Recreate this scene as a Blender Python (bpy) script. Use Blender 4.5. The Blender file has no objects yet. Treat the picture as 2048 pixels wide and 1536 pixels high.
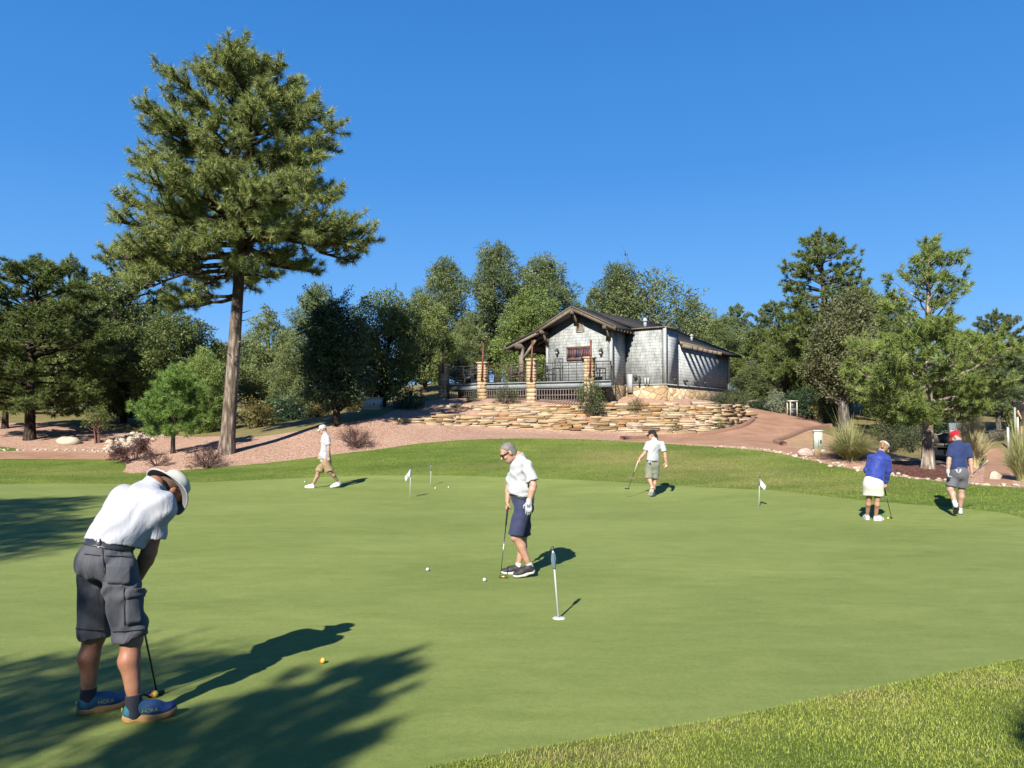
import bpy, math, random
import numpy as np
from mathutils import Vector, Matrix
from mathutils.geometry import delaunay_2d_cdt

SC = bpy.context.scene
COL = SC.collection
R = math.radians

# ------------------------------------------------------------------ camera
F_PX, CXP, CYP, HCAM = 1479.0, 1024.0, 768.0, 2.0
PITCH = math.atan(69.0 / F_PX)
cd = bpy.data.cameras.new("camera")
cd.sensor_width = 36.0
cd.lens = 36.0 * F_PX / 2048.0
cd.clip_start = 0.05
cd.clip_end = 6000
cam = bpy.data.objects.new("camera", cd)
COL.objects.link(cam)
cam.location = (0, 0, HCAM)
cam.rotation_euler = (math.pi / 2 + PITCH, 0, 0)
SC.camera = cam

# ------------------------------------------------------------------ light
SUN_EL, SUN_AZ = R(36.0), R(200.5)       # the sun stands behind the camera on the left
w = bpy.data.worlds.new("World")
SC.world = w
w.use_nodes = True
nt = w.node_tree
nt.nodes.clear()
sky = nt.nodes.new("ShaderNodeTexSky")
sky.sky_type = 'NISHITA'
sky.sun_disc = False
sky.sun_elevation = SUN_EL
sky.sun_rotation = SUN_AZ
sky.altitude = 1500
sky.air_density = 1.0
sky.dust_density = 0.0
sky.ozone_density = 4.0
# the clear mountain sky of the day: the Nishita sky drawn towards the deep even blue of high, dry air
tcw = nt.nodes.new("ShaderNodeTexCoord")
sepw = nt.nodes.new("ShaderNodeSeparateXYZ")
nt.links.new(tcw.outputs['Generated'], sepw.inputs[0])
rmp = nt.nodes.new("ShaderNodeValToRGB")
el = rmp.color_ramp.elements
while len(el) < 5: el.new(0.5)
for k, (p_, c_) in enumerate(((0.0, (.32, .60, .98)), (0.14, (.145, .45, .97)), (0.32, (.062, .31, .83)), (0.56, (.030, .215, .66)), (0.92, (.013, .10, .36)))):
    el[k].position = p_; el[k].color = (*c_, 1)
nt.links.new(sepw.outputs[2], rmp.inputs[0])
sc_ = nt.nodes.new("ShaderNodeVectorMath"); sc_.operation = 'SCALE'; sc_.inputs['Scale'].default_value = 6.3
nt.links.new(rmp.outputs[0], sc_.inputs[0])
mxw = nt.nodes.new("ShaderNodeMix"); mxw.data_type = 'RGBA'; mxw.inputs[0].default_value = 0.88
nt.links.new(sky.outputs[0], mxw.inputs[6])
nt.links.new(sc_.outputs[0], mxw.inputs[7])
bg = nt.nodes.new("ShaderNodeBackground")
bg.inputs[1].default_value = 0.066
out = nt.nodes.new("ShaderNodeOutputWorld")
nt.links.new(mxw.outputs[2], bg.inputs[0])
nt.links.new(bg.outputs[0], out.inputs[0])
sl = bpy.data.lights.new("sun", 'SUN')
sl.energy = 4.9
sl.angle = R(0.53)
sl.color = (1.0, 0.95, 0.86)
sun = bpy.data.objects.new("sun", sl)
COL.objects.link(sun)
SDIR = Vector((-math.sin(SUN_AZ) * math.cos(SUN_EL), -math.cos(SUN_AZ) * math.cos(SUN_EL), -math.sin(SUN_EL)))
sun.rotation_euler = SDIR.to_track_quat('-Z', 'Y').to_euler()
sun.location = (-20, -40, 40)

vs = SC.view_settings
SC.display_settings.display_device = 'sRGB'
vs.view_transform = 'Standard'
vs.look = 'None'
vs.exposure = 1.25
vs.gamma = 1.0
vs.use_curve_mapping = False
SC.render.engine = 'CYCLES'
cy = SC.cycles
cy.max_bounces = 6
cy.diffuse_bounces = 3
cy.glossy_bounces = 2
cy.transmission_bounces = 4
cy.transparent_max_bounces = 8
cy.caustics_reflective = False
cy.caustics_refractive = False
cy.use_denoising = True
try:
    cy.denoiser = 'OPENIMAGEDENOISE'
except Exception:
    pass
cy.use_adaptive_sampling = True
cy.adaptive_threshold = 0.008
SC.render.film_transparent = False

# ------------------------------------------------------------------ pixel <-> world
def ray(px, py):
    a = (px - CXP) / F_PX
    b = (CYP - py) / F_PX
    c, s = math.cos(PITCH), math.sin(PITCH)
    return np.array([a, c - b * s, s + b * c])

def W(px, py, Y):
    "world point at distance Y in front of the camera seen at photo pixel (px, py)"
    d = ray(px, py)
    return np.array([0, 0, HCAM]) + d * (Y / d[1])

# ------------------------------------------------------------------ helpers
def tag(o, label=None, cat=None, group=None, kind=None):
    if label: o["label"] = label
    if cat: o["category"] = cat
    if group: o["group"] = group
    if kind: o["kind"] = kind
    return o

def empty(name, loc=(0, 0, 0), rz=0.0, label=None, cat=None, group=None):
    o = bpy.data.objects.new(name, None)
    o.empty_display_size = 0.2
    COL.objects.link(o)
    o.location = tuple(float(v) for v in loc)
    o.rotation_euler = (0, 0, rz)
    return tag(o, label, cat, group)

def np_mesh(name, V, F, mat=None, smooth=False, tint=None, tintv=None):
    """V (n,3); F: int array (m,3) or (m,4), or list of lists."""
    me = bpy.data.meshes.new(name)
    V = np.asarray(V, dtype=np.float32)
    me.vertices.add(len(V))
    me.vertices.foreach_set("co", V.ravel())
    if isinstance(F, np.ndarray):
        m, k = F.shape
        loops = F.astype(np.int32).ravel()
        starts = np.arange(0, m * k, k, dtype=np.int32)
    else:
        loops = np.array([i for f in F for i in f], dtype=np.int32)
        ln = np.array([len(f) for f in F], dtype=np.int32)
        starts = np.concatenate(([0], np.cumsum(ln)[:-1])).astype(np.int32)
        m = len(F)
    me.loops.add(len(loops))
    me.loops.foreach_set("vertex_index", loops)
    me.polygons.add(m)
    me.polygons.foreach_set("loop_start", starts)
    if smooth:
        me.polygons.foreach_set("use_smooth", np.ones(m, dtype=bool))
    me.update(calc_edges=True)
    if tint is not None:      # one value per vertex
        a = me.attributes.new("tint", 'FLOAT', 'POINT')
        a.data.foreach_set("value", np.asarray(tint, dtype=np.float32))
    if tintv is not None:     # colour per vertex
        a = me.attributes.new("tone", 'FLOAT_COLOR', 'POINT')
        c = np.ones((len(V), 4), dtype=np.float32)
        c[:, :3] = tintv
        a.data.foreach_set("color", c.ravel())
    if mat is not None:
        me.materials.append(mat)
    return me

def link(name, me, parent=None, loc=None):
    o = bpy.data.objects.new(name, me)
    COL.objects.link(o)
    if parent is not None:
        o.parent = parent
    if loc is not None:
        o.location = tuple(float(v) for v in loc)
    return o

def nrmz(v):
    v = np.asarray(v, float)
    return v / np.linalg.norm(v)

class MB:
    "collects simple shapes into one mesh"
    def __init__(s):
        s.v, s.f, s.t = [], [], []
        s.cur = 0.5
    def add(s, vs, fs):
        n = len(s.v)
        s.v += [tuple(float(c) for c in p) for p in vs]
        s.t += [s.cur] * len(vs)
        s.f += [[i + n for i in f] for f in fs]
    def box(s, c, size, rz=0.0, M=None, taper=1.0):
        sx, sy, sz = [q / 2 for q in size]
        pts = []
        for z in (-1, 1):
            k = taper if z > 0 else 1.0
            for x, y in ((-1, -1), (1, -1), (1, 1), (-1, 1)):
                p = Vector((x * sx * k, y * sy * k, z * sz))
                if rz: p = Matrix.Rotation(rz, 3, 'Z') @ p
                if M is not None: p = M @ p
                pts.append(p + Vector(c))
        s.add(pts, [[3, 2, 1, 0], [4, 5, 6, 7], [0, 1, 5, 4], [1, 2, 6, 5], [2, 3, 7, 6], [3, 0, 4, 7]])
    def bar(s, a, b, wd, ht=None, up=(0, 0, 1)):
        "rectangular bar from a to b"
        ht = ht or wd
        a, b = Vector(a), Vector(b)
        d = (b - a).normalized()
        u = Vector(up)
        if abs(d.dot(u)) > 0.98: u = Vector((0, 1, 0))
        x = d.cross(u).normalized(); y = x.cross(d).normalized()
        pts = []
        for p in (a, b):
            for i, j in ((-1, -1), (1, -1), (1, 1), (-1, 1)):
                pts.append(p + x * (i * wd / 2) + y * (j * ht / 2))
        s.add(pts, [[3, 2, 1, 0], [4, 5, 6, 7], [0, 1, 5, 4], [1, 2, 6, 5], [2, 3, 7, 6], [3, 0, 4, 7]])
    def tube(s, path, rad, n=8, cap=True):
        V, F = tube_arr(np.array([tuple(p) for p in path], float), np.array(rad if hasattr(rad, '__len__') else [rad] * len(path), float), n)
        fs = F.tolist()
        if cap:
            m = len(path)
            fs += [list(range(n - 1, -1, -1)), list(range((m - 1) * n, m * n))]
        s.add(V, fs)
    def lathe(s, prof, n=16, c=(0, 0, 0), M=None):
        "prof: list of (r, z)"
        pts, fs = [], []
        for r, z in prof:
            for i in range(n):
                a = 2 * math.pi * i / n
                p = Vector((r * math.cos(a), r * math.sin(a), z))
                if M is not None: p = M @ p
                pts.append(p + Vector(c))
        for k in range(len(prof) - 1):
            for i in range(n):
                j = (i + 1) % n
                fs.append([k * n + i, k * n + j, (k + 1) * n + j, (k + 1) * n + i])
        m = len(prof)
        if prof[0][0] > 1e-5: fs.append(list(range(n - 1, -1, -1)))
        if prof[-1][0] > 1e-5: fs.append(list(range((m - 1) * n, m * n)))
        s.add(pts, fs)
    def poly(s, pts):
        s.add(pts, [list(range(len(pts)))])
    def slab(s, pts, off):
        "polygon given thickness by an offset vector"
        n = len(pts); o = Vector(off)
        q = [Vector(p) for p in pts] + [Vector(p) + o for p in pts]
        fs = [list(range(n - 1, -1, -1)), list(range(n, 2 * n))]
        for i in range(n):
            j = (i + 1) % n
            fs.append([i, j, n + j, n + i])
        s.add(q, fs)
    def build(s, name, mat, parent=None, loc=None, smooth=False):
        me = np_mesh(name, np.array(s.v), s.f, mat, smooth, tint=s.t)
        o = link(name, me, parent, loc)
        import bmesh as _b
        bm = _b.new(); bm.from_mesh(me); _b.ops.recalc_face_normals(bm, faces=bm.faces); bm.to_mesh(me); bm.free()
        return o

def tube_arr(P, r, n):
    "tube along P with radii r -> V, quads"
    m = len(P)
    T = np.gradient(P, axis=0)
    T /= np.linalg.norm(T, axis=1)[:, None] + 1e-9
    ref = np.array([0.31, 0.87, 0.12]) if abs(T[0, 2]) > 0.6 else np.array([0, 0, 1.0])
    X = np.cross(T, ref); X /= np.linalg.norm(X, axis=1)[:, None] + 1e-9
    Y = np.cross(T, X)
    a = np.arange(n) * 2 * np.pi / n
    V = P[:, None, :] + r[:, None, None] * (np.cos(a)[None, :, None] * X[:, None, :] + np.sin(a)[None, :, None] * Y[:, None, :])
    i = np.arange(m - 1)[:, None] * n
    j = np.arange(n)[None, :]
    j2 = (j + 1) % n
    F = np.stack([i + j, i + j2, i + n + j2, i + n + j], axis=-1).reshape(-1, 4)
    return V.reshape(-1, 3), F

# ------------------------------------------------------------------ materials
KA = 0.52      # the photo is exposed bright: true colours are this much darker than they look
def kk(c): return tuple(x * KA for x in c)

def new_mat(name):
    m = bpy.data.materials.new(name)
    m.use_nodes = True
    n = m.node_tree.nodes
    return m, n, m.node_tree.links, n["Principled BSDF"]

def setin(node, **kw):
    for k, v in kw.items():
        node.inputs[k.replace('_', ' ')].default_value = v

def rgba(c):
    return (c[0], c[1], c[2], 1.0)

def noise_node(n, l, scale, detail=4, rough=0.55, vec=None, dist=0.0):
    t = n.new("ShaderNodeTexNoise")
    t.inputs['Scale'].default_value = scale
    t.inputs['Detail'].default_value = detail
    t.inputs['Roughness'].default_value = rough
    t.inputs['Distortion'].default_value = dist
    if vec is not None: l.new(vec, t.inputs['Vector'])
    return t

def ramp(n, l, fac, stops):
    r = n.new("ShaderNodeValToRGB")
    e = r.color_ramp.elements
    while len(e) < len(stops): e.new(0.5)
    for k, (p, c) in enumerate(stops):
        e[k].position = p
        e[k].color = rgba(c)
    l.new(fac, r.inputs[0])
    return r

def mapping(n, l, src, scale=(1, 1, 1), rot=(0, 0, 0)):
    m = n.new("ShaderNodeMapping")
    m.inputs['Scale'].default_value = scale
    m.inputs['Rotation'].default_value = rot
    l.new(src, m.inputs['Vector'])
    return m.outputs[0]

def coords(n, kind='Object'):
    return n.new("ShaderNodeTexCoord").outputs[kind]

def mixc(n, l, fac, a, b, mode='MIX'):
    m = n.new("ShaderNodeMix")
    m.data_type = 'RGBA'
    m.blend_type = mode
    for sock, val in ((m.inputs[0], fac), (m.inputs[6], a), (m.inputs[7], b)):
        if hasattr(val, 'links') or hasattr(val, 'is_linked'):
            l.new(val, sock)
        elif isinstance(val, (int, float)):
            sock.default_value = val
        else:
            sock.default_value = rgba(val)
    return m.outputs[2]

def attr(n, name, out='Fac'):
    a = n.new("ShaderNodeAttribute")
    a.attribute_name = name
    return a.outputs[out]

def bump(n, l, h, strength, dist, bsdf):
    b = n.new("ShaderNodeBump")
    b.inputs['Strength'].default_value = strength
    b.inputs['Distance'].default_value = dist
    l.new(h, b.inputs['Height'])
    l.new(b.outputs[0], bsdf.inputs['Normal'])
    return b

def plain(name, c, rough=0.6, metal=0.0, var=0.08, scale=14.0, bmp=0.0, spec=0.5, bscale=None):
    "flat colour broken by fine noise"
    c = kk(c)
    m, n, l, b = new_mat(name)
    t = noise_node(n, l, scale, 5, 0.6, coords(n))
    lo = tuple(x * (1 - var) for x in c); hi = tuple(min(1, x * (1 + var)) for x in c)
    r = ramp(n, l, t.outputs[0], [(0.3, lo), (0.7, hi)])
    l.new(r.outputs[0], b.inputs['Base Color'])
    setin(b, Roughness=rough, Metallic=metal)
    b.inputs['Specular IOR Level'].default_value = spec
    if bmp:
        t2 = noise_node(n, l, bscale or scale * 3, 5, 0.6, coords(n))
        bump(n, l, t2.outputs[0], bmp, 0.01, b)
    return m

FOL_K = 0.84
def foliage(name, dark, light, trans=0.25, rough=0.55, extra=None):
    "leaf material: tint attribute picks the hue of each leaf"
    m, n, l, b = new_mat(name)
    t = attr(n, "tint")
    dark = tuple(min(.9, c * FOL_K) for c in dark); light = tuple(min(.9, c * FOL_K) for c in light)
    stops = [(0.0, dark), (1.0, light)] if extra is None else [(0.0, dark), (0.8, light), (1.0, kk(extra))]
    r = ramp(n, l, t, stops)
    # each tree leans a little to its own hue
    oi = n.new("ShaderNodeObjectInfo")
    hsv = n.new("ShaderNodeHueSaturation")
    mr = n.new("ShaderNodeMapRange")
    mr.inputs['To Min'].default_value = 0.82; mr.inputs['To Max'].default_value = 1.18
    l.new(oi.outputs['Random'], mr.inputs['Value'])
    l.new(mr.outputs[0], hsv.inputs['Value'])
    l.new(r.outputs[0], hsv.inputs['Color'])
    l.new(hsv.outputs[0], b.inputs['Base Color'])
    setin(b, Roughness=rough)
    b.inputs['Specular IOR Level'].default_value = 0.35
    tr = n.new("ShaderNodeBsdfTranslucent")
    l.new(hsv.outputs[0], tr.inputs['Color'])
    mx = n.new("ShaderNodeMixShader")
    mx.inputs[0].default_value = trans
    o = n["Material Output"]
    l.new(b.outputs[0], mx.inputs[1]); l.new(tr.outputs[0], mx.inputs[2])
    l.new(mx.outputs[0], o.inputs['Surface'])
    return m

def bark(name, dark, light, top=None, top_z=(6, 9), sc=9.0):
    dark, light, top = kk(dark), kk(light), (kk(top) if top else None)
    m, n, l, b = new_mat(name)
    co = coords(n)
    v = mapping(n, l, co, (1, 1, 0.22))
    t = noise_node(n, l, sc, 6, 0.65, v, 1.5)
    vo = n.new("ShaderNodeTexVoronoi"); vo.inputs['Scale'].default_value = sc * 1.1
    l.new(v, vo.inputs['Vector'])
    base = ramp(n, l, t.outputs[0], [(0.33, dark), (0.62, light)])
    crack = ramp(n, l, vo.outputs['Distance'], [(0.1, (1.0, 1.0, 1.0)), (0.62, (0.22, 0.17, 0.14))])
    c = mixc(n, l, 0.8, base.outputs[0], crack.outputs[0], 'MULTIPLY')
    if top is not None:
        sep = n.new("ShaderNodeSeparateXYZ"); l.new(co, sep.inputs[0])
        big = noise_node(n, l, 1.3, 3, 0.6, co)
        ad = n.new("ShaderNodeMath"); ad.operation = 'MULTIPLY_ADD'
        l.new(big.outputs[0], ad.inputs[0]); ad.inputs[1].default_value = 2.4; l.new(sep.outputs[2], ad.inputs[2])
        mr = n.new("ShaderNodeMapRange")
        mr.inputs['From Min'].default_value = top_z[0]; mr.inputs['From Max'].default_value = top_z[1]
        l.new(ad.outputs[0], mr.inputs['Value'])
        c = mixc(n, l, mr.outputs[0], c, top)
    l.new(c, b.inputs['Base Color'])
    setin(b, Roughness=0.9)
    b.inputs['Specular IOR Level'].default_value = 0.15
    ht = n.new("ShaderNodeMath"); ht.operation = 'SUBTRACT'
    l.new(t.outputs[0], ht.inputs[0]); l.new(vo.outputs['Distance'], ht.inputs[1])
    bump(n, l, ht.outputs[0], 0.9, 0.05, b)
    return m
# ------------------------------------------------------------------ terrain
_cp = []
def cpx(px, py, d):
    p = W(px, py, d); _cp.append(tuple(p))
def cw(x, y, z):
    _cp.append((x, y, z))
for q in [(x_, y_, z_) for x_ in (-9, -3, 3, 9) for y_, z_ in ((-6, .42), (0, .36), (2.5, .31), (4.5, .22), (6.5, .11), (9, .03), (11, .0))] + [(-18, -8, .5), (18, -6, .5),
          (-5, 14, 0), (2, 15, 0), (7, 14.5, 0), (9.2, 15.2, 0),
          (-10, 16, .02), (-4, 18, 0), (4, 18.5, .02), (13, 13, .1), (16, 10, .25), (-16, 10, .15), (-16, 18, .12), (0, 20.3, .03), (0, -25, .8), (-40, -20, 1), (40, -20, .8),
          (30, 15, .5), (-35, 15, .4)]:
    cw(*q)
for q in ((645, 977, 20.3), (1310, 993, 18.9), (250, 945, 25.5), (420, 935, 26), (600, 918, 27), (760, 897, 28.3), (900, 881, 29), (1024, 876.5, 29.4),
          (1200, 880, 29.3), (1350, 887, 28), (1500, 897, 26), (1600, 915, 24), (1700, 936, 22), (1850, 958, 19.6), (1960, 970, 18.4), (2048, 975, 18),
          (0, 918, 30.5), (240, 918, 30), (0, 905, 33.5), (240, 908, 32.5), (137, 886, 36), (62, 857, 41), (0, 842, 46), (130, 828, 51), (280, 850, 42),
          (345, 905, 28.6), (452, 907, 28), (420, 880, 33), (540, 879, 31), (620, 862, 32), (700, 845, 33.5), (770, 832, 34.5), (840, 815, 36.5),
          (760, 815, 42), (880, 775, 50), (620, 830, 44), (480, 850, 42), (360, 850, 44),
          (800, 846, 33.6), (910, 851, 34.0), (1024, 857, 33.9), (1150, 862, 33.3), (1300, 869, 32.4), (1400, 866, 32.2), (1470, 850, 33.4),
          (1024, 868, 31.5), (1200, 873, 30.9), (900, 868, 31.2),
          (900, 806, 37.2), (1064, 806, 36.8), (1250, 807, 36.2), (1330, 809, 36), (1440, 806, 39), (1100, 806, 44), (1250, 806, 48),
          (1500, 836, 36.5), (1560, 828, 42), (1500, 822, 46), (1660, 848, 36.5), (1570, 886, 29), (1440, 878, 29), (1620, 860, 33.5),
          (1635, 903, 24.8), (1700, 915, 23.4), (1857, 936, 21.6), (1890, 929, 27), (1895, 924, 32), (1800, 913, 28), (1960, 945, 21.5), (1985, 889, 32), (2048, 930, 23),
          (1750, 870, 38), (1900, 858, 45), (2048, 858, 45), (1650, 815, 52)):
    cpx(*q)
for q in ((-60, 40, 1.2), (-60, 60, 3), (-30, 60, 3.2), (0, 62, 5.0), (20, 60, 4.0), (40, 60, 2.4), (60, 40, 1.4), (60, 60, 2.4),
          (-60, 95, 4), (0, 95, 5.5), (60, 95, 4), (-60, 0, .6), (60, 0, .6)):
    cw(*q)
_cp = np.array(_cp)
_S = 10.0
def _U(r2):
    return np.where(r2 < 1e-12, 0.0, r2 * np.log(r2 + 1e-12))
_A = _cp[:, :2] / _S
_n = len(_A)
_K = _U(((_A[:, None] - _A[None]) ** 2).sum(-1)) + np.eye(_n) * 0.006
_P = np.hstack([np.ones((_n, 1)), _A])
_M = np.block([[_K, _P], [_P.T, np.zeros((3, 3))]])
_sol = np.linalg.solve(_M, np.concatenate([_cp[:, 2], np.zeros(3)]))
def terr(x, y):
    x = np.clip(np.asarray(x, float), -60, 60) / _S
    y = np.clip(np.asarray(y, float), -25, 95) / _S
    sh = x.shape
    x, y = x.ravel(), y.ravel()
    z = _sol[_n] + _sol[_n + 1] * x + _sol[_n + 2] * y
    for i in range(_n):
        z = z + _sol[i] * _U((x - _A[i, 0]) ** 2 + (y - _A[i, 1]) ** 2)
    return z.reshape(sh)
def tz(x, y):
    return float(terr(np.array([x]), np.array([y]))[0])

_T = np.concatenate([np.arange(2.0, 30, 0.08), np.arange(30, 95, 0.2)])
def G(px, py, ymin=2.0, fallback=60.0):
    "first ground point met by the sight line through photo pixel (px, py), beyond ymin"
    d = ray(px, py)
    X = d[0] / d[1] * _T; Z = HCAM + d[2] / d[1] * _T
    g = Z - terr(X, _T)
    k = np.where((g < 0) & (_T >= ymin))[0]
    if len(k) == 0:
        y = fallback
    else:
        k = k[0]
        if k == 0: y = _T[0]
        else:
            a, b = g[k - 1], g[k]
            y = _T[k - 1] + (_T[k] - _T[k - 1]) * (a / (a - b) if a > b else 0)
    x = d[0] / d[1] * y
    return np.array([x, y, tz(x, y)])
def at(px, Y):
    "ground point below photo column px at distance Y"
    x = (px - CXP) / F_PX * Y * 1.0
    return np.array([x, Y, tz(x, Y)])

def smooth_line(P, step=0.5, closed=False):
    "Catmull-Rom through world points (x,y)"
    P = np.array(P, float)
    n = len(P); outp = []
    rng = range(n if closed else n - 1)
    for i in rng:
        if closed: p0, p1, p2, p3 = P[i - 1], P[i], P[(i + 1) % n], P[(i + 2) % n]
        else: p0, p1, p2, p3 = P[max(i - 1, 0)], P[i], P[i + 1], P[min(i + 2, n - 1)]
        L = np.linalg.norm(p2 - p1)
        k = max(1, min(60, int(L / step)))
        for j in range(k):
            t = j / k
            outp.append(0.5 * ((2 * p1) + (-p0 + p2) * t + (2 * p0 - 5 * p1 + 4 * p2 - p3) * t * t + (-p0 + 3 * p1 - 3 * p2 + p3) * t ** 3))
    if not closed: outp.append(P[-1])
    return np.array(outp)

def gl(pts, step=0.5):
    return smooth_line([G(*p)[:2] for p in pts], step)

def inpoly(P, poly):
    x, y = P[:, 0], P[:, 1]
    c = np.zeros(len(P), bool)
    j = len(poly) - 1
    for i in range(len(poly)):
        xi, yi = poly[i]; xj, yj = poly[j]
        if yi != yj:
            m = ((yi > y) != (yj > y)) & (x < (xj - xi) * (y - yi) / (yj - yi) + xi)
            c ^= m
        j = i
    return c

# outlines, from the photo onto the ground
green_back = gl([(-260, 985), (0, 968), (300, 967), (600, 956), (760, 951), (900, 951), (1050, 956), (1220, 963), (1480, 978), (1560, 982), (1680, 996), (1740, 1002), (1960, 1020), (2048, 1036), (2200, 1075)])
green_near = gl([(2200, 1290), (2048, 1318), (1900, 1345), (1800, 1365), (1600, 1405), (1400, 1445), (1200, 1475), (1000, 1508), (850, 1535)], 0.25)
gpoly = np.vstack([green_back, [(10.6, 9.5), (9.5, 8.2)], green_near, smooth_line([green_near[-1], (-1.4, 3.1), (-3.5, 2.6), (-7, 2.2), (-11, 3), (-15, 7), (-17, 12), (green_back[0][0] - 1, green_back[0][1] - 1.5)], 0.5)[1:]])
lawn_back = gl([(-500, 922), (0, 918), (120, 918), (215, 919), (246, 924), (252, 934), (246, 944), (262, 946.5), (340, 942), (420, 936), (520, 927), (600, 918), (690, 906), (760, 898), (830, 888), (900, 881.5), (960, 878.5),
                (1024, 877), (1120, 877.5), (1200, 880), (1290, 885), (1380, 890.5), (1500, 899), (1560, 907), (1600, 916), (1650, 927), (1700, 937), (1760, 948), (1850, 959), (1960, 970.5), (2048, 975), (2300, 985)], 0.3)
lpoly = np.vstack([lawn_back, [(24, 12), (30, -14), (-40, -14), (-40, 24)]])
patch = np.array([G(*p)[:2] for p in ((-500, 898), (0, 893), (28, 896), (46, 901), (20, 902.5), (0, 903), (-500, 904))])
path_left = np.vstack([gl([(-500, 904.5), (0, 904.5), (120, 904), (240, 908.5), (262, 914)], 0.4), gl([(240, 917.6), (120, 917.5), (0, 917.5), (-500, 921)], 0.4)])
far_edge = gl([(1205, 882), (1318, 876), (1369, 874.5), (1436, 865.5), (1486, 853), (1503, 843), (1506, 836), (1498, 830.5)], 0.4)
right_edge = gl([(1665, 852), (1624, 858), (1585, 872), (1553, 884), (1562, 889), (1600, 898), (1660, 905)], 0.4)
path_main = np.vstack([far_edge, [(13.8, 44), (13.2, 49), (12, 54), (16, 56), (18.5, 50), (19, 44)], right_edge,
                       [(12.5, 27.2), (15.5, 26.6), (18, 26.2), (21, 26.2), (21, 29), (27, 29.5), (27, 25), (18, 24.2), (15, 24.0), (11.8, 24.6)],
                       gl([(1640, 916), (1600, 911), (1560, 902.5), (1500, 894.5), (1380, 887), (1290, 882.6)], 0.4)])
path_right = np.vstack([gl([(1966, 968), (1968, 950), (1973, 920), (1978, 897)], 0.4), gl([(2006, 897), (2012, 925), (2020, 950), (2030, 970)], 0.4)])
mulch = np.array([G(*p)[:2] for p in ((1752, 938), (1765, 925), (1800, 921), (1850, 922), (1885, 930), (1912, 945), (1918, 963), (1880, 962), (1845, 956), (1790, 949))])
sand = np.array([G(*p)[:2] for p in ((1556, 886), (1585, 873.5), (1626, 860))] + [(15.2, 32), (15.6, 28), (13.4, 27.6)] + [G(*p)[:2] for p in ((1642, 902), (1600, 896))])
grav_far = gl([(-500, 853), (0, 846), (90, 844), (200, 858), (300, 866), (420, 873), (480, 875), (560, 868), (650, 853), (760, 833)], 0.5)
gravel = np.vstack([grav_far, [(-4.6, 40.2), (-3.9, 46), (13, 47), (13.9, 42), (13, 36.5), (15, 30), (20, 23.5), (30, 22), (30, 8), (0, 6), (-40, 8)]])

regs = [("putting_green", gpoly), ("lawn", lpoly), ("grass_patch", patch), ("cart_path", path_main), ("path", path_left), ("footpath", path_right),
        ("mulch_bed", mulch), ("sand", sand), ("gravel", gravel)]
pts, edges = [], []
def add_loop(P):
    n = len(pts)
    Q = []
    for i in range(len(P)):          # no long edges: they would leave slivers
        a, b = np.array(P[i], float), np.array(P[(i + 1) % len(P)], float)
        m = max(1, int(np.linalg.norm(b - a) / 0.9))
        Q += [a + (b - a) * j / m for j in range(m)]
    P = Q
    k = len(P)
    for p in P: pts.append((float(p[0]), float(p[1])))
    for i in range(k): edges.append((n + i, n + (i + 1) % k))
for nm, P in regs: add_loop(P)
rng = np.random.default_rng(3)
gx, gy = np.meshgrid(np.arange(-45, 45.1, 0.75), np.arange(-14, 64.1, 0.75))
gg = np.stack([gx.ravel(), gy.ravel()], 1) + rng.uniform(-.2, .2, (gx.size, 2))
gx, gy = np.meshgrid(np.arange(-150, 151, 8.0), np.arange(-60, 181, 8.0))
g2 = np.stack([gx.ravel(), gy.ravel()], 1)
g2 = g2[(np.abs(g2[:, 0]) > 46) | (g2[:, 1] > 65) | (g2[:, 1] < -15)]
th = np.arange(0, 2 * np.pi, np.pi / 16)
ring = np.vstack([np.stack([np.cos(th), np.sin(th)], 1) * r_ for r_ in (300, 700, 1500, 3000)])
allp = pts + [tuple(p) for p in np.vstack([gg, g2, ring]).tolist()]
res = delaunay_2d_cdt([Vector(p) for p in allp], edges, [], 0, 1e-4)
TV = np.array([(v.x, v.y) for v in res[0]])
TF = np.array([f for f in res[2] if len(f) == 3], dtype=int)
TZ = terr(TV[:, 0], TV[:, 1])
cen = TV[TF].mean(1)
lab = np.full(len(TF), len(regs))
done = np.zeros(len(TF), bool)
for k, (nm, P) in enumerate(regs):
    m = inpoly(cen, P) & ~done
    lab[m] = k; done |= m

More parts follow.
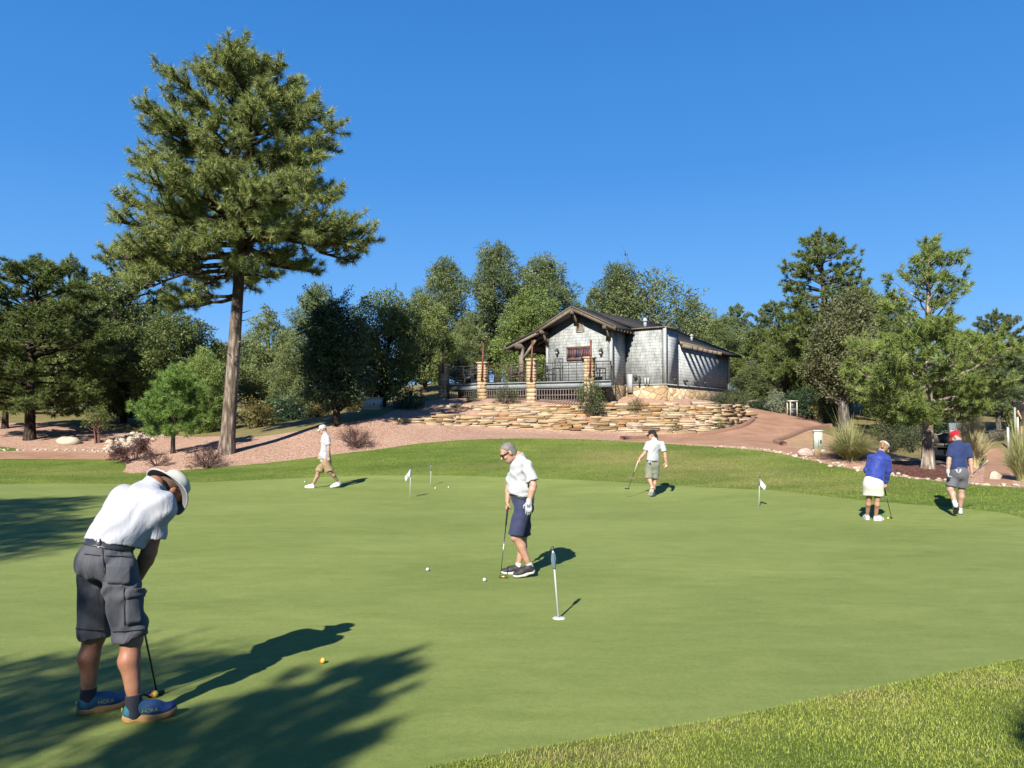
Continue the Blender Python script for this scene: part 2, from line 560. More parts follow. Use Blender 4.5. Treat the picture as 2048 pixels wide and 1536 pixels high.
# ---- ground materials
def turf(name, stops, streak=0.5, fine=160, bmp=0.35, dry=None, mott=1.0):
    stops = [(p, kk(c)) for p, c in stops]
    if dry: dry = kk(dry)
    m, n, l, b = new_mat(name)
    co = coords(n, 'Object')
    big = noise_node(n, l, 0.45, 4, 0.6, mapping(n, l, co, (0.55, 1.3, 1)), 0.6)
    mid = noise_node(n, l, 3.2, 5, 0.65, mapping(n, l, co, (0.6, 1.5, 1), (0, 0, 0.25)), 0.5)
    fn = noise_node(n, l, fine, 3, 0.7, co)
    f2 = noise_node(n, l, 22, 5, 0.75, co)
    def ma(a, k, b_):
        q = n.new("ShaderNodeMath"); q.operation = 'MULTIPLY_ADD'
        l.new(a, q.inputs[0]); q.inputs[1].default_value = k
        if isinstance(b_, float): q.inputs[2].default_value = b_
        else: l.new(b_, q.inputs[2])
        return q.outputs[0]
    s = ma(big.outputs[0], 0.6 * mott, -0.3 * mott - .35 - .26)
    s = ma(mid.outputs[0], 0.5, s)
    s = ma(f2.outputs[0], 0.55, s)
    s = ma(fn.outputs[0], 1.17, s)
    c = ramp(n, l, s, stops).outputs[0]
    if dry is not None:
        d = attr(n, "tint")
        dn = noise_node(n, l, 5.0, 5, 0.7, mapping(n, l, co, (0.6, 1.6, 1)))
        q = n.new("ShaderNodeMath"); q.operation = 'MULTIPLY'
        l.new(d, q.inputs[0])
        rr = ramp(n, l, dn.outputs[0], [(0.3, (0.15,) * 3), (0.62, (1, 1, 1))])
        l.new(rr.outputs[0], q.inputs[1])
        c = mixc(n, l, q.outputs[0], c, dry)
    l.new(c, b.inputs['Base Color'])
    setin(b, Roughness=0.75)
    b.inputs['Specular IOR Level'].default_value = 0.2
    b.inputs['Sheen Weight'].default_value = 0.0
    bump(n, l, fn.outputs[0], bmp, 0.02, b)
    return m
M_green = turf("mown_green", [(0.1, (.155, .215, .042)), (0.5, (.275, .342, .085)), (0.9, (.44, .485, .145))], bmp=0.3)
M_lawn = turf("rough_grass", [(0.2, (.06, .12, .014)), (0.5, (.16, .235, .036)), (0.82, (.36, .38, .09))], fine=90, bmp=0.7, dry=(.36, .30, .11), mott=1.3)

def gravel_mat(name, cols, sc=26, bmp=0.8, big=None):
    cols = [(p, kk(c)) for p, c in cols]
    m, n, l, b = new_mat(name)
    co = coords(n, 'Object')
    v = n.new("ShaderNodeTexVoronoi"); v.inputs['Scale'].default_value = sc
    l.new(co, v.inputs['Vector'])
    sep = n.new("ShaderNodeSeparateColor"); l.new(v.outputs['Color'], sep.inputs[0])
    c = ramp(n, l, sep.outputs[0], cols).outputs[0]
    e = ramp(n, l, v.outputs['Distance'], [(0.35, (1, 1, 1)), (0.8, (0.55, 0.5, 0.5))])
    c = mixc(n, l, 0.75, c, e.outputs[0], 'MULTIPLY')
    t = noise_node(n, l, 0.5, 5, 0.6, co)
    e2 = ramp(n, l, t.outputs[0], [(0.3, (0.8, 0.77, 0.75)), (0.7, (1.0, 1.0, 1.0))])
    c = mixc(n, l, 0.8, c, e2.outputs[0], 'MULTIPLY')
    l.new(c, b.inputs['Base Color'])
    setin(b, Roughness=0.9)
    b.inputs['Specular IOR Level'].default_value = 0.15
    iv = n.new("ShaderNodeMath"); iv.operation = 'SUBTRACT'; iv.inputs[0].default_value = 1.0
    l.new(v.outputs['Distance'], iv.inputs[1])
    bump(n, l, iv.outputs[0], bmp, 0.03, b)
    return m
M_gravel = gravel_mat("pink_gravel", [(0.0, (.46, .24, .155)), (0.35, (.72, .43, .30)), (0.7, (.84, .55, .40)), (1.0, (.95, .76, .60))], 24)
M_mulch = gravel_mat("red_mulch", [(0.0, (.11, .04, .03)), (0.6, (.23, .095, .07)), (1.0, (.36, .2, .15))], 22)
M_sand = plain("tan_sand", (.50, .31, .16), 0.95, var=0.25, scale=4, bmp=0.4, bscale=40)
def path_mat():
    m, n, l, b = new_mat("red_concrete")
    co = coords(n)
    t = noise_node(n, l, 1.2, 6, 0.6, co)
    t2 = noise_node(n, l, 40, 4, 0.7, co)
    c = ramp(n, l, t.outputs[0], [(0.3, kk((.42, .23, .14))), (0.7, kk((.62, .36, .235)))]).outputs[0]
    c2 = ramp(n, l, t2.outputs[0], [(0.3, (.8, .8, .8)), (0.7, (1, 1, 1))]).outputs[0]
    c = mixc(n, l, 0.8, c, c2, 'MULTIPLY')
    l.new(c, b.inputs['Base Color'])
    setin(b, Roughness=0.85); b.inputs['Specular IOR Level'].default_value = 0.2
    bump(n, l, t2.outputs[0], 0.25, 0.01, b)
    return m
M_path = path_mat()
M_ground = turf("dry_grass_ground", [(0.15, (.10, .085, .035)), (0.5, (.27, .225, .085)), (0.8, (.43, .36, .16))], fine=60, bmp=0.6)
REG_MAT = {"putting_green": M_green, "lawn": M_lawn, "grass_patch": M_lawn, "cart_path": M_path, "path": M_path, "footpath": M_path, "mulch_bed": M_mulch, "sand": M_sand, "gravel": M_gravel, "ground": M_ground}
_dry = [((1270, 915), 2.6, 1.5, .95), ((1400, 930), 2.2, 1.2, .9), ((1200, 905), 2.0, 1.0, .6), ((1500, 945), 2.0, 1.2, .7), ((1340, 950), 2.0, .8, .7), ((1530, 965), 2.2, .6, .8), ((960, 933), 2.2, .5, .5), ((1700, 975), 2.0, .8, .5), ((150, 945), 2.5, .6, .55), ((60, 940), 2, .6, .4),
        ((1720, 1395), .9, .28, .8), ((1450, 1450), .8, .2, .7), ((1950, 1370), .6, .3, .7), ((1150, 1510), .8, .15, .6)]
DRYP = [(G(*p)[:2], a, b, k) for p, a, b, k in _dry]
def dryness(xy):
    t = np.zeros(len(xy))
    for c, a, b, k in DRYP:
        t = np.maximum(t, k * np.exp(-(((xy[:, 0] - c[0]) / a) ** 2 + ((xy[:, 1] - c[1]) / b) ** 2)))
    return t
for k, nm in enumerate([r_[0] for r_ in regs] + ["ground"]):
    f = TF[lab == k]
    if len(f) == 0: continue
    u, inv = np.unique(f.ravel(), return_inverse=True)
    V = np.column_stack([TV[u], TZ[u]])
    f = inv.reshape(f.shape)
    # keep faces upward
    a, b_, c_ = V[f[:, 0]], V[f[:, 1]], V[f[:, 2]]
    nz = np.cross(b_ - a, c_ - a)[:, 2]
    f[nz < 0] = f[nz < 0][:, ::-1]
    me = np_mesh(nm, V, f, REG_MAT[nm], True, tint=dryness(V[:, :2]))
    tag(link(nm, me), kind="structure")

# ---- kerbs along the cart path
M_kerb = plain("kerb_concrete", (.36, .19, .125), 0.9, var=0.15, scale=8, bmp=0.2)
def kerb(line, wd=0.2, ht=0.13):
    P = np.array(line); T = np.gradient(P, axis=0); T /= np.linalg.norm(T, axis=1)[:, None]
    N = np.stack([-T[:, 1], T[:, 0]], 1)
    z = terr(P[:, 0], P[:, 1])
    V = []
    for o_, h_ in ((-wd / 2, -.1), (-wd / 2, ht * .8), (-wd * .35, ht), (wd * .35, ht), (wd / 2, ht * .8), (wd / 2, -.1)):
        V.append(np.column_stack([P + N * o_, z + h_]))
    V = np.stack(V, 1)
    m, k = V.shape[:2]
    F = [[i * k + j, i * k + j + 1, (i + 1) * k + j + 1, (i + 1) * k + j] for i in range(m - 1) for j in range(k - 1)]
    F += [list(range(k)), [(m - 1) * k + j for j in range(k - 1, -1, -1)]]
    return np_mesh("kerb", V.reshape(-1, 3), F, M_kerb)
tag(link("kerb", kerb(far_edge[3:])), kind="structure")
tag(link("kerb", kerb(right_edge[1:-6])), kind="structure")

# ---- blades of grass on the rough near the camera and along the cut edges
def blades(name, P, hgt, wid, lean, mat, tint, seg=2):
    n = len(P)
    r_ = np.random.default_rng(len(P))
    ang = r_.uniform(0, 2 * np.pi, n)
    d = np.stack([np.cos(ang), np.sin(ang), np.zeros(n)], 1)
    s = np.stack([-np.sin(ang + r_.normal(0, .5, n)), np.cos(ang), np.zeros(n)], 1)
    h = hgt * r_.uniform(.6, 1.3, n)[:, None]; ln = lean * r_.uniform(.2, 1.3, n)[:, None] * h
    z = np.array([0, 0, 1.0])
    w_ = (wid * r_.uniform(.7, 1.3, n))[:, None]
    v0 = P - s * w_ / 2; v1 = P + s * w_ / 2
    mid = P + z * h * .62 + d * ln * .35
    v2 = mid - s * w_ * .4; v3 = mid + s * w_ * .4
    v4 = P + z * h * .95 + d * ln
    V = np.stack([v0, v1, v3, v2, v4], 1).reshape(-1, 3)
    b = np.arange(n)[:, None] * 5
    F = np.vstack([np.hstack([b + 0, b + 1, b + 2]), np.hstack([b + 0, b + 2, b + 3]), np.hstack([b + 3, b + 2, b + 4])])
    me = np_mesh(name, V, F, mat, False, tint=np.repeat(tint, 5))
    o = link(name, me)
    return tag(o, kind="stuff")
M_blade = foliage("grass_blades", (.065, .125, .010), (.38, .45, .065), 0.3, 0.5, (.62, .52, .20))
def scatter_tri(mask_fn, n, box, seed):
    r_ = np.random.default_rng(seed)
    x = r_.uniform(box[0], box[1], n); y = r_.uniform(box[2], box[3], n)
    P = np.stack([x, y], 1)
    P = P[mask_fn(P)]
    return np.column_stack([P, terr(P[:, 0], P[:, 1]) - .003])
gp_edge = gpoly
near = scatter_tri(lambda P: inpoly(P, lpoly) & ~inpoly(P, gpoly) & (np.abs(P[:, 0]) < P[:, 1] * .75 + .6), 420000, (-1.6, 6.2, 2.6, 7.6), 5)
r5 = np.random.default_rng(5)
dn = dryness(near[:, :2])
def patchy(xy, s):
    x, y = xy[:, 0] * s, xy[:, 1] * s
    return (np.sin(x * 1.7 + 1.3 * np.sin(y * 1.1)) + np.sin(y * 2.3 + 1.1 * np.sin(x * .9 + 2)) + np.sin((x + y) * 1.3 + 1.7)) / 3
tn = np.clip(.50 + .27 * patchy(near, 2.2) + r5.normal(0, .17, len(near)) + dn * .42, 0, 1)
o = blades("rough_grass_blades", near, .019, .0034, 1.1, M_blade, tn)
tag(o, "longer grass blades of the rough beside the putting green", "grass")
bk = scatter_tri(lambda P: inpoly(P, lpoly) & ~inpoly(P, gpoly) & (np.abs(P[:, 0]) < P[:, 1] * .72 + .6), 430000, (-22, 15, 14, 31.5), 6)
st = patchy(np.column_stack([bk[:, 0] * .35, bk[:, 1] * 1.5, bk[:, 2]]), 1.3)
tb = np.clip(.46 + .15 * patchy(bk, 1.1) + .18 * st + r5.normal(0, .06, len(bk)), 0, .78)
dq = dryness(bk[:, :2]) * (.75 + .35 * st) + r5.normal(0, .09, len(bk))
tb = np.where(dq > .42, .82 + .18 * np.clip(dq, 0, 1), tb)
o = blades("lawn_grass_blades", bk, .022, .009, 1.3, M_blade, tb)
tag(o, "grass blades of the lawn slope behind the putting green", "grass")
# ------------------------------------------------------------------ trees and plants
def unit(v):
    return v / (np.linalg.norm(v, axis=-1, keepdims=True) + 1e-9)

class Wood:
    def __init__(s): s.V, s.F, s.n = [], [], 0
    def tube(s, P, r, n=6):
        V, F = tube_arr(np.asarray(P, float), np.asarray(r, float), n)
        s.V.append(V); s.F.append(F + s.n); s.n += len(V)
    def mesh(s, name, mat):
        return np_mesh(name, np.vstack(s.V), np.vstack(s.F), mat, True)

class Leaves:
    "needles (triangles) and leaves (rhombs as two triangles)"
    def __init__(s): s.V, s.F, s.T, s.n = [], [], [], 0
    def needles(s, P, D, L, Wd, t, rg):
        n = len(P)
        S = unit(np.cross(D, unit(rg.normal(size=(n, 3))))) * (np.asarray(Wd) / 2).reshape(-1, 1)
        L = np.asarray(L).reshape(-1, 1)
        V = np.stack([P - S, P + S, P + D * L], 1).reshape(-1, 3)
        s.V.append(V); s.F.append(np.arange(3 * n).reshape(-1, 3) + s.n); s.T.append(np.repeat(t, 3)); s.n += 3 * n
    def leaves(s, P, D, size, t, rg, asp=.5):
        n = len(P)
        size = np.asarray(size).reshape(-1, 1)
        S = unit(np.cross(D, unit(rg.normal(size=(n, 3))))) * size * asp / 2
        V = np.stack([P, P + D * size * .5 + S, P + D * size, P + D * size * .5 - S], 1).reshape(-1, 3)
        b = np.arange(n)[:, None] * 4 + s.n
        s.V.append(V); s.F.append(np.vstack([np.hstack([b, b + 1, b + 2]), np.hstack([b, b + 2, b + 3])]))
        s.T.append(np.repeat(t, 4)); s.n += 4 * n
    def mesh(s, name, mat):
        return np_mesh(name, np.vstack(s.V), np.vstack(s.F), mat, False, tint=np.clip(np.concatenate(s.T), 0, 1))

def prof(tab):
    a = np.array(tab, float)
    return lambda t: np.interp(t, a[:, 0], a[:, 1])

def gen_pine(seed, H, r0, pl, pr, cb, nbr, nlen, nwid, nneed, wood_mat, leaf_mat, lean=0.0, up=(-.1, .9), dens=1.0, tone=.45, stubs=3, candel=0.0, extra=(), wob=.12, bthick=1.0, tuftr=1.0, keep=None, tpow=.8, top_dens=1.0):
    """pine: trunk, limbs, needle tufts.  pl/pr: reach of the limbs to the left/right against height (m)."""
    rg = np.random.default_rng(seed)
    wd, lv = Wood(), Leaves()
    zt = np.linspace(0, H, 22)
    ph = rg.uniform(0, 6, 2)
    tx = lean * zt / H + wob * np.sin(zt * 3.1 / H + ph[0]) * zt / H
    ty = wob * np.sin(zt * 4.3 / H + ph[1]) * zt / H
    tr = r0 * np.clip(1 - zt / H, 0, 1) ** tpow * (1 + .28 * np.exp(-zt / (H * .03))) + .012
    wd.tube(np.stack([tx, ty, zt], 1), tr, 14)
    tp = lambda z: np.array([np.interp(z, zt, tx), np.interp(z, zt, ty), z])
    C, A, S = [], [], []
    phi = rg.uniform(0, 6.28)
    jobs = []
    for i in range(nbr):
        h = cb + (H * .985 - cb) * ((i + rg.uniform(0, 1)) / nbr) ** 0.92
        phi += 2.4 + rg.normal(0, .35)
        jobs.append((h, phi, None))
    for e in extra: jobs.append(e)
    for job in jobs:
        h, ph_, Rf = job[:3]
        t = (h - cb) / (H - cb)
        wl = (1 - math.cos(ph_)) / 2
        Rr = (pl(h) * wl + pr(h) * (1 - wl)) * (rg.uniform(.72, 1.06) if Rf is None else 1.0)
        if Rf is None:           # the tip of a rising limb has to stay inside the outline
            kq = rg.uniform(.78, 1.04)
            el0 = np.interp(np.clip(t, 0, 1), [0, 1], up)
            for _ in range(5):
                hz_ = min(H, h + Rr * math.tan(el0) * .8)
                Rr = .5 * Rr + .5 * (pl(hz_) * wl + pr(hz_) * (1 - wl)) * kq
        if Rf is not None: Rr = Rf
        if Rr < .15: Rr = .15
        el = np.interp(np.clip(t, 0, 1), [0, 1], up) + rg.normal(0, .12)
        if len(job) > 3: el = job[3]
        k = 8
        s_ = np.linspace(0, 1, k)
        rad = s_ * Rr
        el = math.atan(min(math.tan(np.clip(el, -.7, 1.1)), (H - h - .75) / max(Rr, .1) - candel * .8)) if candel == 0 else el
        z = rad * math.tan(np.clip(el, -.7, 1.1)) + candel * Rr * s_ ** 2.2 + (rg.normal(0, .03, k).cumsum() * Rr * .6)
        side = rg.normal(0, .045, k).cumsum() * Rr
        o = tp(h)
        c, sn = math.cos(ph_), math.sin(ph_)
        P = np.stack([o[0] + rad * c - side * sn, o[1] + rad * sn + side * c, o[2] + z - Rr * .0], 1)
        rb = max(.018, min(.11, r0 * .42) * (Rr / 3.5) ** .7) * bthick
        wd.tube(P, rb * (1 - s_ * .82), 6)
        nb = int((3 + Rr * 3.4) * dens * (1.0 if t < .5 else top_dens))
        for q in range(nb):
            u = .28 + .72 * (q + rg.uniform(.2, 1)) / nb if Rr > 1.2 else rg.uniform(.25, 1)
            p = np.array([np.interp(u, s_, P[:, a]) for a in range(3)])
            sg = 1 if q % 2 else -1
            da = ph_ + sg * rg.uniform(.35, 1.15) * (1.15 - u * .6)
            ln = (Rr * .26 * (1.25 - u) + rg.uniform(.18, .5)) * min(1, .35 + Rr * .35)
            dd = np.array([math.cos(da), math.sin(da), rg.uniform(-.4, .75) + candel * .5])
            dd /= np.linalg.norm(dd)
            m = 4
            uu = np.linspace(0, 1, m)[:, None]
            Q = p + dd * ln * uu + np.array([0, 0, 1]) * (uu ** 2) * ln * .22 + rg.normal(0, .02, (m, 3)) * ln
            wd.tube(Q, np.linspace(max(.008, rb * .35), .006, m), 4)
            nt_ = max(2, int(2 + ln * 3.2))
            for w_ in range(nt_):
                f = 1 - (w_ / nt_) * .75
                cc = np.array([np.interp(f, uu[:, 0], Q[:, a]) for a in range(3)]) + (rg.normal(0, .07, 3) if w_ else 0)
                ax = dd + np.array([0, 0, .35]) + rg.normal(0, .3, 3)
                C.append(cc); A.append(ax / np.linalg.norm(ax)); S.append(rg.uniform(.8, 1.15))
        C.append(P[-1]); A.append(unit(P[-1] - P[-2] + np.array([0, 0, .1]))); S.append(1.1)
    for q in range(5):
        C.append(tp(H * (1 - .012 * q))); A.append(unit(np.array([rg.normal(0, .3), rg.normal(0, .3), 1.0]))); S.append(1.0)
    C, A, S = np.array(C), np.array(A), np.array(S)
    if keep is not None:
        m = keep(C); C, A, S = C[m], A[m], S[m]
    n = len(C)
    cc = np.repeat(C, nneed, 0); aa = np.repeat(A, nneed, 0); ss = np.repeat(S, nneed)
    D = unit(unit(rg.normal(size=(n * nneed, 3))) + aa * .75)
    base = cc + aa * rg.uniform(-.10, .06, (n * nneed, 1)) * tuftr
    L = nlen * ss * rg.uniform(.7, 1.1, n * nneed)
    tuft_t = np.repeat(rg.normal(0, .15, n), nneed)
    t = tone + tuft_t + rg.normal(0, .10, n * nneed)
    lv.needles(base, D, L, nwid * rg.uniform(.7, 1.25, n * nneed), t, rg)
    for q in range(stubs):
        h = rg.uniform(cb * .45, cb); a = rg.uniform(0, 6.28); ln = rg.uniform(.2, .7)
        o = tp(h); dd = np.array([math.cos(a), math.sin(a), rg.uniform(-.2, .3)])
        wd.tube(np.array([o, o + dd * ln * .5, o + dd * ln + np.array([0, 0, .06])]), [.03, .02, .008], 5)
    return wd.mesh("pine_wood", wood_mat), lv.mesh("pine_needles", leaf_mat)

def gen_leafy(seed, H, r0, outline, ncl, per, lsize, wood_mat, leaf_mat, tone=.45, stems=1, fork=.25, cl_r=(.55, .9), asp=.5, upb=.15, lean=0.0, tw=0.25, flat=.75, wispy=0, sprig=False):
    """broadleaf or juniper: clumps of leaves on limbs, inside an outline [(height fraction, radius)]"""
    rg = np.random.default_rng(seed)
    wd, lv = Wood(), Leaves()
    of = prof([(a * H, b) for a, b in outline])
    z0, z1 = outline[0][0] * H, outline[-1][0] * H
    zt = np.linspace(0, H * .86, 14)
    ph = rg.uniform(0, 6, 2)
    axx = lambda z: lean * (z / H) + .12 * np.sin(z * 3 / H + ph[0]) * z / H * 2
    axy = lambda z: .12 * np.sin(z * 4 / H + ph[1]) * z / H * 2
    for st in range(stems):
        ox = 0 if stems == 1 else rg.normal(0, .10); oy = 0 if stems == 1 else rg.normal(0, .10)
        sx = 0 if stems == 1 else rg.normal(0, .12) * H * .5; sy = 0 if stems == 1 else rg.normal(0, .12) * H * .5
        f = (zt / H)
        P = np.stack([axx(zt) + ox + sx * f, axy(zt) + oy + sy * f, zt], 1)
        wd.tube(P, r0 / math.sqrt(stems) * (1 - f) ** .85 * (1 + .3 * np.exp(-zt / (.04 * H))) + .012, 9)
    # clump centres: even in height weighted by girth
    zz = np.linspace(z0, z1, 60); wt = of(zz) ** 1.35 + .02
    cdf = np.cumsum(wt) / wt.sum()
    for i in range(ncl):
        z = np.interp((i + rg.uniform(0, 1)) / ncl, cdf, zz)
        Rm = of(z)
        a = i * 2.39996 + rg.normal(0, .4)
        rr = Rm * math.sqrt(rg.uniform(.12, 1.0)) * rg.uniform(.85, 1.08)
        rc = rg.uniform(*cl_r) * min(1.0, .35 + Rm * .45)
        rr = max(0, rr - rc * .55)
        c = np.array([axx(z) + rr * math.cos(a), axy(z) + rr * math.sin(a), z])
        # limb
        zb = max(z0 * .6, z - rr * rg.uniform(.5, 1.1))
        zb = min(zb, H * .85)
        b = np.array([axx(zb), axy(zb), zb])
        k = 6; s_ = np.linspace(0, 1, k)[:, None]
        P = b + (c - b) * s_ + np.array([0, 0, 1]) * (-np.sin(s_ * np.pi) * .08 * rr) + np.cumsum(rg.normal(0, .03, (k, 3)), 0) * max(rr, .3)
        wd.tube(P, np.linspace(max(.012, r0 * .28 * (1 - zb / H) + .01), .008, k), 5)
        # leaves
        n = int(per * rg.uniform(.6, 1.35) * (rc / np.mean(cl_r)) ** 2)
        d = unit(rg.normal(size=(n, 3)))
        rad = rc * rg.uniform(.25, 1.0, n) ** .45
        wob = 1 + .28 * np.sin(d[:, 0] * 4 + i) * np.sin(d[:, 2] * 5 + i * 1.7)
        p = c + d * (rad * wob)[:, None] * np.array([1, 1, flat])
        D = unit(d * .8 + rg.normal(size=(n, 3)) * .75 + np.array([0, 0, upb]))
        ct = rg.normal(0, .12)
        lv.leaves(p, D, lsize * rg.uniform(.65, 1.3, n), tone + ct + rg.normal(0, .12, n), rg, asp)
        # twigs that stick out of the clump
        m = max(1, int(n * tw * .08))
        d = unit(rg.normal(size=(m, 3)) + np.array([math.cos(a) * .6, math.sin(a) * .6, .35]))
        for q in range(m):
            ln = rc * rg.uniform(.9, 1.45)
            kk = 9
            f = np.linspace(.5, 1, kk)[:, None]
            pp = c + d[q] * ln * f + np.array([0, 0, -.08]) * f ** 2 * ln
            lv.leaves(pp, unit(d[q] + rg.normal(0, .6, (kk, 3))), lsize * rg.uniform(.6, 1.1, kk), tone + ct + rg.normal(0, .12, kk), rg, asp)
    for q in range(wispy):
        z = rg.uniform(.45, .98) * H; a = rg.uniform(0, 6.28); Rm = of(z)
        b = np.array([axx(z), axy(z), z]); ln = Rm * rg.uniform(.9, 1.35) + .35
        e = rg.uniform(.2, 1.0)
        dd = unit(np.array([math.cos(a), math.sin(a), e]))
        k = 10; f = np.linspace(0, 1, k)[:, None]
        P = b + dd * ln * f + np.array([0, 0, 1]) * (f ** 2) * .15 * ln
        wd.tube(P, np.linspace(.02, .005, k), 4)
        kk = 60
        f = rg.uniform(.35, 1, (kk, 1)); pp = b + dd * ln * f + np.array([0, 0, 1]) * f ** 2 * .15 * ln + rg.normal(0, .06, (kk, 3))
        lv.leaves(pp, unit(dd + rg.normal(0, .8, (kk, 3))), lsize * rg.uniform(.6, 1.1, kk), tone + rg.normal(0, .12, kk), rg, asp)
    return wd.mesh("wood", wood_mat), lv.mesh("leaves", leaf_mat)

def gen_twigs(seed, H, Rr, n, wood_mat, leafn=0, leaf_mat=None, lsize=.05):
    "bare twiggy shrub"
    rg = np.random.default_rng(seed)
    wd, lv = Wood(), Leaves()
    tips = []
    def grow(p, d, ln, r, depth):
        k = 5
        P = [p]
        for i in range(k - 1):
            d = unit(d + rg.normal(0, .16, 3) + np.array([0, 0, .04]))
            P.append(P[-1] + d * ln / (k - 1))
        P = np.array(P)
        wd.tube(P, np.linspace(r, r * .55, k), 3 if depth > 0 else 5)
        if depth < 2:
            for i in range(rg.integers(3, 6)):
                q = rg.uniform(.35, 1)
                pp = np.array([np.interp(q, np.linspace(0, 1, k), P[:, a]) for a in range(3)])
                dd = unit(d + rg.normal(0, .55, 3))
                grow(pp, dd, ln * rg.uniform(.4, .7), r * .55, depth + 1)
        else:
            tips.append(P[-1]); tips.append(P[2])
    for i in range(n):
        a = rg.uniform(0, 6.28); e = rg.uniform(.15, 1.3)
        dd = np.array([math.cos(a) * math.cos(e), math.sin(a) * math.cos(e), math.sin(e)])
        ln = 1 / math.sqrt((math.cos(e) / Rr) ** 2 + (math.sin(e) / H) ** 2) * .72
        grow(np.array([math.cos(a) * .06 * Rr, math.sin(a) * .06 * Rr, -.03]), dd, ln, .014, 0)
    if leafn:
        T = np.array(tips); T = T[rg.integers(0, len(T), leafn)] + rg.normal(0, .04, (leafn, 3))
        T[:, 2] = np.maximum(T[:, 2], .05)
        lv.leaves(T, unit(rg.normal(size=(leafn, 3))), lsize * rg.uniform(.6, 1.2, leafn), .5 + rg.normal(0, .25, leafn), rg)
        return wd.mesh("twigs", wood_mat), lv.mesh("leaves", leaf_mat)
    return wd.mesh("twigs", wood_mat), None

def gen_fountain(seed, H, Rr, n, mat, wid=.012, droop=.55, plumes=0):
    "arching bunch grass"
    rg = np.random.default_rng(seed)
    a = rg.uniform(0, 2 * np.pi, n)
    e = rg.uniform(0, 1, n) ** .8
    L = H * rg.uniform(.65, 1.15, n)
    k = 6
    s_ = np.linspace(0, 1, k)
    out_ = (Rr * e)[:, None] * (s_ ** 1.5)[None]
    z = (L * (1 - .28 * e))[:, None] * (s_[None] * 1.25 - droop * e[:, None] * s_[None] ** 2.4)
    if plumes:
        pm = np.arange(n) < plumes
        z[pm] = (L[pm] * 1.5)[:, None] * s_[None]; out_[pm] *= .6
    dx, dy = np.cos(a), np.sin(a)
    base = np.stack([dx, dy], 1) * (rg.uniform(0, .16, n) * Rr)[:, None]
    P = np.stack([base[:, 0:1] + dx[:, None] * out_, base[:, 1:2] + dy[:, None] * out_, z - .03], -1)
    w_ = wid * (1 - s_ * .85)[None, :, None] * rg.uniform(.6, 1.3, (n, 1, 1))
    b = a + np.pi / 2 + rg.normal(0, .6, n)
    S = np.stack([np.cos(b), np.sin(b), np.zeros(n)], 1)[:, None, :]
    V = np.stack([P - S * w_, P + S * w_], 2).reshape(-1, 3)
    i = np.arange(n)[:, None] * (2 * k); j = np.arange(k - 1)[None] * 2
    q = (i + j).reshape(-1, 1)
    F = np.hstack([q, q + 1, q + 3, q + 2])
    t = np.repeat(np.clip(.5 + rg.normal(0, .25, n), 0, 1), 2 * k)
    return np_mesh("grass_fountain", V, F, mat, False, tint=t)

# ---- bark and leaf materials (real-world colours)
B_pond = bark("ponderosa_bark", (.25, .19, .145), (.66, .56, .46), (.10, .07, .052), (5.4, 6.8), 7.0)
B_dark = bark("dark_bark", (.06, .045, .035), (.17, .13, .10), sc=11)
B_grey = bark("grey_bark", (.17, .15, .125), (.42, .38, .33), sc=11)
B_pinon = bark("scaly_pale_bark", (.42, .34, .27), (.95, .85, .72), sc=8)
B_red = plain("red_stem", (.16, .06, .045), .8, var=.3, scale=20)
B_twig = plain("dry_twig", (.13, .075, .06), .85, var=.35, scale=20)
L_pond = foliage("ponderosa_needles", (.062, .095, .022), (.33, .37, .11), .22, .5)
L_pine = foliage("pine_needles", (.05, .084, .018), (.25, .31, .075), .22, .5)
L_young = foliage("young_pine_needles", (.09, .19, .03), (.33, .48, .11), .25, .5)
L_blue = foliage("blue_pine_needles", (.06, .095, .04), (.235, .295, .125), .2, .5)
L_oak = foliage("oak_leaves", (.038, .060, .015), (.225, .265, .072), .2, .5)
L_oak2 = foliage("broad_leaves", (.04, .066, .015), (.225, .275, .07), .25, .5)
L_jun = foliage("juniper_leaves", (.055, .085, .028), (.265, .31, .11), .2, .55)
L_light = foliage("light_juniper_leaves", (.09, .14, .03), (.28, .36, .095), .25, .55)
L_olive = foliage("olive_juniper_leaves", (.045, .055, .022), (.17, .175, .075), .2, .6)
L_cyp = foliage("dark_cypress_leaves", (.012, .030, .015), (.045, .085, .035), .15, .5)
L_shrub = foliage("shrub_leaves", (.03, .05, .018), (.14, .165, .06), .2, .55)
L_rust = foliage("rusty_leaves", (.07, .075, .02), (.22, .19, .055), .2, .6, (.30, .12, .04))
L_purp = foliage("purple_leaves", (.07, .03, .03), (.20, .09, .075), .2, .6)
L_pale = foliage("pale_sage_leaves", (.12, .16, .09), (.34, .38, .24), .2, .6)
L_fount = foliage("fountain_grass_blades", (.16, .17, .055), (.43, .42, .19), .25, .6, (.62, .54, .30))
L_straw = foliage("straw_grass_blades", (.30, .26, .11), (.60, .53, .30), .25, .6, (.72, .64, .42))

def tree(name, label, cat, loc, meshes, rz=0., sc=1., group=None, parts=("trunk", "crown")):
    s3 = sc if hasattr(sc, '__len__') else (sc, sc, sc)
    r_ = empty(name, loc, rz, label, cat, group)
    r_.scale = s3
    for nm, me in zip(parts, meshes):
        if me is not None: link(nm, me, r_)
    return r_

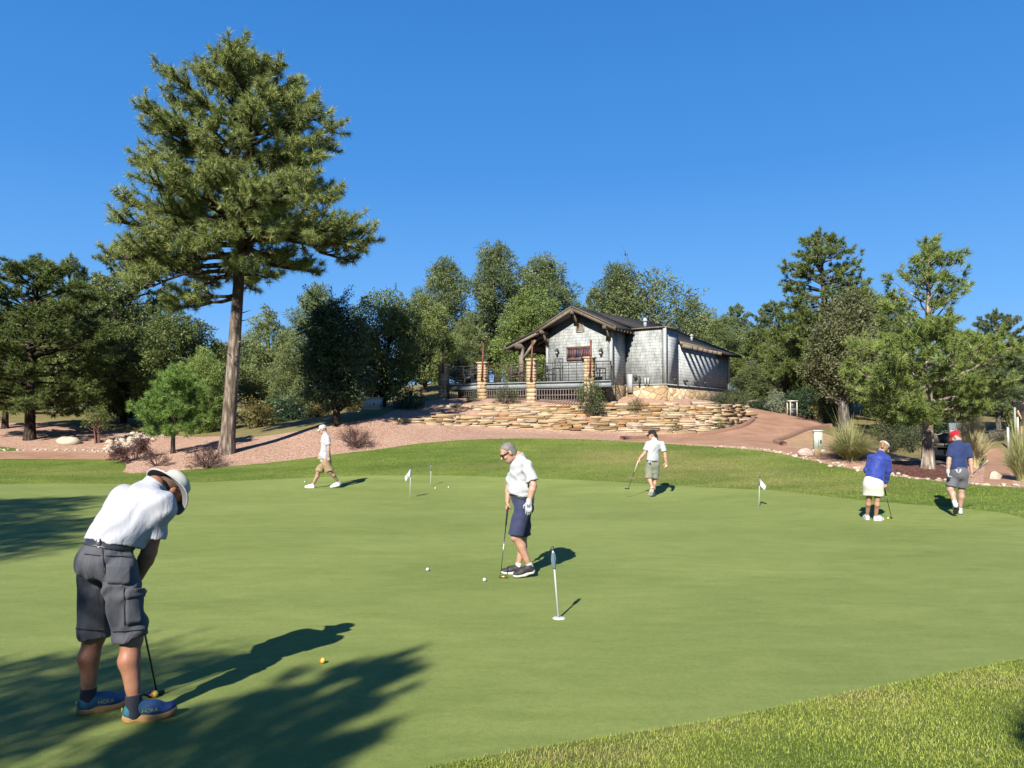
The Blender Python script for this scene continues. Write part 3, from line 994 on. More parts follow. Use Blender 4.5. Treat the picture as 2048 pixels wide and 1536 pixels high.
# ---- the tall ponderosa
PB = G(453, 906)
k_ = PB[1] / F_PX
Hp = (906 - 76) * k_
hpx = lambda y: (906 - y) * k_
tx_ = lambda y: 453 + (520 - 453) * ((906 - y) / 830.0) * .55
tabL = [(hpx(y), max(.1, (tx_(y) - x) * k_)) for y, x in ((640, 330), (600, 340), (560, 330), (540, 250), (500, 232), (450, 240), (400, 262), (340, 270), (300, 268), (265, 255), (230, 300), (190, 330), (160, 368), (120, 410), (95, 440), (76, 500))]
tabR = [(hpx(y), max(.1, (x - tx_(y)) * k_)) for y, x in ((640, 480), (600, 480), (560, 545), (535, 560), (500, 700), (470, 722), (430, 705), (400, 672), (360, 672), (300, 668), (260, 648), (230, 638), (190, 620), (160, 600), (120, 560), (95, 540), (76, 525))]
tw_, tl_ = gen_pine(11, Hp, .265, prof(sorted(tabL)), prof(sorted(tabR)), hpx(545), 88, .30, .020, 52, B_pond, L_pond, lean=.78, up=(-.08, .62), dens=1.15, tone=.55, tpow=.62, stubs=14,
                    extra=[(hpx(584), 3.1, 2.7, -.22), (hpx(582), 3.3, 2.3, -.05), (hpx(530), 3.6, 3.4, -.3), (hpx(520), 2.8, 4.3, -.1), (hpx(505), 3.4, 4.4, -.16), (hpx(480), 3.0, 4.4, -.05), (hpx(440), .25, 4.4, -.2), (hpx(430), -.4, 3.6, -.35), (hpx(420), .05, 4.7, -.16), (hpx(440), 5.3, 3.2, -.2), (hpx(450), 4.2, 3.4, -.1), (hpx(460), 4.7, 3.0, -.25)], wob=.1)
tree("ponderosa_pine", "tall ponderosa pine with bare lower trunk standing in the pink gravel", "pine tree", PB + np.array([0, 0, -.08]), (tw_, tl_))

def base_at(px, Y): return at(px, Y) + np.array([0, 0, -.06])
def hgt(py_top, loc): # height so the top shows at photo row py_top
    Y = loc[1]
    return W(1024, py_top, Y)[2] - loc[2]

# generic meshes used for several trees (unit trees made at their own size)
def P_(tab, H): return prof([(a * H, b) for a, b in tab])
pine_tabs = [(.0, .3), (.16, 2.4), (.3, 3.2), (.45, 3.2), (.6, 2.8), (.75, 2.1), (.9, 1.1), (1, .2)]
G_pineA = gen_pine(21, 10, .20, P_(pine_tabs, 10), P_(pine_tabs, 10), 1.5, 82, .25, .030, 36, B_dark, L_pine, up=(-.05, .7), dens=1.15, tone=.5)
tb2 = [(.0, .3), (.3, 2.0), (.42, 2.7), (.55, 2.9), (.7, 2.6), (.82, 2.1), (.93, 1.2), (1, .2)]
G_pineB = gen_pine(22, 11, .22, P_(tb2, 11), P_(tb2, 11), 2.4, 66, .25, .034, 34, B_grey, L_blue, up=(0, .7), dens=1.2, tone=.45)
tb3 = [(.0, .3), (.15, 1.6), (.4, 2.2), (.6, 1.9), (.8, 1.2), (1, .2)]
G_pineC = gen_pine(23, 8, .16, P_(tb3, 8), P_(tb3, 8), 1.0, 56, .24, .034, 34, B_dark, L_blue, up=(0, .8), dens=1.15, tone=.55)
oak_o = [(.13, 1.4), (.25, 2.7), (.45, 3.3), (.65, 3.1), (.84, 2.4), (.95, 1.4), (1.0, .5)]
G_oakA = gen_leafy(31, 8, .20, oak_o, 110, 360, .14, B_dark, L_oak, tone=.5, cl_r=(.5, .85))
oak_o2 = [(.1, 1.6), (.25, 2.7), (.5, 3.1), (.7, 2.7), (.88, 1.8), (1.0, .5)]
G_oakB = gen_leafy(32, 7, .18, oak_o2, 105, 360, .135, B_dark, L_oak2, tone=.45, cl_r=(.45, .8), stems=2)
jun_o = [(.05, 1.7), (.2, 2.5), (.4, 2.7), (.6, 2.3), (.8, 1.5), (.93, .8), (1.0, .2)]
G_junA = gen_leafy(33, 7, .2, jun_o, 115, 360, .135, B_grey, L_jun, tone=.5, cl_r=(.38, .68), asp=.35, upb=.5, tw=.5)
jun_o2 = [(.12, 1.0), (.25, 2.3), (.42, 2.8), (.55, 2.3), (.66, 2.6), (.8, 2.1), (.92, 1.6), (1.0, .6)]
G_junB = gen_leafy(34, 9, .22, jun_o2, 115, 360, .14, B_dark, L_jun, tone=.38, cl_r=(.45, .8), asp=.4, upb=.3, tw=.4)
G_junL = gen_leafy(35, 7, .2, jun_o, 115, 370, .14, B_grey, L_light, tone=.5, cl_r=(.4, .7), asp=.35, upb=.7, tw=.5)

def put(g, Hn, name, label, cat, px, Y, top, rz=0., wk=1.0, group=None):
    l_ = base_at(px, Y)
    h = hgt(top, l_)
    s_ = h / Hn
    return tree(name, label, cat, l_, g, rz, (s_ * wk, s_ * wk, s_), group)

# ---- individual trees, left
put(G_pineA, 10, "pine_tree", "broad dark pine filling the left edge of the photo", "pine tree", 62, 37, 508, .3, 1.3)
put(G_pineC, 8, "pine_tree", "small pale pine top showing behind the left edge pine", "pine tree", 132, 58, 508, 1.0, .9)
put(G_oakA, 8, "oak_tree", "shady oak between the left edge pine and the tall ponderosa", "oak tree", 205, 45, 556, .5, .9)
put(G_pineB, 11, "pine_tree", "bluish pine with thin trunk just left of the tall ponderosa crown", "pine tree", 258, 48, 470, .8, .85)
put(G_oakB, 7, "oak_tree", "wide green oak behind the small bright young pine", "oak tree", 350, 42, 622, 1.9, 1.2)
put(G_junL, 7, "juniper_tree", "pale green juniper touching the left side of the ponderosa trunk", "juniper tree", 412, 38, 688, .4, .85)
put(G_oakB, 7, "oak_tree", "low oak with leaning stem under the shady oaks at left", "oak tree", 250, 44, 650, 4.0, 1.0)
put(G_oakA, 8, "oak_tree", "dim oak far back between the two left trunks", "oak tree", 150, 52, 590, 2.2, 1.2)
put(G_oakA, 8, "oak_tree", "dim background oak at the far left edge", "oak tree", 10, 55, 610, 3.3, 1.3)
yl = G(346, 906); hy = hgt(742, yl)
yo = [(.0, .5), (.22, .85), (.4, 1.25), (.6, 1.15), (.8, .75), (1, .1)]
G_young = gen_pine(41, 3.1, .075, P_(yo, 3.1), P_(yo, 3.1), .62, 52, .22, .017, 40, B_dark, L_young, up=(.05, .95), dens=1.5, tone=.5, stubs=0, candel=.1, tuftr=.7)
tree("young_pine", "small bright green bushy pine standing alone in the gravel", "pine tree", yl + np.array([0, 0, -.04]), G_young, 0, (hy / 3.1 * 1.0, hy / 3.1, hy / 3.1))
ll = G(10, 857)
fo = [(.0, .3), (.3, 1.6), (.5, 1.8), (.8, 1.1), (1, .2)]
G_low = gen_pine(42, 3.4, .15, P_(fo, 3.4), P_(fo, 3.4), 1.0, 36, .25, .024, 36, B_dark, L_pine, up=(0, .5), dens=1.3, tone=.62)
tree("low_pine", "low spreading pine in the left corner beside the dark bin", "pine tree", ll + np.array([0, 0, -.05]), G_low, 2.0, 1.12)
sl_ = G(196, 886)
so = [(.4, .6), (.6, .95), (.8, .9), (1.0, .35)]
G_shrubtree = gen_leafy(43, 1.9, .07, so, 30, 150, .07, B_red, L_oak2, tone=.6, stems=4, cl_r=(.22, .4))
tree("manzanita_shrub", "small rounded shrub with several red stems in the left gravel", "shrub", sl_, G_shrubtree, 0, (.95, .95, hgt(812, sl_) / 1.9), parts=("stem", "foliage"))

# purple twiggy shrubs
G_tw1 = gen_twigs(51, .95, .85, 26, B_twig, 6000, L_purp, .06)
G_tw2 = gen_twigs(52, .7, .65, 14, B_twig, 700, L_purp, .04)
G_tw3 = gen_twigs(53, .95, .95, 30, B_twig, 2600, L_purp, .04)
for g, px, py, top, lab_, wk in ((G_tw1, 268, 921, 874, "dense purple leaved shrub at the end of the left path", 1.05), (G_tw2, 314, 932, 898, "sparse low twiggy shrub between the purple shrub and the ponderosa", .9),
                                 (G_tw3, 414, 936, 890, "grey brown twiggy shrub at the foot of the ponderosa", 1.0), (G_tw3, 712, 894, 849, "reddish twiggy shrub in the gravel right of the walking man", 1.05)):
    l_ = G(px, py); s_ = hgt(top, l_) / .95 * (1 if g is not G_tw2 else .95 / .7)
    tree("twiggy_shrub", lab_, "shrub", l_, g, px, (s_ * wk, s_ * wk, s_), "twiggy shrubs in the gravel", parts=("stem", "foliage"))

# ---- middle
put(G_junA, 7, "juniper_tree", "tapering juniper right behind the ponderosa trunk", "juniper tree", 540, 48, 612, .2, 1.0)
put(G_junB, 9, "juniper_tree", "rounded juniper top behind the dark cypress", "juniper tree", 632, 50, 570, 1.2, .9)
put(G_junA, 7, "juniper_tree", "juniper low between the ponderosa and the dark cypress", "juniper tree", 590, 44, 668, 2.2, .95)
cl_ = G(672, 850); hc = hgt(598, cl_)
co_ = [(.17, .9), (.24, 1.75), (.4, 1.9), (.6, 1.75), (.78, 1.5), (.92, 1.0), (1.0, .3)]
G_cyp = gen_leafy(61, 6.2, .17, co_, 150, 170, .15, B_dark, L_cyp, tone=.5, cl_r=(.4, .75), asp=.35, upb=.1, tw=1.0, flat=.4, wispy=14)
tree("dark_cypress", "dark feathery cypress standing right of the walking man", "cypress tree", cl_, G_cyp, .7, (hc / 6.2, hc / 6.2, hc / 6.2))
put(G_oakB, 7, "leaning_tree", "green tree with dark leaning trunk beside the dark cypress", "oak tree", 768, 40, 582, 3.0, .95)
put(G_junB, 9, "juniper_tree", "leftmost tall juniper of the clump left of the clubhouse", "juniper tree", 888, 58, 518, .5, .95)
put(G_junB, 9, "juniper_tree", "tallest juniper rising above the deck posts", "juniper tree", 995, 56, 488, 2.4, .95)
put(G_junB, 9, "juniper_tree", "tall juniper directly left of the clubhouse gable", "juniper tree", 1085, 60, 514, 4.1, 1.1)
put(G_junL, 7, "juniper_tree", "light yellow green juniper touching the clubhouse porch roof", "juniper tree", 1062, 52, 570, 1.4, 1.1)
put(G_oakA, 8, "oak_tree", "green oak behind the left end of the deck", "oak tree", 850, 48, 592, 3.9, .9)
put(G_junA, 7, "juniper_tree", "dim juniper low behind the deck railing", "juniper tree", 930, 54, 640, .9, 1.1)
put(G_pineC, 8, "pine_tree", "small pine far back behind the deck", "pine tree", 975, 66, 640, .9, 1.1)
put(G_junB, 9, "juniper_tree", "rounded dark juniper above the clubhouse ridge", "juniper tree", 1236, 62, 528, 5.2, 1.0)
G_bare = gen_leafy(62, 7, .2, oak_o2, 80, 150, .13, B_grey, L_jun, tone=.45, cl_r=(.45, .8), tw=.9, wispy=4)
put(G_bare, 7, "oak_tree", "thin wispy tree behind the clubhouse roof", "oak tree", 1312, 60, 538, .3, 1.2)
put(G_junA, 7, "juniper_tree", "rounded juniper over the rear clubhouse roof", "juniper tree", 1395, 62, 598, 1.7, 1.1)
put(G_pineB, 11, "pine_tree", "pale pine at the right end of the clubhouse roof", "pine tree", 1476, 64, 606, 2.7, .8)
put(G_pineC, 8, "pine_tree", "short pine seen beside the roof left of the wispy tree", "pine tree", 1190, 64, 578, 3.7, .8)
# ---- right
rl = base_at(1652, 46); hr = hgt(456, rl)
to = [(.0, .4), (.15, 2.8), (.3, 3.5), (.5, 3.0), (.65, 2.4), (.8, 2.5), (.9, 1.3), (.97, .8), (1, .2)]
G_tall = gen_pine(71, hr, .28, P_(to, hr), P_(to, hr), hr * .12, 95, .27, .032, 36, B_grey, L_pine, up=(-.05, .45), dens=1.15, top_dens=.6, tone=.55)
tree("tall_pine", "tallest pine of the right side group with pointed top", "pine tree", rl, G_tall)
ol = G(1690, 868, 27); ho = hgt(575, ol)
oo = [(.24, .6), (.34, 1.2), (.45, 1.55), (.65, 1.45), (.82, 1.05), (.95, .5), (1.0, .15)]
G_olive = gen_leafy(72, 5.6, .21, oo, 140, 240, .11, B_grey, L_olive, tone=.5, cl_r=(.3, .52), asp=.4, upb=.3, tw=.5)
tree("olive_juniper", "olive green juniper with grey trunk rising behind the fountain grass", "juniper tree", ol, G_olive, 0, (ho / 5.6 * 1.02, ho / 5.6 * 1.02, ho / 5.6))
fl = G(1856, 936); hf = hgt(487, fl)
fL = [(.0, .2), (.23, 1.8), (.34, 2.45), (.45, 2.2), (.55, 1.35), (.63, .85), (.73, 1.2), (.82, .95), (.90, .4), (1, .08)]
fR = [(.0, .2), (.23, 1.7), (.34, 2.25), (.45, 2.15), (.55, 1.35), (.62, .6), (.72, .95), (.84, 1.05), (.93, .4), (1, .08)]
G_front = gen_pine(73, hf, .165, P_(fL, hf), P_(fR, hf), hf * .21, 74, .18, .0185, 46, B_pinon, L_pine, lean=.25, up=(-.22, 1.0), dens=1.75, top_dens=.42, tone=.58, candel=.28, stubs=3, wob=.2, tuftr=.8)
tree("pinyon_pine", "pinyon pine with pale scaly trunk in the red mulch bed", "pine tree", fl + np.array([0, 0, -.05]), G_front)
put(G_pineB, 11, "pine_tree", "pine with straight brown trunk at the right edge", "pine tree", 1996, 40, 618, 1.0, .95)
put(G_pineB, 11, "pine_tree", "bluish pine between the clubhouse and the right side tall pine", "pine tree", 1545, 56, 600, 3.6, 1.0)
put(G_pineC, 8, "pine_tree", "pine partly hidden right of the olive juniper", "pine tree", 1775, 48, 590, 5.0, 1.2)
put(G_oakB, 7, "oak_tree", "dark oak behind the golf cart", "oak tree", 1790, 40, 720, .7, 1.2)
put(G_oakB, 7, "oak_tree", "shady oak behind the red capped golfer", "oak tree", 1900, 44, 720, 2.7, 1.3)
put(G_junA, 7, "juniper_tree", "juniper at the far right edge behind the grasses", "juniper tree", 2060, 44, 700, 4.7, 1.2)
put(G_oakA, 8, "oak_tree", "dark oak below the right side tall pine", "oak tree", 1600, 50, 670, 1.3, 1.1)
put(G_oakB, 7, "oak_tree", "low dark oak right beside the olive juniper trunk", "oak tree", 1668, 38, 760, 3.1, 1.0)
put(G_junA, 7, "juniper_tree", "pale juniper bush at the end of the clubhouse wall", "juniper tree", 1500, 48, 722, 2.9, 1.5)
put(G_pineC, 8, "pine_tree", "far pine closing the gap at the right edge", "pine tree", 1945, 62, 660, 2.0, 1.2)
put(G_junB, 9, "juniper_tree", "dense juniper just past the right end of the clubhouse roof", "juniper tree", 1448, 58, 632, 2.2, 1.2)
put(G_oakA, 8, "oak_tree", "broad oak behind the pale juniper bush right of the clubhouse", "oak tree", 1520, 56, 655, 1.1, 1.2)
put(G_oakB, 7, "oak_tree", "shady oak filling the wood above the water cooler stand", "oak tree", 1580, 52, 690, 5.1, 1.3)
put(G_junB, 9, "juniper_tree", "juniper filling the gap right of the tall right side pine", "juniper tree", 1735, 52, 580, 3.3, 1.2)
put(G_oakA, 8, "oak_tree", "dark oak behind the straight brown trunk at the right edge", "oak tree", 2010, 54, 690, 4.4, 1.4)
# ---- far row that closes the wood
rg = np.random.default_rng(99)
far_specs = [(G_oakA, 8, "oak_tree", "distant oak closing the wood far behind", "oak tree"), (G_junB, 9, "juniper_tree", "distant juniper closing the wood far behind", "juniper tree"), (G_pineB, 11, "pine_tree", "distant pine closing the wood far behind", "pine tree"), (G_oakB, 7, "oak_tree", "distant round oak closing the wood far behind", "oak tree")]
for i, px in enumerate(list(range(-180, 900, 62)) + list(range(1500, 2230, 62))):
    g, hn, nm, lb, ct = far_specs[(i * 7 + i // 3) % 4]
    Yf = 62 + 14 * rg.random()
    top = (640 if px < 900 else 690) + 70 * rg.random()
    if 430 < px < 900: top += 40
    put(g, hn, nm, lb, ct, px, Yf, top, rg.uniform(0, 6), 1.45, "distant trees closing the wood")
# ---- trees behind the camera whose shadows reach the green
def caster(tipx, tipy, Ht, g, hn, nm, lb, ct, wk=1., rz=0.):
    L = Ht / math.tan(SUN_EL)
    x = tipx - L * SDIR.x / math.cos(SUN_EL); y = tipy - L * SDIR.y / math.cos(SUN_EL)
    s_ = Ht / hn
    tree(nm, lb, ct, (x, y, tz(x, y)), g, rz, (s_ * wk, s_ * wk, s_))
caster(-.90, 5.72, 8.0, G_pineA, 10, "pine_tree", "pine behind the photographer throwing the branchy shadow beside the orange ball", "pine tree", .42, .4)
caster(-3.05, 5.2, 8.6, G_oakA, 8, "oak_tree", "round oak behind the photographer shading the near left corner", "oak tree", .66, 2.4)
caster(-11.6, 17.2, 17.0, G_oakA, 8, "oak_tree", "big oak behind the photographer shading the far left of the green", "oak tree", .72, 1.1)
caster(-8.9, 13.6, 15.0, G_oakA, 8, "oak_tree", "second big oak behind the photographer shading the left of the green", "oak tree", .62, 1.1)
caster(3.25, 4.45, 5.0, G_oakB, 7, "oak_tree", "small unseen oak added behind the photographer to shade the lower right edge", "oak tree", .3, 2.0)  # added out of view only to throw shade on the lower right edge

# ---- shrubs near the clubhouse and fountain grasses
bo = [(.05, .5), (.3, .95), (.6, .95), (.85, .6), (1.0, .2)]
G_bushA = gen_leafy(81, 1.9, .06, bo, 60, 120, .075, B_grey, L_shrub, tone=.45, stems=4, cl_r=(.22, .4), asp=.35, upb=.6, tw=.8)
G_bushD = gen_leafy(82, 1.5, .06, bo, 50, 140, .09, B_dark, L_cyp, tone=.6, stems=3, cl_r=(.25, .42))
G_bushR = gen_leafy(83, 1.8, .06, bo, 50, 120, .085, B_dark, L_rust, tone=.6, stems=3, cl_r=(.28, .45))
G_bushW = gen_twigs(84, 1.5, .9, 26, B_grey, 3200, L_shrub, .06)
G_bushP = gen_leafy(85, 1.8, .06, bo, 55, 120, .085, B_grey, L_pale, tone=.5, stems=4, cl_r=(.25, .42), tw=.6)
def bush(g, Hn, name, label, px, Y, base_py, top, wk=1.0, rz=0.):
    p = W(px, base_py, Y); z = p[2]
    h = W(px, top, Y)[2] - z
    s_ = h / Hn
    tree(name, label, "shrub", p, g, rz, (s_ * wk, s_ * wk, s_), "shrubs around the clubhouse", parts=("stem", "foliage"))
bush(G_bushA, 1.9, "evergreen_shrub", "tallest green shrub in front of the right deck pier", 1186, 34.6, 832, 757, 1.0)
bush(G_bushW, 1.5, "wispy_shrub", "greyish wispy shrub in front of the second deck grille", 1008, 36.9, 808, 760, 1.0)
bush(G_bushW, 1.5, "wispy_shrub", "thin low shrub by the leftmost deck grille", 946, 37.6, 808, 776, .8, 2)
bush(G_bushA, 1.9, "evergreen_shrub", "low open shrub against the stone foundation", 1272, 34.8, 832, 796, 1.25, 1)
bush(G_bushA, 1.9, "evergreen_shrub", "shrub at the far end of the stone foundation", 1445, 37.2, 818, 782, 1.5, 2)
bush(G_bushA, 1.9, "evergreen_shrub", "shrub right of the clubhouse wall beside the wooden post", 1478, 40.5, 822, 775, 1.2, 4)
bush(G_bushD, 1.5, "dark_shrub", "round dark shrub beside the white utility box", 812, 36.6, 832, 775, 1.1)
bush(G_bushR, 1.8, "rusty_shrub", "orange tinged shrub behind the ponderosa trunk", 516, 37, 868, 795, 1.15)
bush(G_bushR, 1.8, "rusty_shrub", "olive shrub between the ponderosa and the dark cypress", 640, 39, 848, 793, 1.1, 2)
bush(G_bushD, 1.5, "dark_shrub", "dark shrub in shade right of the orange tinged shrub", 585, 40, 860, 790, 1.3, 2)
bush(G_bushR, 1.8, "rusty_shrub", "greenish shrub half hidden behind the white utility box", 705, 43, 830, 782, 1.1, 4)
bush(G_bushD, 1.5, "dark_shrub", "dark green shrub behind the curving cart path", 1522, 45, 830, 795, 1.2)
bush(G_bushP, 1.8, "sage_shrub", "pale sage shrub left of the water cooler stand", 1552, 44.5, 830, 780, .9)
bush(G_bushW, 1.5, "wispy_shrub", "feathery grey shrub above the water cooler stand", 1570, 47.5, 822, 745, 1.3, 3)
bush(G_bushD, 1.5, "dark_shrub", "dark shrub right of the water cooler stand", 1618, 43.5, 838, 775, 1.2, 1)
bush(G_bushR, 1.8, "rusty_shrub", "orange shrub on the red bank right of the stand", 1650, 41.5, 845, 790, .9, 5)
bush(G_bushA, 1.9, "evergreen_shrub", "shady shrub between the fountain grass and the pinyon trunk", 1780, 31, 905, 845, 1.4, 5)
bush(G_bushA, 1.9, "evergreen_shrub", "green shrub just left of the pinyon trunk", 1822, 30, 905, 838, 1.1, 3)
bush(G_bushP, 1.8, "sage_shrub", "grey green clipped shrub between the two straw grasses", 2003, 33, 895, 860, 1.5, 3)
bush(G_bushD, 1.5, "dark_shrub", "dark shrub behind the left of the golf cart", 1850, 36, 890, 835, 1.5, 3)
G_f1 = gen_fountain(91, .95, 1.25, 2300, L_fount, .010, .75, 70)
G_f2 = gen_fountain(92, .55, .55, 500, L_fount, .010, .7)
G_f3 = gen_fountain(93, 1.5, .75, 1100, L_straw, .010, .4, 160)
G_f4 = gen_fountain(94, 1.6, .95, 1500, L_fount, .010, .55, 160)
def fount(me, px, py, label, s_, Yv=None):
    l_ = G(px, py) if Yv is None else at(px, Yv)
    o = link("fountain_grass", me, None, l_); o.scale = (s_, s_, s_)
    tag(o, label, "ornamental grass", "clumps of ornamental grass")
fount(G_f1, 1702, 919, "large green fountain grass clump beside the pale utility box", 1.04)
fount(G_f2, 1352, 866, "small grass clump before the wall above the black capped golfer", 1.1)
fount(G_f2, 1437, 859, "small grass clump at the right end of the stone wall", .95)
fount(G_f3, 1945, 950, "tall straw coloured grass right beside the red capped golfer", .85, 22.5)
fount(G_f4, 2044, 962, "large straw grass clump cut by the right edge", .68)
fount(G_f3, 1925, 920, "straw grass half hidden behind the red capped golfer", .85, 25.0)
# ------------------------------------------------------------------ clubhouse, deck, stone walls
HROT = R(35)
HU = np.array([math.cos(HROT), -math.sin(HROT), 0.]); HV = np.array([math.sin(HROT), math.cos(HROT), 0.]); ZZ = np.array([0, 0, 1.])
def slide(p, d, px):         # length along d from p until photo column px is met
    k_ = (px - CXP) / F_PX
    return (k_ * p[1] - p[0]) / (d[0] - k_ * d[1])
pN = np.array([7.68, 37.0, 0]); pI = pN - HU * slide(pN, -HU, 1252); tN = slide(pI, -HV, 1223); pC = pI - HV * tN; LW = slide(pC, -HU, 1095); pL = pC - HU * LW
t2 = tN + slide(pN, HV, 1358); tF = tN + slide(pN, HV, 1457); HWD = LW / 2; aT = HWD + np.linalg.norm(pN - pI)
ZF, ZW = 3.68, 6.35          # top of stone base, wall top at the gable corner
mid0 = (pC + pL) / 2
def hp(a, t, z):             # a: right of the ridge line, t: behind the gable wall
    return mid0 + HU * a + HV * t + ZZ * z

def wall_vec(n, l, axis):
    co = coords(n)
    d = n.new("ShaderNodeVectorMath"); d.operation = 'DOT_PRODUCT'; l.new(co, d.inputs[0]); d.inputs[1].default_value = tuple(axis)
    s = n.new("ShaderNodeSeparateXYZ"); l.new(co, s.inputs[0])
    c = n.new("ShaderNodeCombineXYZ"); l.new(d.outputs['Value'], c.inputs[0]); l.new(s.outputs[2], c.inputs[1])
    return c.outputs[0], co
def shingle(name, axis, c1, c2, c3):
    c1, c2, c3 = kk(c1), kk(c2), kk(c3)
    m, n, l, b = new_mat(name)
    v, co = wall_vec(n, l, axis)
    br = n.new("ShaderNodeTexBrick")
    # shingles of uneven width, each course shifted its own way
    sp_ = n.new("ShaderNodeSeparateXYZ"); l.new(v, sp_.inputs[0])
    def mth(op, a, b_=None, c_=None):
        q = n.new("ShaderNodeMath"); q.operation = op
        for i, x in enumerate((a, b_, c_)):
            if x is None: continue
            if isinstance(x, (int, float)): q.inputs[i].default_value = x
            else: l.new(x, q.inputs[i])
        return q.outputs[0]
    row_ = mth('FLOOR', mth('DIVIDE', sp_.outputs[1], .155))
    sh_ = mth('MULTIPLY', mth('SINE', mth('MULTIPLY', row_, 12.9)), .21)
    wv_ = mth('MULTIPLY', mth('SINE', mth('MULTIPLY_ADD', sp_.outputs[0], 9.0, mth('MULTIPLY', row_, 5.3))), .055)
    cx_ = n.new("ShaderNodeCombineXYZ"); l.new(mth('ADD', mth('ADD', sp_.outputs[0], sh_), wv_), cx_.inputs[0]); l.new(sp_.outputs[1], cx_.inputs[1])
    l.new(cx_.outputs[0], br.inputs['Vector'])
    br.offset = .5; br.offset_frequency = 2; br.squash = .8; br.squash_frequency = 3
    setin(br, Scale=1.0, Bias=0.0)
    br.inputs['Mortar Size'].default_value = .006; br.inputs['Mortar Smooth'].default_value = .3
    br.inputs['Brick Width'].default_value = .19; br.inputs['Row Height'].default_value = .155
    br.inputs['Color1'].default_value = rgba(c1); br.inputs['Color2'].default_value = rgba(c2); br.inputs['Mortar'].default_value = (.06, .065, .066, 1)
    t = noise_node(n, l, 1.6, 6, .7, mapping(n, l, v, (1.6, 1.1, 1)))
    r = ramp(n, l, t.outputs[0], [(.42, (0, 0, 0)), (.66, (1, 1, 1))])
    c = mixc(n, l, r.outputs[0], br.outputs['Color'], c3)
    mm = n.new("ShaderNodeMath"); mm.operation = 'MULTIPLY'; mm.inputs[1].default_value = .9; l.new(br.outputs['Fac'], mm.inputs[0])
    c = mixc(n, l, mm.outputs[0], c, (.06, .065, .066))
    g = noise_node(n, l, 30, 4, .7, mapping(n, l, v, (3, .6, 1)))
    rg_ = ramp(n, l, g.outputs[0], [(.3, (.74, .74, .74)), (.7, (1.12, 1.12, 1.12))])
    c = mixc(n, l, .8, c, rg_.outputs[0], 'MULTIPLY')
    l.new(c, b.inputs['Base Color']); setin(b, Roughness=.85); b.inputs['Specular IOR Level'].default_value = .2
    # each course steps out towards its lower edge
    s = n.new("ShaderNodeSeparateXYZ"); l.new(v, s.inputs[0])
    md = n.new("ShaderNodeMath"); md.operation = 'FRACT'
    dv = n.new("ShaderNodeMath"); dv.operation = 'DIVIDE'; dv.inputs[1].default_value = .155; l.new(s.outputs[1], dv.inputs[0]); l.new(dv.outputs[0], md.inputs[0])
    iv = n.new("ShaderNodeMath"); iv.operation = 'SUBTRACT'; iv.inputs[0].default_value = 1.0; l.new(md.outputs[0], iv.inputs[1])
    ad = n.new("ShaderNodeMath"); ad.operation = 'MULTIPLY_ADD'; l.new(g.outputs[0], ad.inputs[0]); ad.inputs[1].default_value = .25; l.new(iv.outputs[0], ad.inputs[2])
    bump(n, l, ad.outputs[0], .8, .03, b)
    return m
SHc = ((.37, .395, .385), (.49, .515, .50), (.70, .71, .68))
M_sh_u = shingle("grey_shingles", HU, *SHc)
M_sh_v = shingle("grey_shingles_side_lightened", HV, (.48, .515, .51), (.62, .65, .645), (.80, .82, .80))  # same shingles coloured lighter to make up for grazing sun on the side walls
M_trimg = plain("grey_trim", (.50, .52, .51), .8, var=.12, scale=5)
M_wood = plain("weathered_beam", (.27, .215, .155), .85, var=.35, scale=7, bmp=.3)
M_wood2 = plain("dark_beam", (.16, .12, .09), .85, var=.35, scale=7, bmp=.3)
M_roof = plain("dark_roof_shingle", (.058, .054, .056), .95, var=.45, scale=9, bmp=.6, spec=.15)
M_redst = plain("rusty_red_steel", (.20, .055, .03), .6, var=.3, scale=10)
M_redwin = plain("red_brown_frame", (.26, .075, .05), .55, var=.2, scale=10)
M_iron = plain("dark_iron", (.045, .04, .04), .6, var=.2)
M_brown = plain("brown_iron", (.11, .065, .045), .6, var=.25)
M_deckb = plain("grey_deck_board", (.36, .40, .41), .8, var=.15, scale=6)
M_void = plain("void_shade", (.03, .026, .024), .95)  # near-black colour standing in for the shade under the deck
def glass_mat():
    m, n, l, b = new_mat("window_glass")
    b.inputs['Base Color'].default_value = (.03, .04, .06, 1); setin(b, Roughness=.06); b.inputs['Specular IOR Level'].default_value = .8
    return m
M_glass = glass_mat()
def stone_mat(name, stops, sc=14):
    stops = [(p, kk(c)) for p, c in stops]
    m, n, l, b = new_mat(name)
    co = coords(n)
    r = ramp(n, l, attr(n, "tint"), stops)
    t = noise_node(n, l, sc, 6, .65, mapping(n, l, co, (1, 1, 2.2)))
    r2 = ramp(n, l, t.outputs[0], [(.3, (.66, .60, .55)), (.68, (1.1, 1.1, 1.1))])
    l.new(mixc(n, l, .85, r.outputs[0], r2.outputs[0], 'MULTIPLY'), b.inputs['Base Color'])
    setin(b, Roughness=.9); b.inputs['Specular IOR Level'].default_value = .2
    bump(n, l, t.outputs[0], .6, .03, b)
    return m
M_flag = stone_mat("buff_flagstone", [(0, (.36, .26, .16)), (.12, (.52, .25, .10)), (.25, (.56, .40, .22)), (.6, (.70, .53, .32)), (.85, (.82, .68, .47)), (1, (.62, .52, .40))])
M_pier = stone_mat("pier_stone", [(0, (.62, .44, .25)), (.5, (.76, .58, .36)), (1, (.86, .70, .48))])
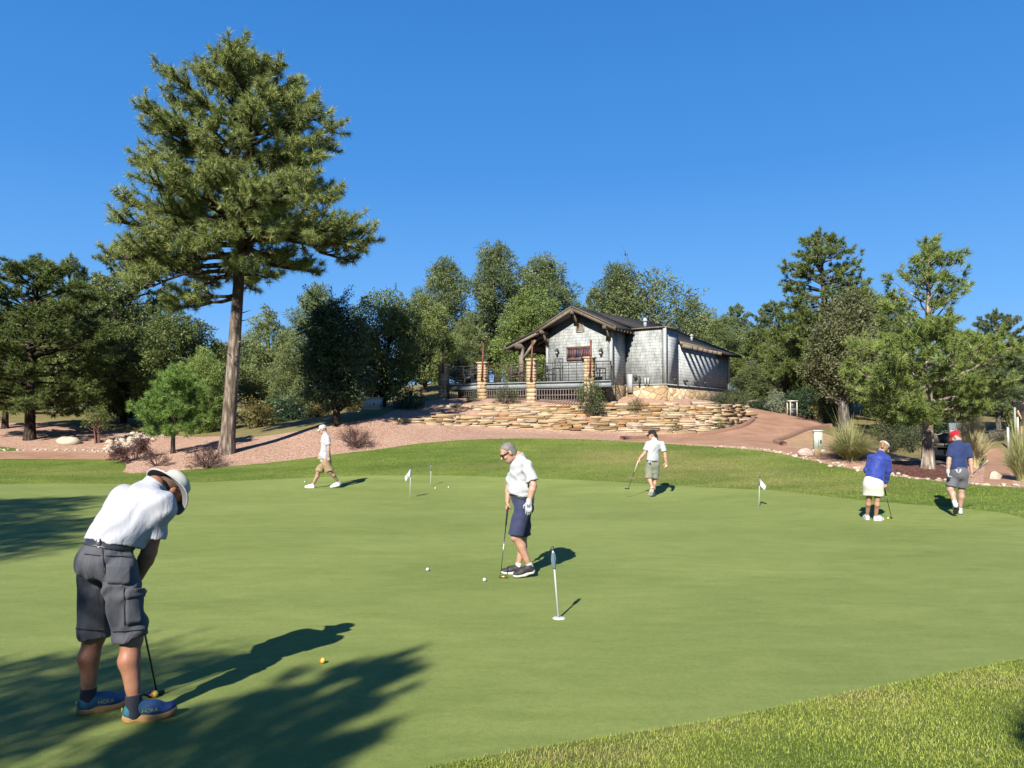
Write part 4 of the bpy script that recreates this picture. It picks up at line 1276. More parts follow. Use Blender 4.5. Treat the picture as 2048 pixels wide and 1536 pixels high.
def found_mat():
    m, n, l, b = new_mat("stone_veneer")
    co = coords(n)
    v = n.new("ShaderNodeTexVoronoi"); v.inputs['Scale'].default_value = 2.3; l.new(mapping(n, l, co, (1, 1, 1.5)), v.inputs['Vector'])
    v2 = n.new("ShaderNodeTexVoronoi"); v2.feature = 'DISTANCE_TO_EDGE'; v2.inputs['Scale'].default_value = 2.3; l.new(mapping(n, l, co, (1, 1, 1.5)), v2.inputs['Vector'])
    s = n.new("ShaderNodeSeparateColor"); l.new(v.outputs['Color'], s.inputs[0])
    c = ramp(n, l, s.outputs[0], [(p, kk(q)) for p, q in [(0, (.50, .34, .19)), (.35, (.66, .48, .28)), (.7, (.76, .60, .38)), (1, (.84, .74, .54))]]).outputs[0]
    t = noise_node(n, l, 9, 5, .65, co)
    r2 = ramp(n, l, t.outputs[0], [(.3, (.75, .70, .66)), (.7, (1.05, 1.05, 1.05))])
    c = mixc(n, l, .8, c, r2.outputs[0], 'MULTIPLY')
    e = ramp(n, l, v2.outputs['Distance'], [(.0, (.62, .55, .48)), (.05, (1, 1, 1))])
    c = mixc(n, l, 1.0, c, e.outputs[0], 'MULTIPLY')
    l.new(c, b.inputs['Base Color']); setin(b, Roughness=.9); b.inputs['Specular IOR Level'].default_value = .2
    e2 = ramp(n, l, v2.outputs['Distance'], [(.0, (0, 0, 0)), (.08, (1, 1, 1))])
    bump(n, l, e2.outputs[0], .7, .04, b)
    return m
M_found = found_mat()

HB = np.array([mid0[0], mid0[1], 2.6])
house = empty("clubhouse", HB, 0, "grey shingled clubhouse with dark gabled roof and stone base on the hill", "clubhouse")
def hpart(name, mb, mat, parent=None, smooth=False):
    mb.v = [tuple(np.array(p) - HB) for p in mb.v] if parent is None or parent is house else mb.v
    return mb.build(name, mat, parent or house, smooth=smooth)
RZ0, RZ1, RL = 7.70, 7.95, 10.4
rz = lambda t: RZ0 + (RZ1 - RZ0) * max(t, 0) / RL
# gable wall (with depth)
def wslab(a, b, z0, z1a, z1b, out, th=.18, extra=None):
    "wall from plan point a to b with tops z1a/z1b; extra: apex (fraction, z)"
    pts = [a + ZZ * z0, b + ZZ * z0, b + ZZ * z1b]
    if extra: pts.append(a + (b - a) * extra[0] + ZZ * extra[1])
    pts.append(a + ZZ * z1a)
    mb = MB(); mb.slab(pts, -np.array(out) * th); return mb
hpart("gable_wall", wslab(pL, pC, ZF - .05, 6.66, 6.66, -HV, extra=(.5, 7.46)), M_sh_u)
hpart("wall", wslab(pC, pI, ZF - .05, 6.42, 6.42, HU), M_sh_v)
hpart("wall", wslab(pI, pN, ZF, 6.57, 6.57, -HV), M_sh_u)
pN2 = pN + HV * (t2 - tN); pF = pN + HV * (tF - tN)
hpart("wall", wslab(pN + HU * .002, pN2 + HU * .002, ZF, 6.57, 6.57, HU), M_sh_v)
hpart("wall", wslab(pN2, pF, ZF - .002, 5.86, 5.86, HU), M_sh_v)
pBk = pL + HV * tF
hpart("wall", wslab(pF, pBk, 2.5, 5.8, 5.8, HV), M_sh_u)
hpart("wall", wslab(pBk, pL, 2.5, 6.3, 6.3, -HU), M_sh_v)
mb = MB(); mb.slab([pN2 + ZZ * 5.7, pN2 - HU * 2.0 + ZZ * 5.7, pN2 - HU * 2.0 + ZZ * 6.57, pN2 + ZZ * 6.57], HV * -.15); hpart("wall", mb, M_sh_u)
mb = MB()
for a, b, o in ((pI - HU * .06, pN + HU * .05, -HV), (pN - HV * .05, pN2 + HV * .02, HU)):
    mb.bar(a + ZZ * 6.60 + np.array(o) * .02, b + ZZ * 6.60 + np.array(o) * .02, .24, .05)
hpart("parapet_cap", mb, M_wood)
# stone base
mb = MB()
mb.slab([pC + ZZ * 2.3, pI + ZZ * 2.3, pI + ZZ * ZF, pC + ZZ * ZF], HU * .06)
mb.slab([pI + HU * .06 + ZZ * 2.3, pN + HU * .10 + ZZ * 2.3, pN + HU * .10 + ZZ * ZF, pI + HU * .06 + ZZ * ZF], -HV * .10)
mb.slab([pN + ZZ * 2.3, pF + ZZ * 2.3, pF + ZZ * (ZF - .01), pN + ZZ * (ZF - .01)], HU * .10)
mb.slab([pC - HU * .9 + ZZ * 2.3, pC + HU * .05 + ZZ * 2.3, pC + HU * .05 + ZZ * ZF, pC - HU * .9 + ZZ * ZF], -HV * .08)
hpart("stone_base", mb, M_found)
mb = MB(); mb.bar(pI - HU * .02 - HV * .10 + ZZ * (ZF + .03), pN + HU * .12 - HV * .10 + ZZ * (ZF + .03), .08, .05); mb.bar(pN + HU * .12 - HV * .06 + ZZ * (ZF + .025), pF + HU * .12 + ZZ * (ZF + .025), .05, .05)
hpart("water_table", mb, M_trimg)
for p, z1 in ((pC, 6.55), (pN, 6.57), (pF, 5.85)):
    mb = MB(); mb.box(p + ZZ * ((ZF + z1) / 2), (.15, .15, z1 - ZF), math.atan2(HU[1], HU[0])); hpart("corner_board", mb, M_trimg)
mb = MB(); mb.box(pL + ZZ * ((ZF + 6.4) / 2), (.11, .11, 6.4 - ZF), math.atan2(HU[1], HU[0])); hpart("corner_board", mb, M_trimg)
# roofs
TH = .14
SLP, ES, WS = .477, HWD + .52, HWD + .32
mb = MB()
mb.slab([hp(0, -.62, RZ0), hp(ES, -.62, RZ0 - ES * SLP), hp(ES, tN + .1, RZ0 - ES * SLP), hp(0, tN + .1, rz(tN))], ZZ * -TH)
mb.slab([hp(0, -.62, RZ0), hp(-WS, -.62, RZ0 - WS * SLP), hp(-WS, tF + .5, RZ0 - WS * SLP + .05), hp(0, RL, RZ1)], ZZ * -TH)
ea, ez = aT + .07, 5.92
mb.slab([hp(0, tN - .1, rz(tN)), hp(HWD + .4, tN - .1, 6.80), hp(HWD + .4, t2, 6.78), hp(ea, t2, ez + .16), hp(ea, tF - 2.3, ez + .1), hp(aT + .60, tF - 2.3, ez - .10), hp(aT + .60, tF + .7, ez - .10), hp(0, RL, RZ1)], ZZ * -TH)
mb.slab([hp(0, RL, RZ1), hp(aT + .60, tF + .7, ez - .10), hp(-WS, tF + .5, RZ0 - WS * SLP + .05)], ZZ * -TH)
hpart("roof", mb, M_roof)
# porch roof on the left
pz = lambda a: RZ0 - WS * SLP + .03 + (a + WS) * .36
HO = HWD - 1.755
mb = MB(); mb.slab([hp(-1.95, -.35, pz(-1.95)), hp(-4.35, -.35, pz(-4.35)), hp(-4.35, 6.5, pz(-4.35)), hp(-1.95, 6.5, pz(-1.95))], ZZ * .10); hpart("porch_roof", mb, M_roof)
for k in range(9):
    t = -.25 + k * .8
    mb = MB(); mb.bar(hp(-2.0, t, pz(-2.0) - .09), hp(-4.48, t, pz(-4.48) - .09), .10, .16); hpart("rafter", mb, M_wood)
mb = MB(); mb.bar(hp(-3.5, -.6, pz(-3.5) - .32), hp(-3.5, 6.5, pz(-3.5) - .32), .2, .26); mb.bar(hp(-4.4, -.40, pz(-4.4) - .02), hp(-4.4, 6.5, pz(-4.4) - .02), .06, .20); hpart("beam", mb, M_wood2)
for t in (-.05, 5.8):
    mb = MB(); mb.box(hp(-3.5, t, (3.8 + pz(-3.5) - .45) / 2), (.22, .22, pz(-3.5) - .45 - 3.8), math.atan2(HU[1], HU[0])); hpart("post", mb, M_wood)
    mb = MB(); mb.bar(hp(-3.5, t, pz(-3.5) - 1.1), hp(-2.6, t, pz(-2.6) - .35), .12); mb.bar(hp(-3.5, t + .05, pz(-3.5) - 1.0), hp(-3.5, t + .6, pz(-3.5) - .40), .12); hpart("brace", mb, M_wood)
# rake boards and brackets of the gable
for sg, e in ((1, ES + .04), (-1, WS - .0)):
    mb = MB(); mb.bar(hp(sg * .02, -.645, RZ0 - .10), hp(sg * e, -.645, RZ0 - e * SLP - .10), .05, .22); hpart("rake_board", mb, M_wood)
    mb = MB(); mb.bar(hp(sg * .02, -.68, RZ0 - .005), hp(sg * e, -.68, RZ0 - e * SLP - .005), .04, .08); hpart("drip_edge", mb, M_wood2)
for a in (0, HWD - .03, -HWD + .03):
    zt_ = RZ0 - abs(a) * SLP - .30
    mb = MB(); mb.bar(hp(a, .05, zt_), hp(a, -.72, zt_), .16, .18)
    mb.bar(hp(a, -.02, zt_ - .62), hp(a, -.52, zt_ - .08), .13, .13); mb.bar(hp(a, -.035, zt_ - .75), hp(a, -.035, zt_), .13, .06)
    hpart("bracket", mb, M_wood2)
mb = MB()
for k in range(7): mb.bar(hp(ES + .03, -.6 + k * .35, RZ0 - ES * SLP - .20), hp(HWD - .05, -.6 + k * .35, RZ0 - (HWD - .05) * SLP - .20), .06, .10)
hpart("soffit_rafters", mb, M_wood2)
# rafter tails on the long wall
for k in range(7):
    t = t2 + .35 + k * (tF - 2.5 - t2) / 7
    mb = MB(); mb.bar(hp(aT - .4, t, ez + .02), hp(aT + .62, t, ez - .24), .16, .18); hpart("rafter_tail", mb, M_wood)
mb = MB(); mb.bar(hp(ea + .03, t2 + .02, ez + .02), hp(ea + .03, tF - 2.3, ez - .04), .05, .17); hpart("eave_board", mb, M_wood)
# window with three sashes, the right one tipped open
wc = pL + (pC - pL) * .5
wx = lambda px: None
def fw(px, py, off=0.0):   # point on the gable wall plane under photo pixel
    d = ray(px, py); o_ = np.array([0, 0, HCAM]); nn = -HV
    t = ((pC + nn * off - o_) @ nn) / (d @ nn)
    return o_ + d * t
a0, a1 = fw(1135, 694), fw(1182, 694)
z1, z0 = fw(1158, 694.5)[2], fw(1158, 718.5)[2]
u0, u1 = (a0 - pL) @ HU, (a1 - pL) @ HU
wp = lambda u, z, o=0.0: pL + HU * u - HV * o + ZZ * z
mb = MB()
for (ua, za, ub, zb) in ((u0, z0, u1, z0), (u0, z1, u1, z1)): mb.bar(wp(ua - .03, za, .03), wp(ub + .03, zb, .03), .08, .09)
for u in (u0, u1): mb.bar(wp(u, z0 + .045, .03), wp(u, z1 - .045, .03), .08, .08)
wo = hpart("window", mb, M_wood2)
sw = (u1 - u0 - .06) / 3
mbw = []
for k in range(3):
    ua = u0 + .04 + k * sw; ub = ua + sw - .02
    tip = .0 if k < 2 else .16
    def q(u, f): return wp(u, z1 - .06 - (z1 - z0 - .12) * f, .035 + tip * f) - HB
    mb = MB()
    mb.bar(q(ua, 0), q(ub, 0), .05, .06); mb.bar(q(ua, 1), q(ub, 1), .05, .07)
    for u in (ua, ub): mb.bar(q(u, .06), q(u, .94), .05, .05)
    for f in (1 / 3, 2 / 3): mb.bar(q(ua + (ub - ua) * f, .05), q(ua + (ub - ua) * f, .95), .022, .022)
    mb.bar(q(ua + .02, .5), q(ub - .02, .5), .02, .02)
    mb.build("sash", M_redwin, wo)
    mb = MB(); mb.slab([q(ua + .02, .04), q(ub - .02, .04), q(ub - .02, .96), q(ua + .02, .96)], HV * .012); mb.build("pane", M_glass, wo)
# gable vent
c_ = fw(1160, 655, .02); mb = MB()
for z in np.linspace(-.18, .18, 7): mb.bar(c_ + ZZ * z - HU * .20, c_ + ZZ * z + HU * .20, .04, .035)
for s_ in (-1, 1): mb.bar(c_ + HU * s_ * .22 - ZZ * .22, c_ + HU * s_ * .22 + ZZ * .22, .05, .04); mb.bar(c_ + ZZ * s_ * .22 - HU * .22, c_ + ZZ * s_ * .22 + HU * .22, .05, .04)
hpart("gable_vent", mb, plain("tan_vent", (.48, .42, .32), .7))
M_lamp = plain("lantern_glass", (.55, .53, .47), .3)
for px in (1113, 1201):
    c_ = fw(px, 704, .14); mb = MB()
    mb.lathe([(.02, .17), (.05, .14), (.13, .06), (.13, .045), (.06, .04)], 12, tuple(c_)); mb.lathe([(.05, -.10), (.07, -.09), (.06, -.13), (.02, -.16)], 12, tuple(c_))
    mb.bar(c_ + ZZ * .12, c_ + HV * .14 + ZZ * .16, .03); mb.box(c_ + HV * .13 + ZZ * .08, (.10, .03, .22), math.atan2(HU[1], HU[0]))
    lo_ = hpart("wall_lantern", mb, M_iron)
    mb = MB(); mb.lathe([(.05, -.10), (.068, -.06), (.068, .04)], 12, tuple(c_ - HB)); mb.build("lantern_glass", M_lamp, lo_, smooth=True)
# pipes, meter, vents
mb = MB(); p = hp(1.9, 4.0, rz(4) - .33 * 1.9 - .2); mb.tube([p, p + ZZ * .32], .09, 10); mb.lathe([(.12, .30), (.15, .34), (.10, .48), (.02, .54)], 10, tuple(p)); hpart("roof_pipe", mb, M_trimg)
mb = MB(); p = hp(2.9, 8.2, 6.5); mb.tube([p, p + ZZ * .35], .07, 8); mb.lathe([(.1, .3), (.12, .34), (.02, .44)], 8, tuple(p)); hpart("roof_pipe", mb, M_trimg)
mb = MB(); p = pI + HU * .32 - HV * .16
mb.box(p + ZZ * (ZF + .12), (.26, .14, .95), math.atan2(HU[1], HU[0])); hpart("meter_box", mb, M_trimg)
mb = MB(); p2 = p + HU * .30; mb.lathe([(.10, -.03), (.10, .03), (.07, .06)], 12, tuple(p2 + ZZ * (ZF + .45)), Matrix.Rotation(math.pi / 2, 3, 'X')); mb.tube([p2 + HU * .22 + ZZ * (ZF - .05), p2 + HU * .22 + ZZ * (ZF + .5)], .045, 8)
hpart("electric_meter", mb, M_iron)
mb = MB(); p2 = p + HU * .85
for k in (0, .16): mb.box(p2 + HU * k + ZZ * (ZF + .2), (.09, .09, .36), math.atan2(HU[1], HU[0]))
hpart("conduit_box", mb, M_trimg)
for k in range(4):
    t = 1.0 + k * 1.45
    mb = MB(); c_ = pN + HV * t + HU * .06 + ZZ * (ZF + .30); mb.box(c_, (.20, .16, .12), math.atan2(HU[1], HU[0])); mb.slab([c_ + HU * .1 + HV * .09 + ZZ * .06, c_ + HU * .1 - HV * .09 + ZZ * .06, c_ + HU * .17 - HV * .09 - ZZ * .05, c_ + HU * .17 + HV * .09 - ZZ * .05], ZZ * -.02)
    hpart("wall_vent", mb, M_iron)

# ---- deck
ZD = 3.78
D_ = [np.array([(px - CXP) / F_PX * Y, Y, 0]) for px, Y in ((888, 40.0), (966, 38.55), (1064.5, 37.2), (1180, 36.0))]
DB = np.array([0, 38.2, 2.8])
deck = empty("deck", DB, 0, "raised deck with stone piers and iron railing in front of the clubhouse", "deck")
def dpart(name, mb, mat, parent=None, smooth=False):
    mb.v = [tuple(np.array(p) - DB) for p in mb.v]
    return mb.build(name, mat, parent or deck, smooth=smooth)
du = nrm = (D_[3] - D_[0]) / np.linalg.norm(D_[3] - D_[0]); dv_ = np.array([-du[1], du[0], 0])
dend = D_[3] + du * 1.1
mb = MB(); mb.slab([D_[0] + ZZ * (ZD - .04) + dv_ * .1, dend + ZZ * (ZD - .04) + dv_ * .1, pC + ZZ * (ZD - .04) - HV * .1, pL + ZZ * (ZD - .04) - HV * .02, pL + HV * 6 + ZZ * (ZD - .04), D_[0] + dv_ * 7 + ZZ * (ZD - .04)], ZZ * .04); dpart("floor", mb, M_deckb)
for k in range(4):
    a = D_[k]; b = D_[k + 1] if k < 3 else dend
    mb = MB(); mb.bar(a + ZZ * (ZD - .13), b + ZZ * (ZD - .13), .08, .27); dpart("fascia", mb, M_deckb)
    mb = MB(); mb.bar(a - dv_ * .05 + ZZ * (ZD + .03), b - dv_ * .05 + ZZ * (ZD + .03), .16, .05); dpart("edge_board", mb, M_deckb)
mb = MB(); mb.bar(D_[0] + ZZ * (ZD - .13) + dv_ * .2, D_[0] + dv_ * 7 + ZZ * (ZD - .13), .08, .27); dpart("fascia", mb, M_deckb)
# piers of rough coursed stone
def stone_stack(c, wx_, wy_, z0, z1, rz_, seed, ch=(.12, .24), cap_=True):
    r_ = np.random.default_rng(seed); mb = MB(); z = z0
    while z < z1 - .02:
        h_ = min(r_.uniform(*ch), z1 - z)
        cut = r_.choice([0, .4, .6]) if h_ < .2 else 0
        for s0, s1 in (((-.5, cut - .5), (cut - .5, .5)) if cut else ((-.5, .5),)):
            mb.cur = r_.uniform(0, 1)
            cx = (s0 + s1) / 2 * wx_; w_ = (s1 - s0) * wx_ - .008
            off_ = r_.uniform(-.006, .006, 2)
            M_ = Matrix.Rotation(rz_, 3, 'Z')
            mb.box(np.array(M_ @ Vector((cx + off_[0], off_[1], 0))) + c + ZZ * (z + h_ / 2), (w_, wy_ + r_.uniform(-.01, .01), h_ - .006), rz_)
        z += h_
    if cap_:
        mb.cur = .8; mb.box(c + ZZ * (z1 + .04), (wx_ + .08, wy_ + .08, .08), rz_)
    return mb
rzd = math.atan2(du[1], du[0])
zt_p = (4.83, 4.86, 4.92, 4.92)
for k in range(4):
    g_ = tz(D_[k][0], D_[k][1]) - .3
    dpart("stone_pier", stone_stack(D_[k] - dv_ * .02, .43, .43, g_, zt_p[k], rzd, 200 + k), M_pier)
    y0, y1 = ((745, 688), (760, 686), (760, 681), (752, 680))[k]
    bx = ((885.5, 887.5), (964, 966.7), (1062, 1065), (1180, 1182))[k]
    a = W(bx[0], y0, D_[k][1] - .33); b = W(bx[1], y1, D_[k][1] - .36)
    mb = MB(); mb.bar(a, b, .07, .07, up=tuple(dv_)); mb.box(a + ZZ * .02, (.13, .06, .13), rzd); mb.box((a * .42 + b * .58), (.12, .10, .05), rzd); dpart("steel_post", mb, M_redst)
# railings
def railing(a, b, n, mat, name="railing"):
    mb = MB()
    for z in np.linspace(.10, .98, 7): mb.bar(a + ZZ * (ZD + z), b + ZZ * (ZD + z), .018 if z < .95 else .045, .018 if z < .95 else .04)
    for f in np.linspace(0, 1, n): mb.bar(a + (b - a) * f + ZZ * (ZD + .0), a + (b - a) * f + ZZ * (ZD + .98), .028)
    dpart(name, mb, mat)
for k in range(3):
    railing(D_[k] + du * .26, D_[k + 1] - du * .26, 5 + k, M_iron if k != 1 else M_brown)
railing(D_[3] + du * .26, dend, 3, M_iron)
railing(dend, pC - HV * .05 + HU * -.02, 3, M_iron)
railing(D_[0] + dv_ * .3, D_[0] + dv_ * 6.8, 8, M_iron)
# grilles under the deck and an added dark sheet for the shaded void behind
for k in range(3):
    a, b = D_[k] + du * .24, D_[k + 1] - du * .24
    zg = tz(*((a + b) / 2)[:2]) - .15
    L = np.linalg.norm(b - a); n_ = int(L / .135)
    mb = MB()
    for i in range(n_ + 1):
        p = a + (b - a) * i / n_; mb.bar(p + ZZ * zg, p + ZZ * (ZD - .30), .030, .030)
    for z in (ZD - .34, ZD - .62, ZD - .88): mb.bar(a - dv_ * .025 + ZZ * z, b - dv_ * .025 + ZZ * z, .02, .035)
    dpart("grille", mb, M_iron if k == 0 else plain("pale_grille", (.30, .24, .22), .6))
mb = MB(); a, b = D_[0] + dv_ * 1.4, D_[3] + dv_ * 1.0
mb.slab([a + ZZ * 1.9, b + ZZ * 1.9, b + ZZ * (ZD - .06), a + ZZ * (ZD - .06)], dv_ * .05); dpart("void_backing", mb, M_void)  # dark sheet in place of the unlit space behind the grilles

# ---- patio furniture on the deck
def chair(px, Y, rz_, label, mat, high=False):
    p = np.array([(px - CXP) / F_PX * Y, Y, ZD])
    P = empty("patio_chair", p, rz_, label, "chair", "patio furniture on the deck")
    sh = .74 if high else .45; bh = sh + (.46 if high else .45)
    mb = MB(); mb.box((0, 0, sh), (.44, .44, .035)); mb.build("seat", mat, P)
    mb = MB()
    for x in (-.2, .2): mb.bar((x, .21, sh), (x, .25, bh), .03)
    mb.bar((-.2, .25, bh), (.2, .25, bh), .03); mb.bar((-.2, .22, sh + .12), (.2, .22, sh + .12), .025)
    if high:
        mb.bar((-.2, .24, sh + .30), (.2, .24, sh + .30), .02)
        for x in (-.08, .08): mb.bar((x, .235, sh + .14), (x * -1, .25, bh), .018)
    else:
        for x in (-.1, 0, .1): mb.bar((x, .22, sh + .12), (x, .25, bh), .018)
    mb.build("backrest", mat, P)
    for x in (-.2, .2):
        for y in (-.2, .2):
            mb = MB(); mb.bar((x, y, 0), (x, y, sh - .015), .03); mb.build("leg", mat, P)
    if not high:
        for x in (-.22, .22):
            mb = MB(); mb.bar((x, -.2, sh), (x, -.2, sh + .22), .028); mb.bar((x, -.22, sh + .22), (x, .24, sh + .22), .03); mb.build("armrest", mat, P)
def table(px, Y, label, mat, hgt_=.74, r_=.5):
    p = np.array([(px - CXP) / F_PX * Y, Y, ZD])
    P = empty("patio_table", p, 0, label, "table", "patio furniture on the deck")
    mb = MB(); mb.lathe([(.02, hgt_ - .03), (r_, hgt_ - .03), (r_, hgt_), (.001, hgt_)], 20); mb.build("tabletop", mat, P)
    mb = MB(); mb.lathe([(.28, 0), (.26, .03), (.05, .06), (.04, .1), (.04, hgt_ - .03)], 12); mb.build("pedestal", mat, P)
chair(1115, 37.0, 3.4, "tall iron bar chair with crossed back against the grey wall", M_iron, True)
chair(1102, 37.3, 1.2, "low iron chair in front of the tall bar chair", M_iron)
chair(1027, 39.5, .4, "left brown chair of the pair behind the middle railing", M_brown)
chair(1048, 39.2, 2.9, "right brown chair of the pair behind the middle railing", M_brown)
table(1038, 40.2, "round brown table between the pair of brown chairs", M_brown)
chair(935, 41.0, .3, "iron chair on the shaded left end of the deck", M_iron)
table(950, 41.6, "round iron table on the shaded left end of the deck", M_iron)
chair(1203, 36.2, 1.5, "small iron chair in the narrow corner right of the last pier", M_iron)

# ---- dry stacked retaining walls
def dry_wall(line, top, base, label, seed, dep=.38, curve_top=None):
    r_ = np.random.default_rng(seed)
    P = np.array([G(px, py)[:2] if d is None else (W(px, py, d)[:2]) for px, py, d in line])
    P = smooth_line(P, .2)
    seg = np.linalg.norm(np.diff(P, axis=0), axis=1); S_ = np.concatenate([[0], np.cumsum(seg)]); Lt = S_[-1]
    at_ = lambda s: np.array([np.interp(s, S_, P[:, 0]), np.interp(s, S_, P[:, 1])])
    mb = MB()
    topf = lambda f: np.interp(f, np.linspace(0, 1, len(top)), top)
    basef = lambda f: np.interp(f, np.linspace(0, 1, len(base)), base)
    row = 0; zoff = 0
    while zoff < 1.6:
        h_ = r_.uniform(.06, .135)
        s = r_.uniform(-.3, 0)
        while s < Lt:
            ln = r_.uniform(.25, 1.15)
            f = np.clip((s + ln / 2) / Lt, 0, 1)
            z = basef(f) + zoff
            tp = topf(f) + r_.uniform(-.05, .05)
            if z + h_ * .6 < tp:
                c = at_(np.clip(s + ln / 2, 0, Lt)); d_ = at_(np.clip(s + ln / 2 + .1, 0, Lt)) - at_(np.clip(s + ln / 2 - .1, 0, Lt))
                a = math.atan2(d_[1], d_[0])
                nn = np.array([-math.sin(a), math.cos(a)])
                mb.cur = float(np.clip(r_.beta(2.2, 1.6), 0, 1)) if r_.random() > .07 else .12
                n0 = len(mb.v)
                o_ = r_.uniform(-.03, .02) + zoff * .12
                parts_ = [(0, 1.0)] if (h_ < .09 or r_.random() > .35) else [(0, .45), (.45, .55)]
                for q0, qh in parts_:
                    mb.cur = float(np.clip(mb.cur + r_.normal(0, .15), 0, 1))
                    l2 = ln * (1 if len(parts_) == 1 else r_.uniform(.75, 1.0))
                    mb.box((c[0] + nn[0] * (dep / 2 + o_), c[1] + nn[1] * (dep / 2 + o_), z + h_ * (q0 + qh / 2)), (l2 - .012, dep * r_.uniform(.86, 1.14), h_ * qh - .004), a + r_.normal(0, .04))
                for i in range(n0, len(mb.v)):
                    x, y, zz = mb.v[i]; mb.v[i] = (x + r_.normal(0, .012), y + r_.normal(0, .015), zz + r_.normal(0, .009))
            s += ln
        zoff += h_
    c0 = P[len(P) // 2]; org = np.array([c0[0], c0[1], basef(.5)])
    mb.v = [tuple(np.array(p) - org) for p in mb.v]
    o = mb.build("stone_wall", M_flag, None, org)
    tag(o, label, "stone wall")
lowl = [(800, 846, None), (870, 850, None), (960, 853, None), (1064, 858, None), (1180, 863, None), (1290, 868, None), (1380, 867, None), (1440, 860, None), (1482, 848, None)]
dry_wall(lowl, [W(810, 838, 33.8)[2], W(850, 826, 34)[2], W(960, 827, 34)[2], W(1064, 830, 33.8)[2], W(1180, 833, 33.4)[2], W(1290, 836, 32.6)[2], W(1380, 836, 32.4)[2], W(1480, 832, 33.4)[2]],
         [tz(*G(px, py)[:2]) - .12 for px, py, _ in lowl], "lower dry stacked wall of buff flagstone below the clubhouse", 301)
upl = [(868, 818, 36.6), (960, 826, 36.0), (1064, 829, 35.6), (1180, 831, 35.1), (1290, 833, 34.5), (1390, 832, 34.4), (1450, 828, 34.8), (1492, 822, 36.4)]
dry_wall(upl, [W(868, 812, 36.6)[2], W(905, 806, 36.3)[2], W(1064, 807, 35.6)[2], W(1180, 808, 35.1)[2], W(1290, 805, 34.5)[2], W(1390, 806, 34.4)[2], W(1450, 807, 34.8)[2], W(1492, 812, 36.4)[2]],
         [W(px, py, d)[2] - .22 for px, py, d in upl], "upper dry stacked wall of buff flagstone at the foot of the deck", 302)
# steps of flat stone at the left end
# ---- rocks
def rock_mesh(seed, mat, sub=3, jag=.28, flat=.6):
    import bmesh
    bm = bmesh.new(); bmesh.ops.create_icosphere(bm, subdivisions=sub, radius=1.0)
    V = np.array([v.co[:] for v in bm.verts]); F = np.array([[v.index for v in f.verts] for f in bm.faces]); bm.free()
    r_ = np.random.default_rng(seed)
    for _ in range(9):          # chop with planes
        n_ = unit(r_.normal(size=3)); d_ = r_.uniform(.55, .9)
        k_ = V @ n_ - d_; V = V - np.maximum(k_, 0)[:, None] * n_ * .92
    V = V + r_.normal(0, .018, V.shape)
    V[:, 2] *= flat
    return np_mesh("rock", V, F, mat, False, tint=np.full(len(V), r_.uniform(.2, 1)))
M_rockp = stone_mat("pale_rock", [(0, (.62, .50, .38)), (.5, (.74, .64, .50)), (1, (.82, .72, .58))], 3)
M_rockk = stone_mat("pinkish_rock", [(0, (.66, .48, .42)), (1, (.78, .62, .55))], 3)
M_rockt = stone_mat("tan_rock", [(0, (.55, .40, .22)), (1, (.64, .48, .28))], 3)
def rock(px, py, w_, h_, label, mat, seed, rz_=0, dep=None, Yv=None):
    p = G(px, py) if Yv is None else at(px, Yv); k_ = p[1] / F_PX
    o = link("rock", rock_mesh(seed, mat), None, p + ZZ * (h_ * k_ * .28)); o.scale = (w_ * k_ / 2 * 1.08, (dep or w_ * .7) * k_ / 2, h_ * k_ * 1.15); o.rotation_euler = (0, 0, rz_)
    tag(o, label, "rock")
rock(137, 888, 46, 17, "large pale boulder in the left gravel", M_rockp, 401)
rock(1611, 912, 32, 16, "pink flat boulder at the edge of the lawn below the utility box", M_rockk, 402)
rock(1636, 910, 15, 17, "tan upright boulder beside the pink boulder", M_rockt, 403)
rock(1991, 958, 28, 16, "grey white boulder in front of the right footpath", M_rockp, 404)
rock(62, 866, 12, 6, "small tan rock under the shady left pines", M_rockt, 405)
rock(40, 850, 16, 6, "small dark rock left of the dark bin", M_rockt, 406)
rms = [rock_mesh(410 + i, M_rockp, 2) for i in range(4)]
rr = np.random.default_rng(8)
LB = lawn_back
def along(pxs, n, label, group, s0, s1, jit, cat):
    P = gl(pxs, .2); k_ = np.linspace(0, len(P) - 1, n).astype(int)
    for i in k_:
        p = P[i] + rr.normal(0, jit, 2); s_ = rr.uniform(s0, s1)
        o = link("edging_stone", rms[rr.integers(0, 4)], None, (p[0], p[1], tz(p[0], p[1]) + s_ * .18)); o.scale = (s_ * 1.3, s_, s_); o.rotation_euler = (0, 0, rr.uniform(0, 6))
        tag(o, label, cat, group)
along([(1440, 893), (1500, 897.5), (1560, 905), (1600, 913.5), (1650, 925), (1700, 935), (1760, 946), (1850, 957.5), (1960, 969), (2048, 973.5)], 95, "pale stone of the edging between lawn and path on the right", "edging stones along the lawn", .03, .085, .13, "stone")
along([(0, 900), (60, 900.5), (130, 901), (200, 903)], 34, "pale cobble in the strip along the left path", "cobbles along the left path", .04, .10, .16, "stone")
for i in range(110):
    f = rr.random(); cx_, cy_ = 215 + 95 * f, 902 - 34 * f
    px, py = cx_ + rr.normal(0, 13), cy_ + rr.normal(0, 5)
    p = G(px, min(py, 904)); s_ = rr.uniform(.08, .20)
    o = link("edging_stone", rms[rr.integers(0, 4)], None, p + ZZ * s_ * .2); o.scale = (s_ * 1.2, s_, s_); o.rotation_euler = (0, 0, rr.uniform(0, 6))
    tag(o, "pale cobble in the stony drain behind the purple shrub", "stone", "cobbles in the stony drain")

